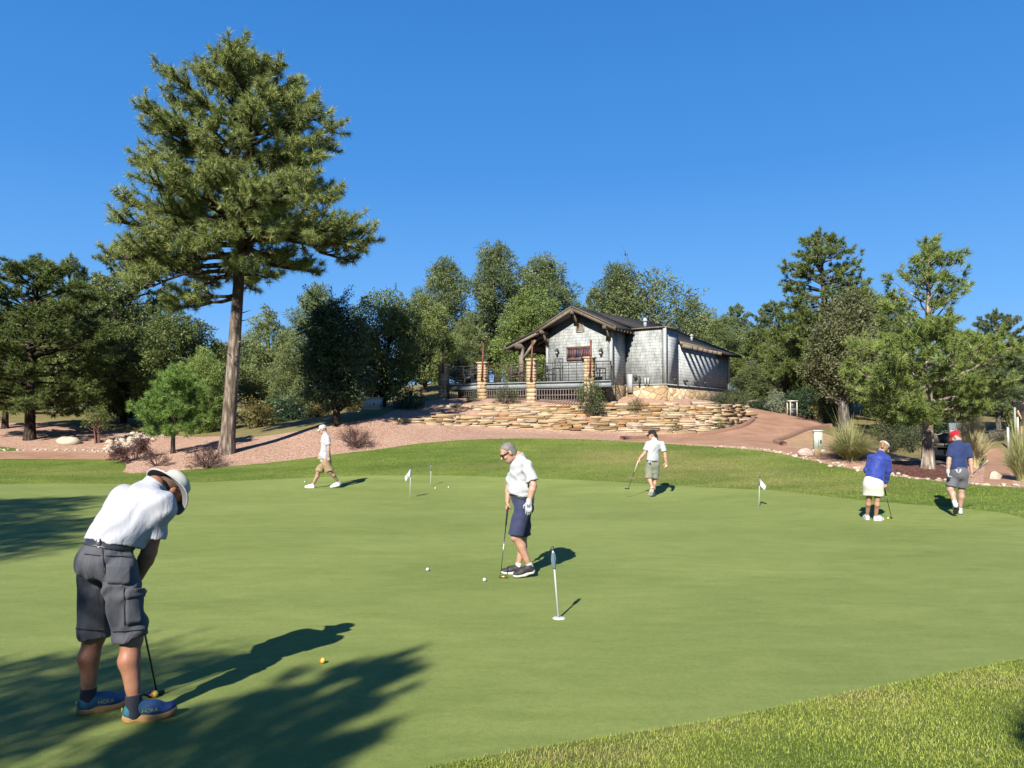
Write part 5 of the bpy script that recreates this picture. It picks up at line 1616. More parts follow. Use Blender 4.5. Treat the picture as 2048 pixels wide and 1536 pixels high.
# ---- boxes, bin, stand, posts
M_boxw = plain("cream_cabinet", (.80, .76, .68), .5, var=.05)
M_boxg = plain("pale_green_cabinet", (.62, .70, .58), .5, var=.05)
M_bin = plain("dark_green_bin", (.03, .045, .05), .5, var=.15)
def cabinet(px, py, w_, d_, h_, label, mat, rz_, name="utility_box", Yv=None):
    p = G(px, py) if Yv is None else at(px, Yv)
    P = empty(name, p, rz_, label, "utility box")
    mb = MB(); mb.box((0, 0, .02), (w_ + .12, d_ + .12, .12)); mb.build("plinth", M_rockp, P)
    mb = MB(); mb.box((0, 0, h_ / 2 + .05), (w_, d_, h_)); mb.build("cabinet", mat, P)
    mb = MB(); mb.box((0, 0, h_ + .075), (w_ + .05, d_ + .05, .05), taper=.96); mb.build("lid", mat, P)
    mb = MB(); mb.box((w_ * .28, -d_ / 2 - .015, h_ * .55), (.05, .03, .10)); mb.box((0, -d_ / 2 - .006, h_ * .5), (.012, .012, h_ * .85)); mb.build("latch", M_iron, P)
cabinet(746, 830, .80, .55, .50, "cream utility box on the slope left of the stone walls", M_boxw, -.35, Yv=37.2)
cabinet(1634, 903, .26, .26, .62, "pale green utility box beside the big fountain grass", M_boxg, -.25, Yv=24.8)
def bin_(px, Yv):
    p = at(px, Yv); P = empty("trash_bin", p, .3, "dark bin standing under the pines at the far left", "bin")
    mb = MB(); mb.box((0, 0, .33), (.38, .38, .66), taper=1.06); mb.build("bin_body", M_bin, P)
    mb = MB(); mb.box((0, 0, .69), (.46, .46, .06), taper=.8); mb.build("lid", M_bin, P)
    mb = MB(); mb.box((.02, -.21, .40), (.03, .02, .45)); mb.build("stripe", M_trimg, P)
bin_(62, 41)
p = at(1584, 42.3); P = empty("cooler_stand", p, .15, "white topped wooden stand with a dark water cooler beside the cart path", "stand")
M_cream = plain("cream_wood", (.66, .58, .46), .7, var=.12)
for x in (-.2, .2):
    for y in (-.17, .17):
        mb = MB(); mb.bar((x, y, 0), (x, y, .86), .06); mb.build("post", M_cream, P)
mb = MB(); mb.box((0, 0, .88), (.52, .46, .06)); mb.build("top", M_boxw, P)
mb = MB(); mb.box((0, 0, .42), (.42, .36, .03)); mb.build("shelf", M_cream, P)
mb = MB(); mb.lathe([(.15, .44), (.16, .50), (.16, .72), (.12, .76), (.02, .77)], 14); mb.box((0, -.16, .5), (.05, .06, .05)); mb.build("cooler", M_bin, P)
mb = MB(); mb.box((0, .0, .22), (.36, .30, .34)); mb.build("panel", M_bin, P)
for px, Yv, h_, r_, lb in ((1484, 44.5, .62, .09, "short wooden post at the far end of the clubhouse"), (1478, 43.5, 1.0, .07, "taller wooden post beside the clubhouse end shrub")):
    p = at(px, Yv); mb = MB(); mb.tube([(0, 0, -.1), (0, 0, h_)], r_, 10); o = mb.build("wooden_post", M_wood, None, p); tag(o, lb, "post")
p = at(1520, 46.5); mb = MB(); mb.tube([(-.9, 0, .62), (-.3, .05, .70), (.9, .1, .60)], [.07, .06, .05], 8); mb.tube([(-.8, 0, 0), (-.8, 0, .64)], .06, 8); mb.tube([(.8, .1, 0), (.8, .1, .63)], .06, 8)
tag(mb.build("log_rail", M_wood, None, p), "low rustic log rail behind the curve of the cart path", "rail")
# footpath things on the right
p = at(1991, 32.5); P = empty("mesh_gate", p, .1, "low wire mesh gate across the end of the right footpath", "gate")
mb = MB()
for s_ in (-1, 1): mb.bar((s_ * .34, 0, 0), (s_ * .34, 0, .5), .04)
mb.bar((-.34, 0, .48), (.34, 0, .48), .04); mb.bar((-.34, 0, .06), (.34, 0, .06), .04); mb.build("frame", M_iron, P)
mb = MB()
for f in np.linspace(-.3, .3, 11): mb.bar((f, 0, .06), (f, 0, .48), .012)
for f in np.linspace(.1, .44, 6): mb.bar((-.34, 0, f), (.34, 0, f), .012)
mb.build("mesh", M_brown, P)
for px, Yv, h_, lb in ((2014, 31, .85, "white marker post left of the far bystander"), (2034, 32, .95, "white marker post beside the far bystander")):
    p = at(px, Yv); mb = MB(); mb.tube([(0, 0, -.05), (0, 0, h_)], .045, 8); mb.lathe([(.045, h_), (.05, h_ + .02), (.001, h_ + .05)], 8); tag(mb.build("marker_post", M_boxw, None, p), lb, "post")
p = at(2029, 38); P = empty("path_light", p, 0, "thin dark path light pole at the right edge before the trees", "lamp")
mb = MB(); mb.tube([(0, 0, 0), (0, 0, 1.5)], .04, 8); mb.build("pole", M_trimg, P)
mb = MB(); mb.lathe([(.05, 1.5), (.14, 1.54), (.14, 1.74), (.17, 1.76), (.02, 1.86)], 10); mb.build("lamp_head", M_iron, P)

# ---- golf cart
M_cartb = plain("black_cart_paint", (.02, .02, .024), .18, var=.1, spec=.6)
M_tyre = plain("tyre_rubber", (.025, .025, .025), .9, var=.2)
M_chrome = plain("chrome_hub", (.70, .70, .70), .2, .9, var=.05)
M_seatc = plain("cart_seat", (.07, .065, .055), .6, var=.15)
m, n, l, b = new_mat("cart_windshield"); b.inputs['Base Color'].default_value = (.30, .36, .38, 1); setin(b, Roughness=.05); b.inputs['Alpha'].default_value = .35; b.inputs['Specular IOR Level'].default_value = .7
M_wind = m
cp_ = at(1903, 31.5); fwd = nrmz((-.05, -1, 0))
cart = empty("golf_cart", cp_, math.atan2(fwd[1], fwd[0]) - math.pi / 2, "black golf cart parked behind the pinyon trunk and the red capped golfer", "golf cart")
mb = MB()
mb.slab([(-.56, -1.1, .30), (-.56, -1.1, .62), (-.56, -.35, .62), (-.56, -.30, .34), (-.56, .55, .34), (-.56, .75, .80), (-.56, 1.0, .78), (-.56, 1.28, .55), (-.56, 1.30, .32)], (1.12, 0, 0))
mb.build("body", M_cartb, cart)
mb = MB(); mb.slab([(-.50, .60, .78), (-.50, .72, .98), (-.50, .82, .97), (-.50, .98, .80)], (1.0, 0, 0)); mb.build("dashboard", M_cartb, cart)
mb = MB(); mb.box((0, 1.30, .30), (1.0, .10, .12)); mb.build("bumper", M_tyre, cart)
mb = MB(); mb.box((0, -.40, .74), (1.0, .50, .14)); mb.box((0, -.68, 1.0), (1.0, .12, .48), M=Matrix.Rotation(-.15, 3, 'X')); mb.build("seat", M_seatc, cart)
mb = MB(); mb.box((0, -.12, 1.86), (1.16, 1.75, .06), taper=.93); mb.box((0, -.12, 1.81), (1.2, 1.8, .05)); mb.build("roof", M_cartb, cart)
for x in (-.52, .52):
    mb = MB(); mb.bar((x, .80, .80), (x, .62, 1.80), .04); mb.build("roof_post", M_tyre, cart)
    mb = MB(); mb.bar((x, -.86, .62), (x, -.86, 1.80), .04); mb.build("roof_post", M_tyre, cart)
    mb = MB(); mb.lathe([(.001, -.02), (.07, -.015), (.08, .01), (.001, .02)], 12, (x * .72, 1.22, .60), Matrix.Rotation(math.pi / 2 - .5, 3, 'X')); mb.build("headlight", M_chrome, cart)
    for y in (.88, -.78):
        mb = MB(); Rm = Matrix.Rotation(math.pi / 2, 3, 'Y'); sx = .56 if x > 0 else -.56
        mb.lathe([(.13, -.09), (.22, -.09), (.235, -.06), (.235, .06), (.22, .09), (.13, .09)], 20, (sx, y, .235), Rm); wh = mb.build("wheel", M_tyre, cart, smooth=False)
        mb = MB(); mb.lathe([(.02, -.095), (.13, -.085), (.135, -.06), (.135, .06), (.13, .085), (.02, .095)], 14, (sx, y, .235), Rm); mb.build("rim", M_chrome, wh)
mb = MB(); mb.slab([(-.48, .78, .98), (.48, .78, .98), (.48, .62, 1.78), (-.48, .62, 1.78)], (0, .012, .002)); mb.build("windshield", M_wind, cart)
mb = MB(); mb.bar((-.50, .775, 1.36), (.50, .775 - .075, 1.36), .03, .04); mb.build("windshield_bar", M_boxw, cart)
mb = MB(); mb.bar((-.45, 1.06, .70), (.45, 1.06, .70), .03, .03); mb.bar((-.50, 1.20, .60), (-.2, 1.28, .56), .03, .03); mb.build("trim", M_chrome, cart)
mb = MB()
n_ = 16
for i in range(n_):
    a, b_ = 2 * math.pi * i / n_, 2 * math.pi * (i + 1) / n_
    q = lambda t: Vector((-.25 + .17 * math.cos(t), .45 + .17 * math.sin(t) * .5, 1.05 + .17 * math.sin(t) * .85))
    mb.bar(q(a), q(b_), .025)
mb.bar((-.25, .45, 1.05), (-.25, .75, .9), .03); mb.build("steering_wheel", M_tyre, cart)
# ------------------------------------------------------------------ people
class SDF:
    "signed distance grid with smooth unions, turned into a closed smooth skin"
    def __init__(s, lo, hi, h):
        s.h = h
        s.o = np.asarray(lo, float) - 4 * h
        s.n = np.ceil((np.asarray(hi) - s.o) / h).astype(int) + 5
        s.F = np.full(s.n, 1.0, np.float32)
    def blk(s, lo, hi):
        a = np.clip(np.floor((lo - s.o) / s.h).astype(int), 0, s.n)
        b = np.clip(np.ceil((hi - s.o) / s.h).astype(int) + 1, 0, s.n)
        sl = tuple(slice(x, y) for x, y in zip(a, b))
        ax = [(np.arange(x, y) * s.h + o).astype(np.float32) for x, y, o in zip(a, b, s.o)]
        return sl, ax
    def merge(s, sl, d, k, planes, sub=False):
        for p, n in planes:
            X = s._ax
            pd = (X[0][:, None, None] - p[0]) * n[0] + (X[1][None, :, None] - p[1]) * n[1] + (X[2][None, None, :] - p[2]) * n[2]
            d = np.maximum(d, pd)
        f = s.F[sl]
        if sub:
            s.F[sl] = np.maximum(f, -d); return
        if k > 0:
            q = np.maximum(k - np.abs(f - d), 0) / k
            s.F[sl] = np.minimum(f, d) - q * q * k * .25
        else:
            s.F[sl] = np.minimum(f, d)
    def cone(s, a, b, ra, rb, k=.02, planes=(), flat=None, sub=False):
        a, b = np.asarray(a, float), np.asarray(b, float)
        m = max(ra, rb) * (1.0 if flat is None else max(1, flat[1])) + k + 3 * s.h
        sl, ax = s.blk(np.minimum(a, b) - m, np.maximum(a, b) + m)
        s._ax = ax
        ba = b - a; L2 = max(1e-9, ba @ ba)
        x = ax[0][:, None, None] - a[0]; y = ax[1][None, :, None] - a[1]; z = ax[2][None, None, :] - a[2]
        t = np.clip((x * ba[0] + y * ba[1] + z * ba[2]) / L2, 0, 1)
        vx = x - t * ba[0]; vy = y - t * ba[1]; vz = z - t * ba[2]
        g = 1.0
        if flat is not None:
            n, q = flat
            vn = (vx * n[0] + vy * n[1] + vz * n[2]) * (1 / q - 1)
            vx = vx + n[0] * vn; vy = vy + n[1] * vn; vz = vz + n[2] * vn
            g = min(1, q) * .5 + .5
        d = (np.sqrt(vx * vx + vy * vy + vz * vz) - (ra + (rb - ra) * t)) * g
        s.merge(sl, d, k, planes, sub)
    def ell(s, c, r, M=None, k=.02, planes=(), sub=False):
        c = np.asarray(c, float); r = np.asarray(r, float)
        m = r.max() + k + 3 * s.h
        sl, ax = s.blk(c - m, c + m)
        s._ax = ax
        x = ax[0][:, None, None] - c[0]; y = ax[1][None, :, None] - c[1]; z = ax[2][None, None, :] - c[2]
        if M is None: M = np.eye(3)
        u = [(x * M[0, i] + y * M[1, i] + z * M[2, i]) / r[i] for i in range(3)]   # columns of M are the axes
        q = np.sqrt(u[0] ** 2 + u[1] ** 2 + u[2] ** 2)
        u2 = np.sqrt((u[0] / r[0]) ** 2 + (u[1] / r[1]) ** 2 + (u[2] / r[2]) ** 2) + 1e-6
        d = q * (q - 1) / u2
        s.merge(sl, d.astype(np.float32), k, planes, sub)
    def cut(s, p, n):
        X = [np.arange(m) * s.h + o for m, o in zip(s.n, s.o)]
        pd = (X[0][:, None, None] - p[0]) * n[0] + (X[1][None, :, None] - p[1]) * n[1] + (X[2][None, None, :] - p[2]) * n[2]
        s.F = np.maximum(s.F, pd.astype(np.float32))
    def folds(s, amp, seed, waves, env=True):
        "cloth creases: warped directed waves"
        r_ = np.random.default_rng(seed)
        X = [np.arange(m) * s.h + o - oo for m, o, oo in zip(s.n, s.o, s.o)]
        x, y, z = X[0][:, None, None], X[1][None, :, None], X[2][None, None, :]
        tot = 0
        for d, fr in waves:
            d = np.asarray(d, float); d = d / np.linalg.norm(d)
            e = r_.normal(size=3); e /= np.linalg.norm(e)
            ph = r_.uniform(0, 6.28, 4)
            wv = .9 * np.sin((x * e[0] + y * e[1] + z * e[2]) * fr * .45 + ph[0]) + .6 * np.sin((x * e[2] - y * e[0] + z * e[1]) * fr * .8 + ph[1])
            f = np.sin((x * d[0] + y * d[1] + z * d[2]) * fr + wv * 1.6 + ph[2])
            f = np.sign(f) * np.abs(f) ** .8
            if env:
                e2 = r_.normal(size=3) * 7
                f = f * np.clip(.5 + .8 * np.sin(x * e2[0] + y * e2[1] + z * e2[2] + ph[3]), 0, 1)
            tot = tot + f
        s.F = s.F + (tot * amp).astype(np.float32)
    def arrays(s):
        F = s.F
        ins = F < 0
        n = np.array(F.shape) - 1
        cnt = np.zeros(n, np.int8)
        offs = [(i, j, k) for i in (0, 1) for j in (0, 1) for k in (0, 1)]
        for i, j, k in offs:
            cnt += ins[i:i + n[0], j:j + n[1], k:k + n[2]]
        act = np.argwhere((cnt > 0) & (cnt < 8))
        idx = np.full(n, -1, np.int32)
        idx[act[:, 0], act[:, 1], act[:, 2]] = np.arange(len(act))
        vals = {o: F[act[:, 0] + o[0], act[:, 1] + o[1], act[:, 2] + o[2]] for o in offs}
        acc = np.zeros((len(act), 3)); num = np.zeros(len(act))
        for a in offs:
            for ax in range(3):
                if a[ax] == 0:
                    b = list(a); b[ax] = 1; b = tuple(b)
                    va, vb = vals[a], vals[b]
                    m = (va < 0) != (vb < 0)
                    t = np.where(m, va / np.where(m, va - vb, 1), 0)
                    p = np.array(a, float)[None] + np.eye(3)[ax][None] * t[:, None]
                    acc += p * m[:, None]; num += m
        V = s.o + (act + acc / num[:, None]) * s.h
        Q = []
        for ax in range(3):
            u, v = (ax + 1) % 3, (ax + 2) % 3
            sl0 = [slice(1, n[i]) for i in range(3)]; sl1 = list(sl0)
            sl0[ax] = slice(0, n[ax]); sl1[ax] = slice(1, n[ax] + 1)
            A, B = ins[tuple(sl0)], ins[tuple(sl1)]
            e = np.argwhere(A != B)
            if len(e) == 0: continue
            base = e + 1; base[:, ax] = e[:, ax]
            def cell(du, dv):
                c = base.copy(); c[:, u] += du; c[:, v] += dv
                return idx[c[:, 0], c[:, 1], c[:, 2]]
            q = np.stack([cell(-1, -1), cell(0, -1), cell(0, 0), cell(-1, 0)], 1)
            fl = ~A[e[:, 0], e[:, 1], e[:, 2]]
            q[fl] = q[fl][:, ::-1]
            Q.append(q)
        Q = np.vstack(Q)
        Q = Q[(Q >= 0).all(1)]
        return V, Q
    def obj(s, name, mat, parent, org, relax=1):
        V, Q = s.arrays()
        for _ in range(relax):       # light smoothing
            S = np.zeros_like(V); c = np.zeros(len(V))
            for a in range(4):
                i, j = Q[:, a], Q[:, (a + 1) % 4]
                np.add.at(S, i, V[j]); np.add.at(c, i, 1)
                np.add.at(S, j, V[i]); np.add.at(c, j, 1)
            V = V * .6 + S / np.maximum(c, 1)[:, None] * .4
        me = np_mesh(name, V - np.asarray(org), Q, mat, True)
        return link(name, me, parent)

def frame(f, u):
    f = nrmz(f); x = nrmz(np.cross(f, u)); z = np.cross(x, f)
    return np.stack([x, f, z], 1)      # columns right, forward, up

def cloth(name, c, rough=.8, weave=900, bmp=.15, var=.05, wr=0.0):
    c = kk(c)
    m, n, l, b = new_mat(name)
    co = coords(n)
    t = noise_node(n, l, 6, 4, .6, co)
    r = ramp(n, l, t.outputs[0], [(.3, tuple(x * (1 - var) for x in c)), (.7, tuple(min(1, x * (1 + var)) for x in c))])
    l.new(r.outputs[0], b.inputs['Base Color'])
    setin(b, Roughness=rough)
    b.inputs['Specular IOR Level'].default_value = .2
    b.inputs['Sheen Weight'].default_value = .08
    t2 = noise_node(n, l, 9, 4, .55, mapping(n, l, co, (1, 1, .55), (.3, .4, .2)), 1.2)
    t3 = noise_node(n, l, weave, 2, .5, co)
    mx = n.new("ShaderNodeMath"); mx.operation = 'MULTIPLY_ADD'
    l.new(t3.outputs[0], mx.inputs[0]); mx.inputs[1].default_value = .06; l.new(t2.outputs[0], mx.inputs[2])
    bump(n, l, mx.outputs[0], bmp, .05, b)
    return m

def skin_mat(name, c):
    c = kk(c)
    m, n, l, b = new_mat(name)
    co = coords(n)
    t = noise_node(n, l, 18, 5, .65, co)
    t2 = noise_node(n, l, 4, 3, .6, co)
    r = ramp(n, l, t.outputs[0], [(.3, (c[0] * .86, c[1] * .80, c[2] * .78)), (.7, (min(1, c[0] * 1.1), c[1] * 1.1, c[2] * 1.1))])
    r2 = ramp(n, l, t2.outputs[0], [(.35, (1, .86, .82)), (.65, (1, 1, 1))])
    l.new(mixc(n, l, .7, r.outputs[0], r2.outputs[0], 'MULTIPLY'), b.inputs['Base Color'])
    setin(b, Roughness=.52)
    b.inputs['Specular IOR Level'].default_value = .35
    b.inputs['Subsurface Weight'].default_value = .08
    b.inputs['Subsurface Radius'].default_value = (.02, .008, .005)
    bump(n, l, t.outputs[0], .12, .01, b)
    return m

SK_tan = skin_mat("tanned_skin", (.48, .235, .14))
SK_mid = skin_mat("fair_tanned_skin", (.66, .40, .28))
SK_fair = skin_mat("fair_skin", (.62, .41, .31))
C_white = cloth("white_cloth", (.60, .61, .67), bmp=.35)
C_white2 = cloth("white_knit", (.62, .63, .66), bmp=.3)
C_char = cloth("charcoal_cloth", (.125, .13, .15), bmp=.45)
C_navy = cloth("navy_cloth", (.045, .055, .125), bmp=.2)
C_navy2 = cloth("dark_blue_knit", (.028, .05, .16), bmp=.15)
C_royal = cloth("royal_blue_cloth", (.035, .065, .36), bmp=.25, rough=.6)
C_khaki = cloth("khaki_cloth", (.42, .30, .16), bmp=.25)
C_sage = cloth("sage_grey_cloth", (.30, .31, .235), bmp=.2)
C_grey = cloth("grey_cloth", (.165, .165, .19), bmp=.2)
C_skirt = cloth("off_white_cloth", (.78, .75, .66), bmp=.2)
C_black = cloth("black_cloth", (.018, .016, .018), bmp=.15)
C_red = cloth("red_cloth", (.62, .012, .03), bmp=.1)
C_hat = cloth("pale_hat_cloth", (.66, .68, .60), bmp=.15)
C_hatin = cloth("grey_hat_lining", (.26, .25, .26), bmp=.1)
C_socks = cloth("white_sock", (.74, .74, .76))
C_dksock = cloth("dark_sock", (.03, .035, .05))
M_leather = plain("dark_leather", (.05, .053, .06), .35, var=.15)
M_hairg = plain("grey_hair", (.24, .22, .20), .6, var=.55, scale=60, bmp=.5)
M_hairb = plain("black_hair", (.014, .011, .011), .5, var=.4, scale=60, bmp=.4)
M_hairy = plain("blond_hair", (.42, .24, .10), .55, var=.45, scale=60, bmp=.4)
M_hairr = plain("brown_hair", (.14, .075, .045), .6, var=.4, scale=60, bmp=.4)
M_lens = plain("dark_lens", (.012, .008, .008), .12, var=.1)
M_shoeb = plain("black_shoe", (.028, .026, .027), .7, var=.3, scale=40, bmp=.2)
M_shoew = plain("white_shoe", (.78, .78, .77), .6, var=.05, scale=40, bmp=.1)
M_solew = plain("white_sole", (.82, .80, .76), .6, var=.05)
M_soled = plain("dark_sole", (.06, .055, .05), .7, var=.3)
def blue_shoe():
    m, n, l, b = new_mat("blue_shoe_mesh")
    co = coords(n)
    sep = n.new("ShaderNodeSeparateXYZ"); l.new(co, sep.inputs[0])
    r = ramp(n, l, sep.outputs[1], [(.02, (.010, .085, .12)), (.16, (.008, .04, .125)), (.30, (.006, .022, .11))])
    l.new(r.outputs[0], b.inputs['Base Color']); setin(b, Roughness=.7)
    t = noise_node(n, l, 120, 3, .6, co)
    bump(n, l, t.outputs[0], .3, .004, b)
    return m
M_shoeblue = blue_shoe()
M_soletan = plain("tan_sole", (.50, .27, .09), .7, var=.3, scale=25)

def hand(S, wr, d, th, nrm, curl, sc=1.0, thumb=.5):
    "palm, four bent fingers of their own length, thumb from the side of the palm"
    d = nrmz(d); th = nrmz(np.asarray(th, float) - d * np.dot(th, d))
    nz = np.cross(d, th); nz = nz if np.dot(nz, nrm) > 0 else -nz
    S.cone(wr - d * .01, wr + d * .078 * sc, .030 * sc, .043 * sc, .012, flat=(nz, .42))
    for off, ln, cv in ((.030, .070, .92), (.0105, .079, 1.0), (-.009, .073, 1.05), (-.028, .057, 1.12)):
        p = wr + d * (.080 - abs(off) * .15) * sc + th * off * sc
        a = 0; r = .0098 * sc
        for seg, part in enumerate((.46, .30, .24)):
            a += curl * cv * (.75 if seg == 0 else 1.0)
            dd = d * math.cos(a) + nz * math.sin(a) + th * off * .9 * (1 - seg * .3)
            q = p + nrmz(dd) * ln * part * 1.08 * sc
            S.cone(p, q, r, r * .88, .004)
            p = q; r *= .88
    p = wr + d * .022 * sc + th * .028 * sc
    dd = nrmz(d * .62 + th * .62 + nz * (.25 + thumb * .35))
    q = p + dd * .040 * sc
    S.cone(p, q, .0145 * sc, .0115 * sc, .010)
    dd = nrmz(d * .85 + th * (.25 - thumb * .3) + nz * (.25 + thumb * .5))
    S.cone(q, q + dd * .032 * sc, .0112 * sc, .009 * sc, .004)

def shoe_meshes(L, wd, sole_h, rocker=0.0, hi=.075, chunky=1.0):
    "upper and sole of one shoe: heel at the origin, toe along +y, ground z=0"
    S = SDF((-.09, -.04, -.02), (.09, L + .04, .16), .0055)
    pl = [(np.array([0, 0, sole_h * .8]), np.array([0, 0, -1.0]))]
    S.cone((0, .045, sole_h + .012), (0, .06, hi + .02), .036, .036, .03, pl)
    S.cone((0, .045, sole_h + .02), (.004, L * .55, sole_h + .025), .037, .042, .03, pl)
    S.cone((.004, L * .55, sole_h + .02), (.006, L - .05, sole_h + .006), wd / 2 * .96, wd / 2 * .86, .03, pl, flat=(np.array([0, 0, 1.0]), .75))
    S.cone((0, .08, hi + .005), (.004, L * .62, sole_h + .03), .033, .03, .03, pl)
    up = S.arrays()
    S2 = SDF((-.09, -.04, -.02), (.09, L + .04, .10), .0055)
    pl = [(np.array([0, 0, sole_h]), np.array([0, 0, 1.0])), (np.array([0, 0, 0.0]), np.array([0, 0, -1.0]))]
    S2.cone((0, .045, sole_h * .5), (.004, L * .5, sole_h * .5), .043 * chunky, .040 * chunky, .03, pl)
    S2.cone((.004, L * .5, sole_h * .5), (.006, L - .052, sole_h * .5), wd / 2 * 1.0 * chunky, wd / 2 * .96 * chunky, .03, pl)
    so = S2.arrays()
    out_ = []
    for V, Q in (up, so):
        V = V.copy()
        t = np.clip((V[:, 1] - L * .62) / (L * .38), 0, 1); t2 = np.clip((L * .22 - V[:, 1]) / (L * .22), 0, 1)
        V[:, 2] += (t ** 2) * (.016 + rocker) + t2 ** 2 * rocker * .7
        out_.append((V, Q))
    return out_
SH_norm = shoe_meshes(.295, .098, .026)
SH_run = shoe_meshes(.295, .102, .034, .012, .078, 1.06)
SH_lady = shoe_meshes(.26, .088, .024)

def shoe(parent, org, heel, toe, SHM, mu, ms, up=(0, 0, 1), name="shoe", label=None):
    heel, toe = np.asarray(heel, float), np.asarray(toe, float)
    f = nrmz(toe - heel); x = nrmz(np.cross(f, up)); z = np.cross(x, f)
    M = np.eye(4); M[:3, 0] = x; M[:3, 1] = f; M[:3, 2] = z; M[:3, 3] = heel - org
    o = link(name, np_mesh(name, SHM[0][0], SHM[0][1], mu, True), parent)
    o.matrix_local = Matrix(M.tolist())
    s_ = link("sole", np_mesh("sole", SHM[1][0], SHM[1][1], ms, True), o)
    if label: o["label"] = label
    return o

def head_skin(S, c, M, k=.02, ears=True, neck=None, scale=1.0):
    def L(p): return c + M @ (np.array(p) * scale)
    e = lambda p, r, kk=.02: S.ell(L(p), np.array(r) * scale, M, kk)
    S.ell(L((0, -.012, .035)), np.array((.074, .094, .084)) * scale, M, 0.0)
    e((0, .028, -.035), (.058, .062, .088), .03)
    e((0, .055, -.098), (.026, .024, .020), .03)           # chin
    e((0, .02, -.085), (.05, .055, .035), .03)             # jaw
    S.cone(L((0, .086, .012)), L((0, .112, -.030)), .010 * scale, .0165 * scale, .012)   # nose
    S.cone(L((-.036, .080, .026)), L((.036, .080, .026)), .012 * scale, .012 * scale, .02)   # brow
    for sx in (-1, 1):
        e((.034 * sx, .068, -.03), (.026, .022, .024), .02)  # cheek
        S.ell(L((.031 * sx, .094, .006)), np.array((.014, .012, .010)) * scale, M, 0, sub=True)   # eye socket
    S.cone(L((-.020, .086, -.062)), L((.020, .086, -.062)), .0075 * scale, .0075 * scale, .006)   # upper lip
    S.cone(L((-.017, .083, -.075)), L((.017, .083, -.075)), .0085 * scale, .0085 * scale, .006)   # lower lip
    if ears:
        for sx in (-1, 1):
            S.ell(L((.077 * sx, -.008, -.008)), np.array((.012, .022, .034)) * scale, M, .008)
    if neck is not None:
        S.cone(L((0, -.03, -.05)), neck, .056 * scale, .062 * scale, .03)

def eyes(parent, org, c, M):
    for sx in (-1, 1):
        mb = MB()
        p = c + M @ np.array((.031 * sx, .083, .006)) - org
        Mx = Matrix(M.tolist())
        mb.lathe([(.001, -.012), (.009, -.008), (.0125, 0), (.009, .008), (.001, .012)], 10, tuple(p), Mx)
        mb.build("eye", M_lens, parent, smooth=True)

def cap(parent, org, c, M, mat, name="cap", bill=True, visor=False, button=True, tilt=0.0):
    "baseball cap: panelled dome and curved bill; or a visor (band and bill)"
    T = M @ np.array(Matrix.Rotation(tilt, 3, 'X'))
    V, F = [], []
    n = 32
    rx, ry = (.083, .104) if not visor else (.091, .113)
    prof_ = [(1.0, .022), (1.005, .05), (.97, .078), (.86, .102), (.64, .120), (.34, .130), (.04, .133)] if not visor else [(1.0, .020), (1.01, .04), (.985, .062)]
    for k, z in prof_:
        for i in range(n):
            a = 2 * math.pi * i / n
            rr = 1 + .012 * math.cos(6 * a)
            V.append((rx * k * math.cos(a) * rr, -.012 + ry * k * math.sin(a) * rr, z))
    m = len(prof_)
    for k in range(m - 1):
        for i in range(n):
            j = (i + 1) % n
            F.append([k * n + i, k * n + j, (k + 1) * n + j, (k + 1) * n + i])
    if not visor: F.append([(m - 1) * n + i for i in range(n)])
    P = np.array(V) @ T.T + c - org
    o = link(name, np_mesh(name, P, F, mat, True), parent)
    if bill:
        V, F = [], []
        nu, nv = 15, 6
        for s_ in (0, 1):
            for j in range(nv):
                for i in range(nu):
                    u = -1 + 2 * i / (nu - 1); v = j / (nv - 1)
                    a = math.pi / 2 - u * 1.12
                    bx, by = rx * math.cos(a) * 1.02, -.012 + ry * math.sin(a) * 1.02
                    ex, ey = .086 * math.sin(u * 1.12) * .98, .085 + .078 * math.cos(u * 1.25) - .01
                    x = bx + (ex - bx) * v; y = by + (ey - by) * v
                    z = .026 - .030 * v - .030 * (u * u) * v + s_ * .004
                    V.append((x, y, z))
        N = nu * nv
        for j in range(nv - 1):
            for i in range(nu - 1):
                q = [j * nu + i, j * nu + i + 1, (j + 1) * nu + i + 1, (j + 1) * nu + i]
                F.append(q[::-1]); F.append([x + N for x in q])
        for i in range(nu - 1):
            a, b = (nv - 1) * nu + i, (nv - 1) * nu + i + 1
            F.append([a, b, b + N, a + N])
        P = np.array(V) @ T.T + c - org
        link("bill", np_mesh("bill", P, F, mat, True), o)
    return o

def bucket_hat(parent, org, c, M):
    n = 48
    def ringset(prof_, wave):
        V, F = [], []
        for r, z in prof_:
            for i in range(n):
                a = 2 * math.pi * i / n
                w_ = wave * max(0, (r - .1) / .06)
                V.append((r * .92 * math.cos(a) * (1 + .03 * math.cos(2 * a)), -.012 + r * 1.05 * math.sin(a), z + w_ * (.020 * math.cos(2 * a + .3) + .008 * math.sin(3 * a))))
        for k in range(len(prof_) - 1):
            for i in range(n):
                j = (i + 1) % n
                F.append([k * n + i, k * n + j, (k + 1) * n + j, (k + 1) * n + i])
        return np.array(V), F
    V, F = ringset([(.165, .012), (.14, .022), (.115, .032), (.101, .040), (.098, .065), (.096, .095), (.090, .118), (.070, .132), (.035, .138), (.003, .139)], 1)
    o = link("sun_hat", np_mesh("sun_hat", V @ M.T + c - org, F, C_hat, True), parent)
    V, F = ringset([(.100, .036), (.115, .027), (.14, .017), (.165, .008)], 1)
    link("lining", np_mesh("lining", V @ M.T + c - org, F, C_hatin, True), o)
    V, F = ringset([(.164, .006), (.170, .006), (.171, .014), (.164, .015)], 1)
    link("brim_edge", np_mesh("brim_edge", V @ M.T + c - org, F, C_white2, True), o)
    V, F = ringset([(.1015, .038), (.1005, .058)], 0)
    return o

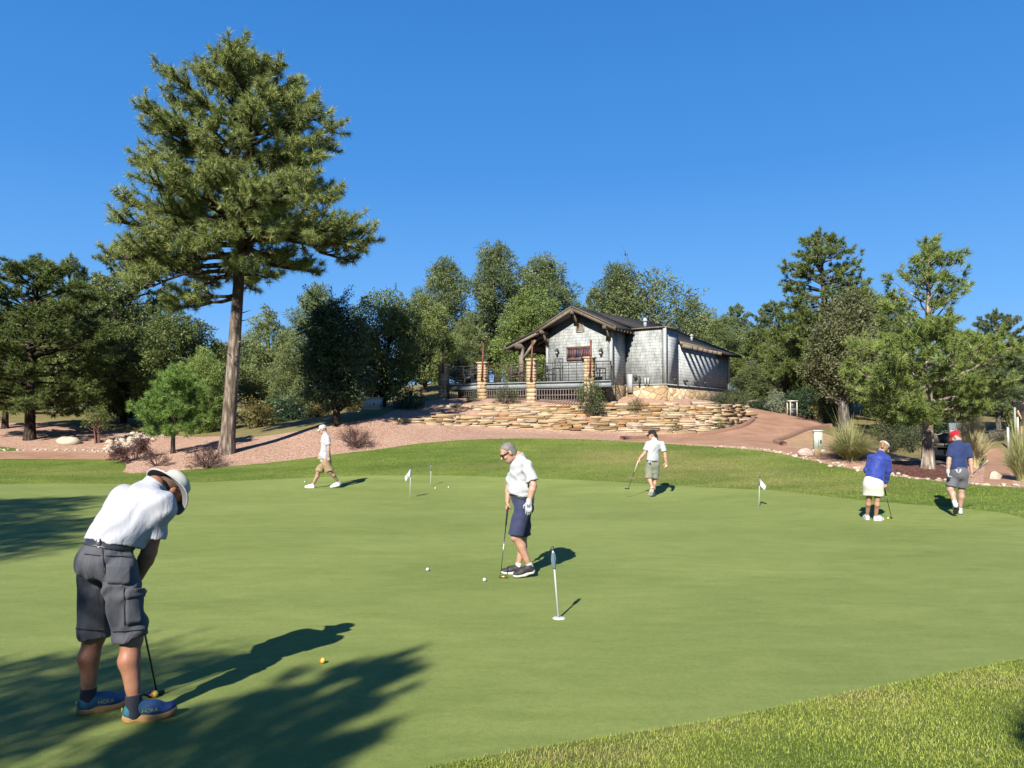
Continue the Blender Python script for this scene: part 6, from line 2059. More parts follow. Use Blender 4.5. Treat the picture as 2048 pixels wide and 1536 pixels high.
def person(label, org, J, opt):
    """J: joints in world space.  Body skin is one continuous mesh; clothes, hair, hat and shoes are parts."""
    org = np.asarray(org, float)
    P = empty("person", org, 0, label, "person", opt.get("group"))
    h = opt.get("h", .010)
    front = nrmz(opt["front"]); g = opt.get("girth", 1.0)
    pel, neck = J["pel"], J["neck"]
    sp = nrmz(neck - pel)
    lat = nrmz(np.cross(sp, front)); fr = np.cross(lat, sp)
    allj = np.array([v for v in J.values()])
    lo, hi = allj.min(0) - .26, allj.max(0) + .26
    lo[2] = max(lo[2], org[2] - .06)
    Mh = frame(J["hf"], J["hu"]) if False else frame(opt["hf"], opt["hu"])
    hc = J["head"]
    # ---------------- skin
    S = SDF(lo, hi, h)
    head_skin(S, hc, Mh, neck=neck + sp * .01)
    S.cone(neck + sp * .02, neck - sp * .08, .056, .075, .03)
    S.cone(J["shA"], J["shB"], .05, .05, .04)
    S.cone(neck - sp * .1, pel + sp * .04, .10, .09, .04, flat=(fr, .7))
    ak = opt.get("arm", 1.0); lk = opt.get("leg", 1.0)
    for s_ in "AB":
        sh, el, wr = J["sh" + s_], J["el" + s_], J["wr" + s_]
        S.cone(sh, el, .054 * ak, .044 * ak, .02)
        mid = el + (wr - el) * .3
        S.cone(el, mid, .043 * ak, .045 * ak, .015); S.cone(mid, wr, .045 * ak, .028 * ak, .015)
        hd = opt.get("hand" + s_)
        if hd and not hd.get("glove"):
            hand(S, wr, hd["d"], hd["th"], hd["n"], hd["curl"], hd.get("sc", 1.0), hd.get("thumb", .5))
        hp, kn, an = J["hip" + s_], J["kn" + s_], J["an" + s_]
        S.cone(hp, kn, .072 * lk, .055 * lk, .03)
        ax = nrmz(an - kn); bk = nrmz(-front - ax * np.dot(-front, ax))
        cm = kn + (an - kn) * .33
        S.cone(kn, an, .050 * lk, .034 * lk, .02)
        S.cone(kn + (an - kn) * .12 + bk * .014, cm + bk * .024, .040 * lk, .047 * lk, .03)      # calf
        S.cone(cm + bk * .024, kn + (an - kn) * .75 + bk * .006, .047 * lk, .028 * lk, .03)
        S.ell(kn + (-bk) * .02, (.042 * lk, .042 * lk, .05 * lk), None, .03)               # kneecap
        S.cone(an, an + ax * .05, .034 * lk, .036 * lk, .02)
    body = S.obj("body", opt["skin"], P, org)
    # ---------------- shirt
    belt = pel + sp * opt.get("belt_up", .07)
    bn = nrmz(opt.get("belt_n", sp))
    slo, shi = lo.copy(), hi.copy()
    S = SDF(slo, shi, h)
    ch = neck - sp * .17
    ftop = opt.get("hem", None)
    cut_p = belt - bn * .0 if ftop is None else pel + sp * ftop
    wr_ = opt.get("waist", .155) * g
    S.cone(pel - sp * .05, pel + sp * .12, wr_ * 1.02, wr_, .05, flat=(fr, opt.get("wflat", .76)))
    S.cone(pel + sp * .12, ch, wr_, .168 * g, .05, flat=(fr, .72))
    S.cone(J["shA"] * .86 + J["shB"] * .14, J["shB"] * .86 + J["shA"] * .14, .072, .072, .06)
    for s_ in opt.get('fill', ''):
        S.cone(pel + sp * .08, J['sh' + s_], .145, .105, .06)
    S.cone(ch, neck - sp * .03, .12, .075, .06)
    if opt.get("belly"):
        b_ = opt["belly"]
        S.ell(pel + sp * b_[1] + fr * b_[0], np.array((.145, .12, .15)) * b_[2], np.stack([lat, fr, sp], 1), .06)
    if opt.get("shblade"):
        for s_ in "AB":
            S.ell(ch + (J["sh" + s_] - ch) * .55 - fr * .06, (.10, .10, .11), None, .06)
    if ftop is None: S.cut(cut_p, -bn)
    else: S.cut(cut_p, -nrmz(opt.get("hem_n", sp)))
    sl_len = opt.get("sleeve", .62)
    for s_ in "AB":
        sh, el, wr = J["sh" + s_], J["el" + s_], J["wr" + s_]
        if sl_len <= 1:
            cu = sh + (el - sh) * sl_len; ax = nrmz(el - sh)
            S.cone(sh - ax * .01, cu + ax * .05, .068 * ak, .080 * ak, .025, [(cu, nrmz(ax + np.asarray(opt.get("cuff_t", (0, 0, 0)))))])
        else:
            S.cone(sh, el, .074, .062, .03)
            ax = nrmz(wr - el)
            S.cone(el, wr + ax * .05, .062, .050, .03, [(wr - ax * .005, ax)])
    if opt.get("folds"): S.folds(*opt["folds"])
    # neck opening
    S.cone(neck + sp * .02, neck + sp * .2 + fr * .05, .066, .10, 0, sub=True)
    shirt = S.obj(opt.get("top_name", "shirt"), opt["top"], P, org)
    # collar
    if opt.get("collar", True):
        S = SDF(neck - .14, neck + .14, min(h, .007))
        cdir = nrmz(sp + fr * .35) if opt.get("collar_dir") is None else nrmz(opt["collar_dir"])
        cc = neck - sp * .005
        S.cone(cc - cdir * .04, cc + cdir * .055, .082, .074, 0, [(cc + cdir * .046, cdir), (cc - cdir * .022, -cdir)])
        S.cone(cc - cdir * .1, cc + cdir * .1, .064, .064, 0, sub=True)
        S.obj("collar", opt["top"], shirt, org, 0)
    # ---------------- shorts / skirt
    S = SDF(lo, hi, h)
    def lower(S, inf=0.0):
        S.cone(pel - sp * .02, pel + sp * .16, .168 * g * opt.get("hipw", 1) + inf, wr_ * 1.04 + inf, .05, flat=(fr, .78))
        S.ell(pel - sp * .06 - fr * opt.get('butt', .035), (.150 * g * opt.get("hipw", 1) + inf, .105 + inf, .13 + inf), np.stack([lat, fr, sp], 1), .05)
    lower(S)
    if opt.get("belly"):
        S.ell(pel + sp * opt["belly"][1] * .5 + fr * opt["belly"][0] * .7, np.array((.14, .10, .13)) * opt["belly"][2], np.stack([lat, fr, sp], 1), .05)
    S.cut(belt, bn)
    hem = opt.get("short_hem", .88); fl = opt.get("flare", 1.0)
    for s_ in "AB":
        hp, kn = J["hip" + s_], J["kn" + s_]
        ax = nrmz(kn - hp); cu = hp + (kn - hp) * hem
        S.cone(hp + ax * .02, cu + ax * .06, .103 * g ** .5, .095 * fl, .045, [(cu, nrmz(ax + np.array((0, 0, -.6))))])
    if opt.get("skirt"):
        m0 = (J["hipA"] + J["hipB"]) / 2; m1 = (J["knA"] + J["knB"]) / 2
        cu = m0 + (m1 - m0) * hem
        S.cone(m0, cu + (m1 - m0) * .1, .17, .19, .05, [(cu, np.array((0, 0, -1.0)))], flat=(fr, .72))
    if opt.get("folds2"): S.folds(*opt["folds2"])
    low = S.obj(opt.get("low_name", "shorts"), opt["low"], P, org)
    if opt.get("belt"):
        S = SDF(lo, hi, h)
        lower(S, .007)
        if opt.get("belly"):
            S.ell(pel + sp * opt["belly"][1] * .5 + fr * opt["belly"][0] * .7, np.array((.147, .107, .137)) * opt["belly"][2], np.stack([lat, fr, sp], 1), .05)
        S.cut(belt + bn * .004, bn); S.cut(belt - bn * .034, -bn)
        S.obj("belt", opt["belt"], P, org)
    # ---------------- feet
    for s_ in "AB":
        sh_ = opt["shoe" + s_]
        kn, an = J["kn" + s_], J["an" + s_]; ax = nrmz(an - kn)
        if opt.get("sock") is not None:
            S = SDF(np.minimum(an, an + ax * .05) - .1, np.maximum(an, an - ax * opt.get("sock_h", .06)) + .1, .006)
            S.cone(an - ax * opt.get("sock_h", .06), an + ax * .06, .043 * lk, .042 * lk, 0, [(an - ax * opt.get("sock_h", .06), -ax)])
            S.obj("sock", opt["sock"], P, org)
        shoe(P, org, sh_[0], sh_[1], opt.get("shoes", SH_norm), opt["shoe_mat"], opt["sole_mat"], sh_[2] if len(sh_) > 2 else (0, 0, 1))
    # ---------------- glove
    for s_ in "AB":
        hd = opt.get("hand" + s_)
        if hd and hd.get("glove"):
            wr = J["wr" + s_]
            S = SDF(wr - .24, wr + .24, min(h, .006))
            S.cone(wr - nrmz(hd["d"]) * .02, wr + nrmz(hd["d"]) * .02, .034, .034, .01)
            hand(S, wr, hd["d"], hd["th"], hd["n"], hd["curl"], 1.06, hd.get("thumb", .5))
            S.obj("glove", C_white2, P, org)
    return P, hc - org, Mh, front, sp, lat, fr

def hair_cap(parent, org, c, M, mat, lowback=-.09, thick=.008, face_y=.045, top=True, extra=None, h=.007, temple=.02):
    S = SDF(c - .22, c + .22, h)
    S.ell(c + M @ np.array((0, -.014, .036)), np.array((.074, .094, .084)) + thick, M, 0)
    S.ell(c + M @ np.array((0, -.045, -.02)), np.array((.066, .058, .085)) + thick, M, .02)
    # keep what is behind the hair line
    pt = c + M @ np.array((0, face_y, .085)); n_ = M @ nrmz((0, 1, -.55 if top else 0))
    S.cut(pt, n_)
    S.cut(c + M @ np.array((0, 0, lowback)), M @ nrmz((0, .45, -1)))
    if extra: extra(S, lambda p: c + M @ np.array(p), M)
    return S.obj("hair", mat, parent, org)

def putter(label, top, head, face, grip_mat, head_mat, grip_len=.27, shaft_mat=None, mallet=False, group=None):
    "golf club: grip at the top end, shaft, head on the ground"
    top, head = np.asarray(top, float), np.asarray(head, float)
    P = empty("putter", head, 0, label, "putter", group)
    ax = nrmz(head - top)
    ge = top + ax * grip_len
    o = head
    mb = MB(); mb.tube([top - o, top + ax * .01 - o, ge - o], [.014, .0155, .0105], 10); mb.build("grip", grip_mat, P, smooth=False)
    hz = head + np.array((0, 0, .03)); 
    mb = MB(); mb.tube([ge - o, hz - o], [.0068, .0052], 8); mb.build("shaft", shaft_mat or M_steel, P, smooth=True)
    f = nrmz(np.array((face[0], face[1], 0))); t = np.array((-f[1], f[0], 0))
    mb = MB()
    Mx = Matrix(np.stack([t, f, np.array((0, 0, 1.0))], 1).tolist())
    if mallet:
        mb.box(Vector((0, 0, .016)), (.105, .022, .026), M=Mx, taper=.94)
        mb.box(Vector(f * -.045 + np.array((0, 0, .013))), (.085, .070, .020), M=Mx, taper=.9)
    else:
        mb.box(Vector(t * .035 + np.array((0, 0, .016))), (.115, .024, .028), M=Mx, taper=.92)
    mb.tube([hz - o, np.array((0, 0, .012))], [.0062, .008], 8)
    mb.build("club_head", head_mat, P)
    return P
M_steel = plain("steel", (.55, .55, .54), .25, 1.0, var=.05)
M_dksteel = plain("dark_steel", (.10, .10, .10), .35, 1.0, var=.1)
M_rubber = plain("black_rubber", (.02, .02, .02), .8, var=.2)
M_gold = plain("brass_head", (.55, .42, .16), .35, .8, var=.1)
M_wgrip = plain("white_grip", (.74, .71, .64), .6, var=.05)

def JJ(**kw):
    return {k: (W(*v) if len(v) == 3 else np.asarray(v[1])) for k, v in kw.items()}

# ---- A: the man putting in the foreground, seen from behind
frA = nrmz((.66, .75, 0)); ltA = np.array((-frA[1], frA[0], 0))
J = JJ(pel=(214, 1101, 4.50), neck=(305, 975, 4.80), head=(335, 985, 4.92), shA=(252, 1002, 4.86), shB=(318, 1014, 4.64),
       elA=(232, 1090, 4.86), wrA=(262, 1152, 4.72), elB=(298, 1104, 4.63), wrB=(276, 1156, 4.66),
       hipA=(194, 1128, 4.56), hipB=(238, 1132, 4.46), knA=(187, 1274, 4.58), knB=(262, 1278, 4.48), anA=(177, 1389, 4.54), anB=(265, 1398, 4.44))
hA = G(152, 1431); tA = hA + np.array((math.sin(R(46)), math.cos(R(46)), 0)) * .3; tA[2] = tz(tA[0], tA[1])
hB = G(243, 1445); tB = hB + np.array((math.sin(R(62)), math.cos(R(62)), 0)) * .3; tB[2] = tz(tB[0], tB[1])
for k_, hh, tt in (("anA", hA, tA), ("anB", hB, tB)):
    q = hh + nrmz(tt - hh) * .062; J[k_] = np.array((q[0], q[1], q[2] + .105))
orgA = (hA + hB) / 2; orgA[2] = tz(orgA[0], orgA[1])
gripA = (J["wrA"] + J["wrB"]) / 2 + np.array((.0, .0, -.05))
pa, ha, MA, *_r = person("man in white polo and charcoal cargo shorts bent over his putt in the foreground", orgA, J, dict(
    front=frA, hf=(.38, .36, -.85), hu=(.45, .72, .52), h=.0075, skin=SK_tan, top=C_white, low=C_char, belt=M_leather, girth=1.02, waist=.156, wflat=.82, fill='AB', butt=.02,
    belt_up=.055, belt_n=nrmz((.18, .2, .95)), sleeve=.68, folds=(.0042, 7, [((.8, .3, -.5), 48), ((.9, -.2, .1), 34), ((1, .1, -.7), 62)]), arm=1.05, leg=1.06,
    folds2=(.005, 9, [((1, .2, .15), 38), ((.2, .3, 1), 46), ((.7, .2, -.7), 60)]), short_hem=.985, flare=1.02, hipw=.86, collar_dir=nrmz((.45, .45, .75)),
    handA=dict(d=(.15, -.1, -1), th=(.6, -.6, 0), n=(.6, -.2, -.1), curl=.95), handB=dict(d=(-.1, .05, -1), th=(-.6, .6, 0), n=(-.3, .7, 0), curl=.95),
    shoes=SH_run, shoe_mat=M_shoeblue, sole_mat=M_soletan, shoeA=(hA, tA), shoeB=(hB, tB), sock=C_dksock, sock_h=.045))
bucket_hat(pa, orgA, J["head"], MA)
hair_cap(pa, orgA, J["head"], MA, M_hairr, lowback=-.075, thick=.004, face_y=.02)
# pocket flaps, seams and belt loop of the cargo shorts
def patch_on(parent, org, me_obj, pts_px, Yg, mat, name, off=.004):
    "small cloth panel laid on the surface of a garment"
    ob = me_obj
    V = np.array([v.co[:] for v in ob.data.vertices]) + org
    N = np.array([v.normal[:] for v in ob.data.vertices])
    out_ = []
    for px, py in pts_px:
        d = ray(px, py); d = d / np.linalg.norm(d)
        o_ = np.array([0, 0, HCAM])
        rel = V - o_; t = rel @ d
        dist = np.linalg.norm(rel - t[:, None] * d, axis=1)
        c = np.where((dist < .012))[0]
        if len(c) == 0: c = np.array([np.argmin(dist)])
        i = c[np.argmin(t[c])]
        k_ = np.linalg.norm(V - V[i], axis=1) < .016
        nn = N[k_].mean(0); nn /= np.linalg.norm(nn) + 1e-9
        hit = o_ + d * (t[k_].mean())          # on the sight line, at the mean depth of the cloth around it
        out_.append(hit + nn * off)
    return np.array(out_)
def panel(parent, org, ob, quad, nu, nv, mat, name, off=.005, thick=.004):
    "quad: four pixel corners (tl, tr, br, bl); follows the garment under it"
    tl, tr, br, bl = [np.array(q, float) for q in quad]
    px = []
    for j in range(nv):
        for i in range(nu):
            u, v = i / (nu - 1), j / (nv - 1)
            px.append((tl * (1 - u) + tr * u) * (1 - v) + (bl * (1 - u) + br * u) * v)
    A = patch_on(parent, org, ob, px, 0, mat, name, off)
    A2 = A.reshape(nv, nu, 3).copy()
    for _ in range(2):
        B = A2.copy(); B[1:-1, 1:-1] = (A2[:-2, 1:-1] + A2[2:, 1:-1] + A2[1:-1, :-2] + A2[1:-1, 2:]) / 4; A2 = B
    A = A2.reshape(-1, 3)
    F = [[j * nu + i, (j + 1) * nu + i, (j + 1) * nu + i + 1, j * nu + i + 1] for j in range(nv - 1) for i in range(nu - 1)]
    me = np_mesh(name, A - org, F, mat, True)
    o = link(name, me, parent)
    md = o.modifiers.new("thick", 'SOLIDIFY'); md.thickness = thick; md.offset = 0
    return o
shortsA = [c for c in pa.children if c.name.startswith("shorts")][0]
C_char2 = cloth("charcoal_pocket_cloth", (.108, .114, .132), bmp=.25)
panel(pa, orgA, shortsA, [(212, 1128), (262, 1130), (262, 1168), (214, 1166)], 8, 7, C_char2, "back_pocket")
panel(pa, orgA, shortsA, [(252, 1180), (286, 1178), (284, 1246), (252, 1250)], 6, 9, C_char2, "cargo_pocket")
panel(pa, orgA, shortsA, [(251, 1178), (287, 1176), (287, 1194), (251, 1197)], 6, 4, C_char, "pocket_flap", .010)
M_seam = plain("dark_thread", (.05, .052, .06), .9)
panel(pa, orgA, shortsA, [(203, 1094), (205, 1094), (209, 1146), (207, 1146)], 2, 9, M_seam, "seam", .0025, .0015)
panel(pa, orgA, shortsA, [(168, 1106), (200, 1110), (200, 1112), (168, 1108)], 8, 2, M_seam, "seam", .0025, .0015)
panel(pa, orgA, shortsA, [(210, 1110), (266, 1112), (266, 1114), (210, 1112)], 10, 2, M_seam, "seam", .0025, .0015)
panel(pa, orgA, shortsA, [(224, 1262), (288, 1258), (288, 1260), (224, 1264)], 10, 2, M_seam, "seam", .0025, .0015)
panel(pa, orgA, shortsA, [(152, 1256), (212, 1260), (212, 1262), (152, 1258)], 10, 2, M_seam, "seam", .0025, .0015)
panel(pa, orgA, shortsA, [(246, 1174), (248, 1174), (250, 1250), (248, 1250)], 2, 10, M_seam, "seam", .0025, .0015)
beltA = [c for c in pa.children if c.name.startswith("belt")][0]
panel(pa, orgA, beltA, [(193, 1074), (201, 1074), (201, 1090), (193, 1090)], 3, 5, C_char2, "belt_loop", .004)
panel(pa, orgA, beltA, [(195, 1078), (200, 1078), (199, 1086), (196, 1086)], 3, 4, M_solew, "belt_badge", .010, .003)
# the word on the shoe
shA_ = [c for c in pa.children if c.name.startswith("shoe")]
M_lime = plain("lime_print", (.42, .55, .12), .6, var=.05)
def text_mesh(txt, size, mat, name="lettering", ext=.0015):
    cu = bpy.data.curves.new("t", 'FONT'); cu.body = txt; cu.size = size; cu.extrude = ext; cu.align_x = 'CENTER'; cu.align_y = 'CENTER'
    ob = bpy.data.objects.new("t", cu)
    COL.objects.link(ob)
    dg = bpy.context.evaluated_depsgraph_get()
    me = bpy.data.meshes.new_from_object(ob.evaluated_get(dg))
    bpy.data.objects.remove(ob)
    me.materials.clear(); me.materials.append(mat)
    return me
for sh_ in shA_:
    me = text_mesh("HOKA", .030, M_lime)
    o = link("lettering", me, sh_)
    # on the outer right side of the upper: letters run from heel to toe
    o.matrix_local = Matrix(((.09, -.20, .97, .0545), (.995, 0, -.09, .146), (0, .98, .20, .064), (0, 0, 0, 1)))
    mb = MB(); mb.box((0, -.001, .072), (.022, .006, .022)); mb.build("heel_tab", M_lime, sh_)
hdA = G(313, 1392)
putter("dark mallet putter held by the man bent over in the foreground", gripA + np.array((0, 0, .03)), hdA, (.85, -.5), M_rubber, M_dksteel, .26, M_dksteel, True)

# ---- B: the man in the middle looking down
frB = nrmz((-.96, -.28, 0))
J = JJ(pel=(1046, 1003, 9.42), neck=(1038, 915, 9.42), head=(1016, 905, 9.38), shA=(1054, 931, 9.24), shB=(1034, 929, 9.58),
       elA=(1067, 970, 9.17), wrA=(1058, 1004, 9.13), elB=(1018, 974, 9.64), wrB=(1015, 1003, 9.50),
       hipA=(1046, 1012, 9.33), hipB=(1046, 1010, 9.51), knA=(1031, 1073, 9.27), knB=(1046, 1072, 9.56), anA=(1052, 1133, 9.36), anB=(1038, 1136, 9.54))
tA = G(1026, 1156.5); hA = tA + np.array((.275, .10, .055))
J["anA"] = hA + nrmz(tA - hA) * .07 + np.array((.0, 0, .085))
tB = G(1002, 1148); hB = tB + np.array((.285, .04, 0)); hB[2] = tz(hB[0], hB[1])
J["anB"] = hB + nrmz(tB - hB) * .065 + np.array((0, 0, .09))
orgB = (tA + hB) / 2; orgB[2] = tz(orgB[0], orgB[1])
pb, hb, MB_, *_r = person("grey haired man in white polo and navy shorts looking down at his ball", orgB, J, dict(
    front=frB, hf=(-.82, -.24, -.52), hu=(-.50, -.12, .86), h=.008, skin=SK_mid, top=C_white2, low=C_navy, belt=M_leather, girth=1.0, waist=.160, wflat=.88, belly=(.075, .15, 1.0),
    belt_up=.06, belt_n=nrmz((.30, .05, .95)), sleeve=.80, folds=(.004, 17, [((.6, .2, -.8), 40), ((.2, .1, 1), 50), ((.9, .1, .4), 60)]),
    folds2=(.003, 19, [((1, .2, .3), 42), ((.3, .3, 1), 38)]), short_hem=.97, flare=1.05, hipw=.90, butt=.02, arm=1.0, leg=.98,
    handA=dict(d=(-.06, .02, -1), th=(-1, .1, 0), n=(.15, 1, 0), curl=.22, glove=True, thumb=.2), handB=dict(d=(-.12, -.05, -1), th=(.1, -1, -.1), n=(1, .1, 0), curl=.85),
    shoe_mat=M_shoeb, sole_mat=M_solew, shoeA=(hA, tA, (.2, 0, 1)), shoeB=(hB, tB), sock=C_socks, sock_h=.045))
hair_cap(pb, orgB, J["head"], MB_, M_hairg, lowback=-.06, thick=.007, face_y=.048)
# sunglasses
mb = MB()
L_ = lambda p: J["head"] + MB_ @ np.array(p) - orgB
for sx in (-1, 1):
    pts_ = [L_((sx * (.034 + .026 * math.cos(a)), .098 - .010 * abs(math.cos(a)) * (1 if math.cos(a) * 1 > 0 else 0), .004 + .019 * math.sin(a))) for a in np.linspace(0, 2 * math.pi, 14)[:-1]]
    mb.slab(pts_, MB_ @ np.array((0, .006, 0)))
    mb.bar(L_((sx * .060, .094, .012)), L_((sx * .079, -.005, .012)), .005, .012)
mb.bar(L_((-.012, .104, .008)), L_((.012, .104, .008)), .005, .006)
mb.build("sunglasses", M_lens, pb)
gl_ = [c for c in pb.children if c.name.startswith("glove")][0]
mb = MB(); wq = J["wrA"] - orgB + np.array((-.006, -.0235, -.042))
M_greyprint = plain("grey_print", (.16, .16, .17), .6, var=.05)
for dx, dz, sx_, sz_ in ((0, .014, .036, .007), (0, -.014, .036, .007), (-.0145, 0, .007, .022), (.0145, 0, .007, .022)):
    mb.box(wq + np.array((dx, 0, dz)), (sx_, .004, sz_))
mb.build("glove_emblem", M_greyprint, gl_)
gB = J["wrB"] + np.array((.008, -.02, -.03))
hdB = G(1001, 1156)
putter("slim steel putter in the right hand of the grey haired man", gB, hdB, (-.2, -1), M_rubber, M_gold, .27)

# ---- C: the man walking on the left
frC = nrmz((-1, .03, 0))
J = JJ(pel=(651, 921, 20.3), neck=(651, 869, 20.3), head=(645, 859, 20.3), shA=(655, 876, 20.12), shB=(650, 876, 20.50),
       elA=(657, 896, 20.05), wrA=(657, 913, 20.03), elB=(646, 896, 20.55), wrB=(640, 909, 20.52), hipA=(651, 925, 20.2), hipB=(651, 925, 20.4),
       knA=(660, 944, 20.2), knB=(637, 944, 20.38), anA=(675, 965, 20.2), anB=(629.5, 968, 20.4))
tA = G(661, 976); hA = tA + np.array((.27, .01, .07)); J["anA"] = hA + np.array((-.05, 0, .085))
tB = G(609, 976); hB = tB + np.array((.29, .0, 0)); J["anB"] = hB + np.array((-.055, 0, .09))
orgC = (tA + hB) / 2; orgC[2] = tz(orgC[0], orgC[1])
pc, hc_, MC, *_r = person("man in white cap, white shirt and khaki shorts walking across the back of the green", orgC, J, dict(
    front=frC, hf=(-.96, -.1, -.20), hu=(-.2, 0, .98), h=.0105, skin=SK_fair, top=C_white2, low=C_khaki, waist=.165, wflat=.85, belly=(.05, .15, 1.0), hem=-.02, hem_n=(0, 0, 1),
    sleeve=.75, folds=(.005, 27, [((.7, .2, -.6), 30), ((.2, .1, 1), 40)]), folds2=(.007, 29, [((1, .2, .3), 32), ((.3, .3, 1), 36)]), short_hem=.93, flare=1.2,
    handA=dict(d=(.05, 0, -1), th=(-1, 0, 0), n=(0, 1, 0), curl=.4), handB=dict(d=(-.2, 0, -1), th=(-1, 0, 0), n=(0, -1, 0), curl=.4), collar=True,
    shoe_mat=M_shoew, sole_mat=M_solew, shoeA=(hA, tA, (.2, 0, 1)), shoeB=(hB, tB), sock=C_socks, sock_h=.03))
cap(pc, orgC, J["head"], MC, C_white); hair_cap(pc, orgC, J["head"], MC, M_hairg, -.05, .003, -.01); eyes(pc, orgC, J["head"], MC)

# ---- D: the man with the black cap
frD = nrmz((-.28, .96, 0))
J = JJ(pel=(1305, 925, 18.9), neck=(1309, 880, 18.9), head=(1304, 869.5, 18.93), shA=(1296, 888, 18.92), shB=(1324, 888, 18.88),
       elA=(1289, 907, 18.85), wrA=(1278.5, 918, 18.78), elB=(1330, 909, 18.83), wrB=(1332, 925, 18.80), hipA=(1299, 928, 18.92), hipB=(1311, 928, 18.88),
       knA=(1298, 958, 18.86), knB=(1309.5, 958, 18.95), anA=(1304, 975, 18.62), anB=(1309, 985, 18.9))
tA = W(1300.5, 993, 18.78); tA[2] = max(tA[2], tz(tA[0], tA[1])); hA = W(1305.5, 974.5, 18.62)
J["anA"] = hA + np.array((-.0, .075, .02))
hB = G(1309, 993); tB = hB + frD * .29; tB[2] = tz(tB[0], tB[1]); J["anB"] = hB + frD * .06 + np.array((0, 0, .09))
orgD = hB.copy()
pd_, hd_, MD, *_r = person("man in black cap, white polo and sage shorts walking away with a putter", orgD, J, dict(
    front=frD, hf=(-.93, .33, -.10), hu=(0, 0, 1), h=.010, skin=SK_mid, top=C_white2, low=C_sage, belt=M_leather, waist=.150, girth=1.0, belt_up=.045, sleeve=.72,
    folds=(.004, 37, [((.7, .2, -.6), 34), ((.9, .1, .2), 40)]), folds2=(.004, 39, [((1, .2, .3), 36), ((.3, .3, 1), 40)]), short_hem=.95, flare=1.08, hipw=.9,
    handA=dict(d=(-.4, -.1, -.9), th=(.2, -.9, 0), n=(.8, .1, -.3), curl=.85), handB=dict(d=(.03, 0, -1), th=(-.8, .5, 0), n=(-.6, -.3, 0), curl=.7),
    shoe_mat=M_shoew, sole_mat=M_solew, shoeA=(hA, tA, (.1, .95, .3)), shoeB=(hB, tB), sock=None))
cap(pd_, orgD, J["head"], MD, C_black)
hair_cap(pd_, orgD, J["head"], MD, M_hairb, -.11, .008, .0, extra=lambda S, L, M: S.cone(L((0, -.08, -.03)), L((.01, -.105, -.13)), .055, .038, .03)); eyes(pd_, orgD, J["head"], MD)
# towel clip on the back pocket
mb = MB(); q = W(1299, 924, 18.72) - orgD; mb.box(q, (.04, .012, .07), M=Matrix.Rotation(-.5, 3, 'Y')); mb.build("pocket_tag", C_white2, pd_)
gD = J["wrA"] + np.array((-.03, -.015, -.045))
putter("pale gripped putter swung low by the black capped man", gD, W(1257, 978.5, 18.72), (.3, 1), M_wgrip, M_dksteel, .30, M_dksteel)

# ---- E: the woman putting
frE = nrmz((.32, .95, 0))
J = JJ(pel=(1746, 966, 14.5), neck=(1761, 908, 14.68), head=(1768, 894, 14.78), shA=(1743, 915, 14.80), shB=(1774, 917, 14.58),
       elA=(1734, 941, 14.78), wrA=(1757, 964, 14.80), elB=(1777, 942, 14.60), wrB=(1770, 964, 14.70), hipA=(1738, 970, 14.52), hipB=(1756, 970, 14.46),
       knA=(1738, 995, 14.54), knB=(1755, 996, 14.46), anA=(1739, 1031, 14.5), anB=(1752, 1032, 14.42))
hA = G(1737, 1040.5); tA = hA + nrmz((.08, 1, 0)) * .25; tA[2] = tz(tA[0], tA[1]); J["anA"] = hA + nrmz(tA - hA) * .055 + np.array((0, 0, .085))
hB = G(1748, 1042); tB = hB + nrmz((.88, .40, 0)) * .25; tB[2] = tz(tB[0], tB[1]); J["anB"] = hB + nrmz(tB - hB) * .055 + np.array((0, 0, .085))
orgE = (hA + hB) / 2
pe, he_, ME, *_r = person("woman in royal blue jacket and white skirt lining up a putt on the right", orgE, J, dict(
    front=frE, hf=(.62, .42, -.66), hu=(.40, .30, .86), h=.0095, skin=SK_mid, top=C_royal, low=C_skirt, waist=.155, girth=1.0, hem=.045, hem_n=(.05, .0, 1), sleeve=2, top_name="jacket", low_name="skirt",
    folds=(.006, 47, [((.7, .2, -.6), 30), ((.9, .1, .2), 36), ((.1, .2, 1), 34)]), folds2=(.004, 49, [((1, .2, .1), 40)]), short_hem=.80, skirt=True, arm=.9, leg=.92,
    handA=dict(d=(.5, 0, -.85), th=(.6, -.5, 0), n=(.5, -.2, -.4), curl=.9, glove=True), handB=dict(d=(-.05, .1, -1), th=(-.5, .6, 0), n=(-.5, .5, 0), curl=.9),
    shoes=SH_lady, shoe_mat=M_shoew, sole_mat=M_solew, shoeA=(hA, tA), shoeB=(hB, tB), sock=None))
cap(pe, orgE, J["head"], ME, C_white2, name="visor", visor=True)
hair_cap(pe, orgE, J["head"], ME, M_hairy, -.07, .009, .035, extra=lambda S, L, M: (S.cone(L((.02, -.10, .01)), L((.05, -.12, -.10)), .04, .022, .02), S.ell(L((.03, -.02, -.05)), (.06, .075, .07), M, .02)))
gE = (J["wrA"] + J["wrB"]) / 2 + np.array((.03, 0, -.03))
putter("dark shafted putter of the woman in the blue jacket", gE, G(1783, 1037.5), (.9, -.3), M_rubber, M_dksteel, .26, M_dksteel)

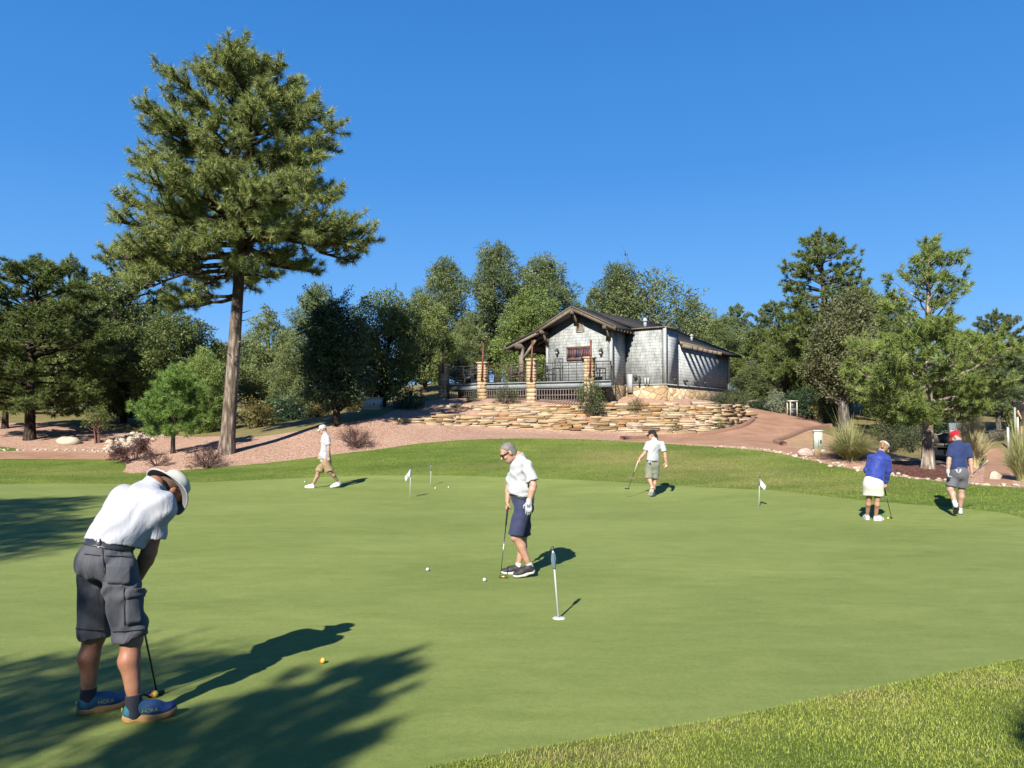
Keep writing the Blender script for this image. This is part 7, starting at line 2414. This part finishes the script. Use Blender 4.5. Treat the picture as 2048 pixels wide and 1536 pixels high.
# ---- F: the man in the red cap
frF = nrmz((-.22, .97, 0))
J = JJ(pel=(1918, 942, 15.3), neck=(1916, 886, 15.36), head=(1911.5, 874, 15.44), shA=(1905, 893, 15.36), shB=(1935, 893, 15.30),
       elA=(1898, 920, 15.32), wrA=(1896, 943, 15.28), elB=(1941.5, 921, 15.26), wrB=(1943, 943, 15.22), hipA=(1909.5, 947, 15.34), hipB=(1926, 947, 15.28),
       knA=(1900.5, 979, 15.30), knB=(1922.5, 980, 15.36), anA=(1914, 1008, 15.02), anB=(1922.5, 1020, 15.32))
tA = W(1910.5, 1030, 15.2); tA[2] = tz(tA[0], tA[1]) + .01; hA = W(1915, 1009, 15.02); J["anA"] = hA + np.array((-.01, .07, .02))
hB = G(1923, 1030); tB = hB + nrmz((.05, 1, 0)) * .29; tB[2] = tz(tB[0], tB[1]); J["anB"] = hB + nrmz(tB - hB) * .06 + np.array((0, 0, .09))
orgF = hB.copy()
pf, hf_, MF, *_r = person("man in red cap, navy polo and grey shorts walking away at the right", orgF, J, dict(
    front=frF, hf=(-.62, .60, -.50), hu=(-.25, .30, .92), h=.0095, skin=SK_fair, top=C_navy2, low=C_grey, waist=.158, girth=1.04, hem=.03, hem_n=(0, 0, 1), sleeve=.80,
    folds=(.005, 57, [((.7, .2, -.6), 32), ((.9, .1, .2), 36)]), folds2=(.002, 59, [((1, .2, .3), 36), ((.3, .3, 1), 40)]), short_hem=.82, flare=1.12, leg=1.12,
    handA=dict(d=(-.02, 0, -1), th=(.3, .9, 0), n=(.9, 0, 0), curl=.8, glove=True), handB=dict(d=(-.05, .05, -1), th=(-.3, .9, 0), n=(-.9, 0, 0), curl=.9),
    shoe_mat=M_shoew, sole_mat=M_soled, shoeA=(hA, tA, (.1, .95, .3)), shoeB=(hB, tB), sock=C_socks, sock_h=.05))
cap(pf, orgF, J["head"], MF, C_red); hair_cap(pf, orgF, J["head"], MF, M_hairr, -.06, .003, -.01); eyes(pf, orgF, J["head"], MF)
mb = MB(); q = W(1917, 942, 15.155) - orgF
for s_ in (-1, 1): mb.box(q + np.array((s_ * .032, 0, -.01)), (.035, .014, .10), M=Matrix.Rotation(s_ * .35, 3, 'Y'))
mb.build("pocket_glove", C_white2, pf)
mb = MB(); q = J["wrA"] - orgF + np.array((0, .0, -.13)); mb.lathe([(.01, -.07), (.03, -.055), (.033, 0), (.025, .055), (.01, .07)], 12, tuple(q)); mb.build("headcover", C_black, pf, smooth=True)
tp_ = W(1975.5, 921.5, 14.88); md_ = J["wrB"] + np.array((-.01, -.01, -.08))
axF = nrmz(md_ - tp_)
hdF = tp_ + axF * .86
putter("white gripped putter carried slanted behind the red capped man", tp_, hdF, (.7, .7), M_wgrip, M_dksteel, .27, M_dksteel)

# ---- a far bystander in dark clothes at the right edge
YG = 34.0
bG = at(2046, YG); k1 = 1.0
def off(x, y, z): return (0, bG + np.array((x, y, z)))
J = JJ(pel=off(0, 0, .95), neck=off(0, .0, 1.48), head=off(0, -.03, 1.62), shA=off(-.19, 0, 1.42), shB=off(.19, 0, 1.42), elA=off(-.25, 0, 1.14), wrA=off(-.22, -.12, .92), elB=off(.25, 0, 1.14), wrB=off(.22, -.12, .92),
       hipA=off(-.09, 0, .90), hipB=off(.09, 0, .90), knA=off(-.10, 0, .48), knB=off(.10, 0, .48), anA=off(-.10, 0, .09), anB=off(.10, 0, .09))
pg, hg_, MG, *_r = person("far bystander in dark clothes behind the straw grass at the right edge", bG, J, dict(
    front=(-.2, -.98, 0), hf=(-.2, -.98, 0), hu=(0, 0, 1), h=.016, skin=SK_mid, top=C_black, low=C_black, sleeve=.7, short_hem=.95, shoe_mat=M_shoeb, sole_mat=M_solew,
    handA=dict(d=(0, -.2, -1), th=(0, -1, 0), n=(1, 0, 0), curl=.5), handB=dict(d=(0, -.2, -1), th=(0, -1, 0), n=(-1, 0, 0), curl=.5),
    shoeA=(bG + np.array((-.1, .06, 0)), bG + np.array((-.14, -.2, 0))), shoeB=(bG + np.array((.1, .06, 0)), bG + np.array((.12, -.2, 0))), sock=None))
cap(pg, bG, J["head"], MG, C_black); eyes(pg, bG, J["head"], MG)

# ------------------------------------------------------------------ practice flags and balls
M_pole = plain("white_pole", (.80, .80, .76), .4, var=.04)
M_flagb = cloth("blue_grey_flag", (.16, .24, .30), bmp=.2)
M_flagw = cloth("white_flag", (.72, .76, .76), bmp=.1)
M_knob = plain("dark_knob", (.03, .045, .06), .5, var=.1)
def flagstick(px, py, tpx, tpy, label, kind, ring=False):
    b = G(px, py); t = W(tpx, tpy, b[1]); v = t - b; L = np.linalg.norm(v); ax = v / L
    P = empty("practice_flagstick", b, 0, label, "flagstick", "practice flagsticks on the green")
    mb = MB(); mb.tube([(0, 0, -.05), tuple(ax * L * .70), tuple(ax * L * .97)], [.011, .010, .009], 10); mb.build("pole", M_pole, P, smooth=True)
    mb = MB(); mb.lathe([(.008, -.012), (.022, -.010), (.024, .0), (.012, .008), (.010, .02), (.004, .024)], 12, tuple(ax * L * .985)); mb.build("knob", M_knob, P, smooth=True)
    mb = MB()
    if kind == 'furled':
        for a0, rr in ((0, 1.0), (2.2, .85), (4.1, .9)):
            path, rad = [], []
            for i in range(9):
                f = i / 8; r_ = (.006 + .008 * math.sin(math.pi * min(1, f * 1.15)) ** 1.0) * rr
                path.append(tuple(ax * L * (.93 - f * .23) + np.array((math.cos(a0 + f * 1.2) * r_, math.sin(a0 + f * 1.2) * r_, 0)))); rad.append(.009 + .007 * math.sin(math.pi * (1 - f * .8)) * (1 - .3 * f))
            mb.tube(path, rad, 7)
        mb.build("flag", M_flagb, P, smooth=True)
    else:
        sg = -1 if kind == 'left' else 1
        n, m = 9, 6
        V, F = [], []
        for i in range(n):
            for j in range(m):
                u, v_ = i / (n - 1), j / (m - 1)
                p = ax * L * (.95 - .24 * v_ - (.13 * u)) + np.array((sg * (.012 + .13 * u * (1 - .15 * v_)), .03 * math.sin(u * 5 + v_), -.10 * u * (1 - v_ * .6)))
                V.append(p)
        F = [[i * m + j, i * m + j + 1, (i + 1) * m + j + 1, (i + 1) * m + j] for i in range(n - 1) for j in range(m - 1)]
        o = link("flag", np_mesh("flag", np.array(V), F, M_flagw, True), P)
        md = o.modifiers.new("thick", 'SOLIDIFY'); md.thickness = .004
        mb.tube([tuple(ax * L * .70), tuple(ax * L * .955)], [.0135, .0135], 8); mb.build("sleeve", M_flagb, P)
    if ring:
        mb = MB(); mb.lathe([(.012, .012), (.055, .010), (.062, .004), (.062, -.02)], 20); mb.build("cup_plate", M_pole, P)
    return P
flagstick(1118, 1237, 1105, 1095, "nearest practice flagstick with furled blue flag and white cup plate", 'furled', True)
flagstick(820, 997, 821.5, 935, "practice flagstick with white pennant hanging to the left, right of the walking man", 'left')
flagstick(861, 972, 862.6, 929, "farthest practice flagstick near two balls with furled flag", 'furled')
flagstick(1517.7, 1014, 1519.3, 953, "practice flagstick with pennant hanging to the right between the cap man and the woman", 'right')

def ball_mat(name, c1, c2=None):
    m, n, l, b = new_mat(name)
    co = coords(n)
    if c2 is None: b.inputs['Base Color'].default_value = rgba(kk(c1))
    else:
        sep = n.new("ShaderNodeSeparateXYZ"); l.new(co, sep.inputs[0])
        mth = n.new("ShaderNodeMath"); mth.operation = 'MULTIPLY_ADD'; l.new(sep.outputs[0], mth.inputs[0]); mth.inputs[1].default_value = 40; mth.inputs[2].default_value = .5
        r = ramp(n, l, mth.outputs[0], [(.47, kk(c1)), (.53, kk(c2))]); l.new(r.outputs[0], b.inputs['Base Color'])
    setin(b, Roughness=.35)
    v = n.new("ShaderNodeTexVoronoi"); v.inputs['Scale'].default_value = 260; l.new(co, v.inputs['Vector'])
    bump(n, l, v.outputs['Distance'], .25, .002, b)
    return m
M_ballw = ball_mat("white_ball", (.82, .82, .78)); M_bally = ball_mat("yellow_ball", (.75, .78, .10)); M_ballo = ball_mat("orange_yellow_ball", (.85, .16, .03), (.85, .70, .08))
def sphere_mesh(name, r, mat):
    mb = MB(); n = 12
    prof_ = [(max(1e-6, r * math.sin(math.pi * i / n)), -r * math.cos(math.pi * i / n)) for i in range(n + 1)]
    mb.lathe(prof_, 20)
    me = np_mesh(name, np.array(mb.v), mb.f, mat, True)
    return me
bw, by_, bo_ = sphere_mesh("ball", .0225, M_ballw), sphere_mesh("ball", .0225, M_bally), sphere_mesh("ball", .0225, M_ballo)
for me, px, py, lb, rz in ((bw, 855, 1142, "white ball lying farther left of the grey haired man", 0), (bw, 969, 1163, "white ball closest to the grey haired man's putter", 0),
                           (bo_, 645, 1327, "orange and yellow ball lying alone beside the tree shadow", -.4), (bo_, 309, 1395, "orange and yellow ball at the foreground man's putter head", .2),
                           (bw, 870.5, 978, "white ball just in front of the farthest flagstick", 0), (bw, 897, 976, "white ball right of the farthest flagstick", 0), (bw, 609.5, 965, "white ball behind the walking man's front foot", 0),
                           (by_, 1776, 1038.5, "yellow ball at the woman's putter", 0)):
    p = G(px, py)
    o = link("golf_ball", me, None, p + np.array((0, 0, .0215))); o.rotation_euler = (0, 0, rz)
    tag(o, lb, "golf ball", "golf balls on the green")
o = link("golf_ball", bw, None, J_ball if False else (W(1332.5, 932.5, 18.76))); tag(o, "white ball held in the black capped man's right hand", "golf ball", "golf balls on the green")
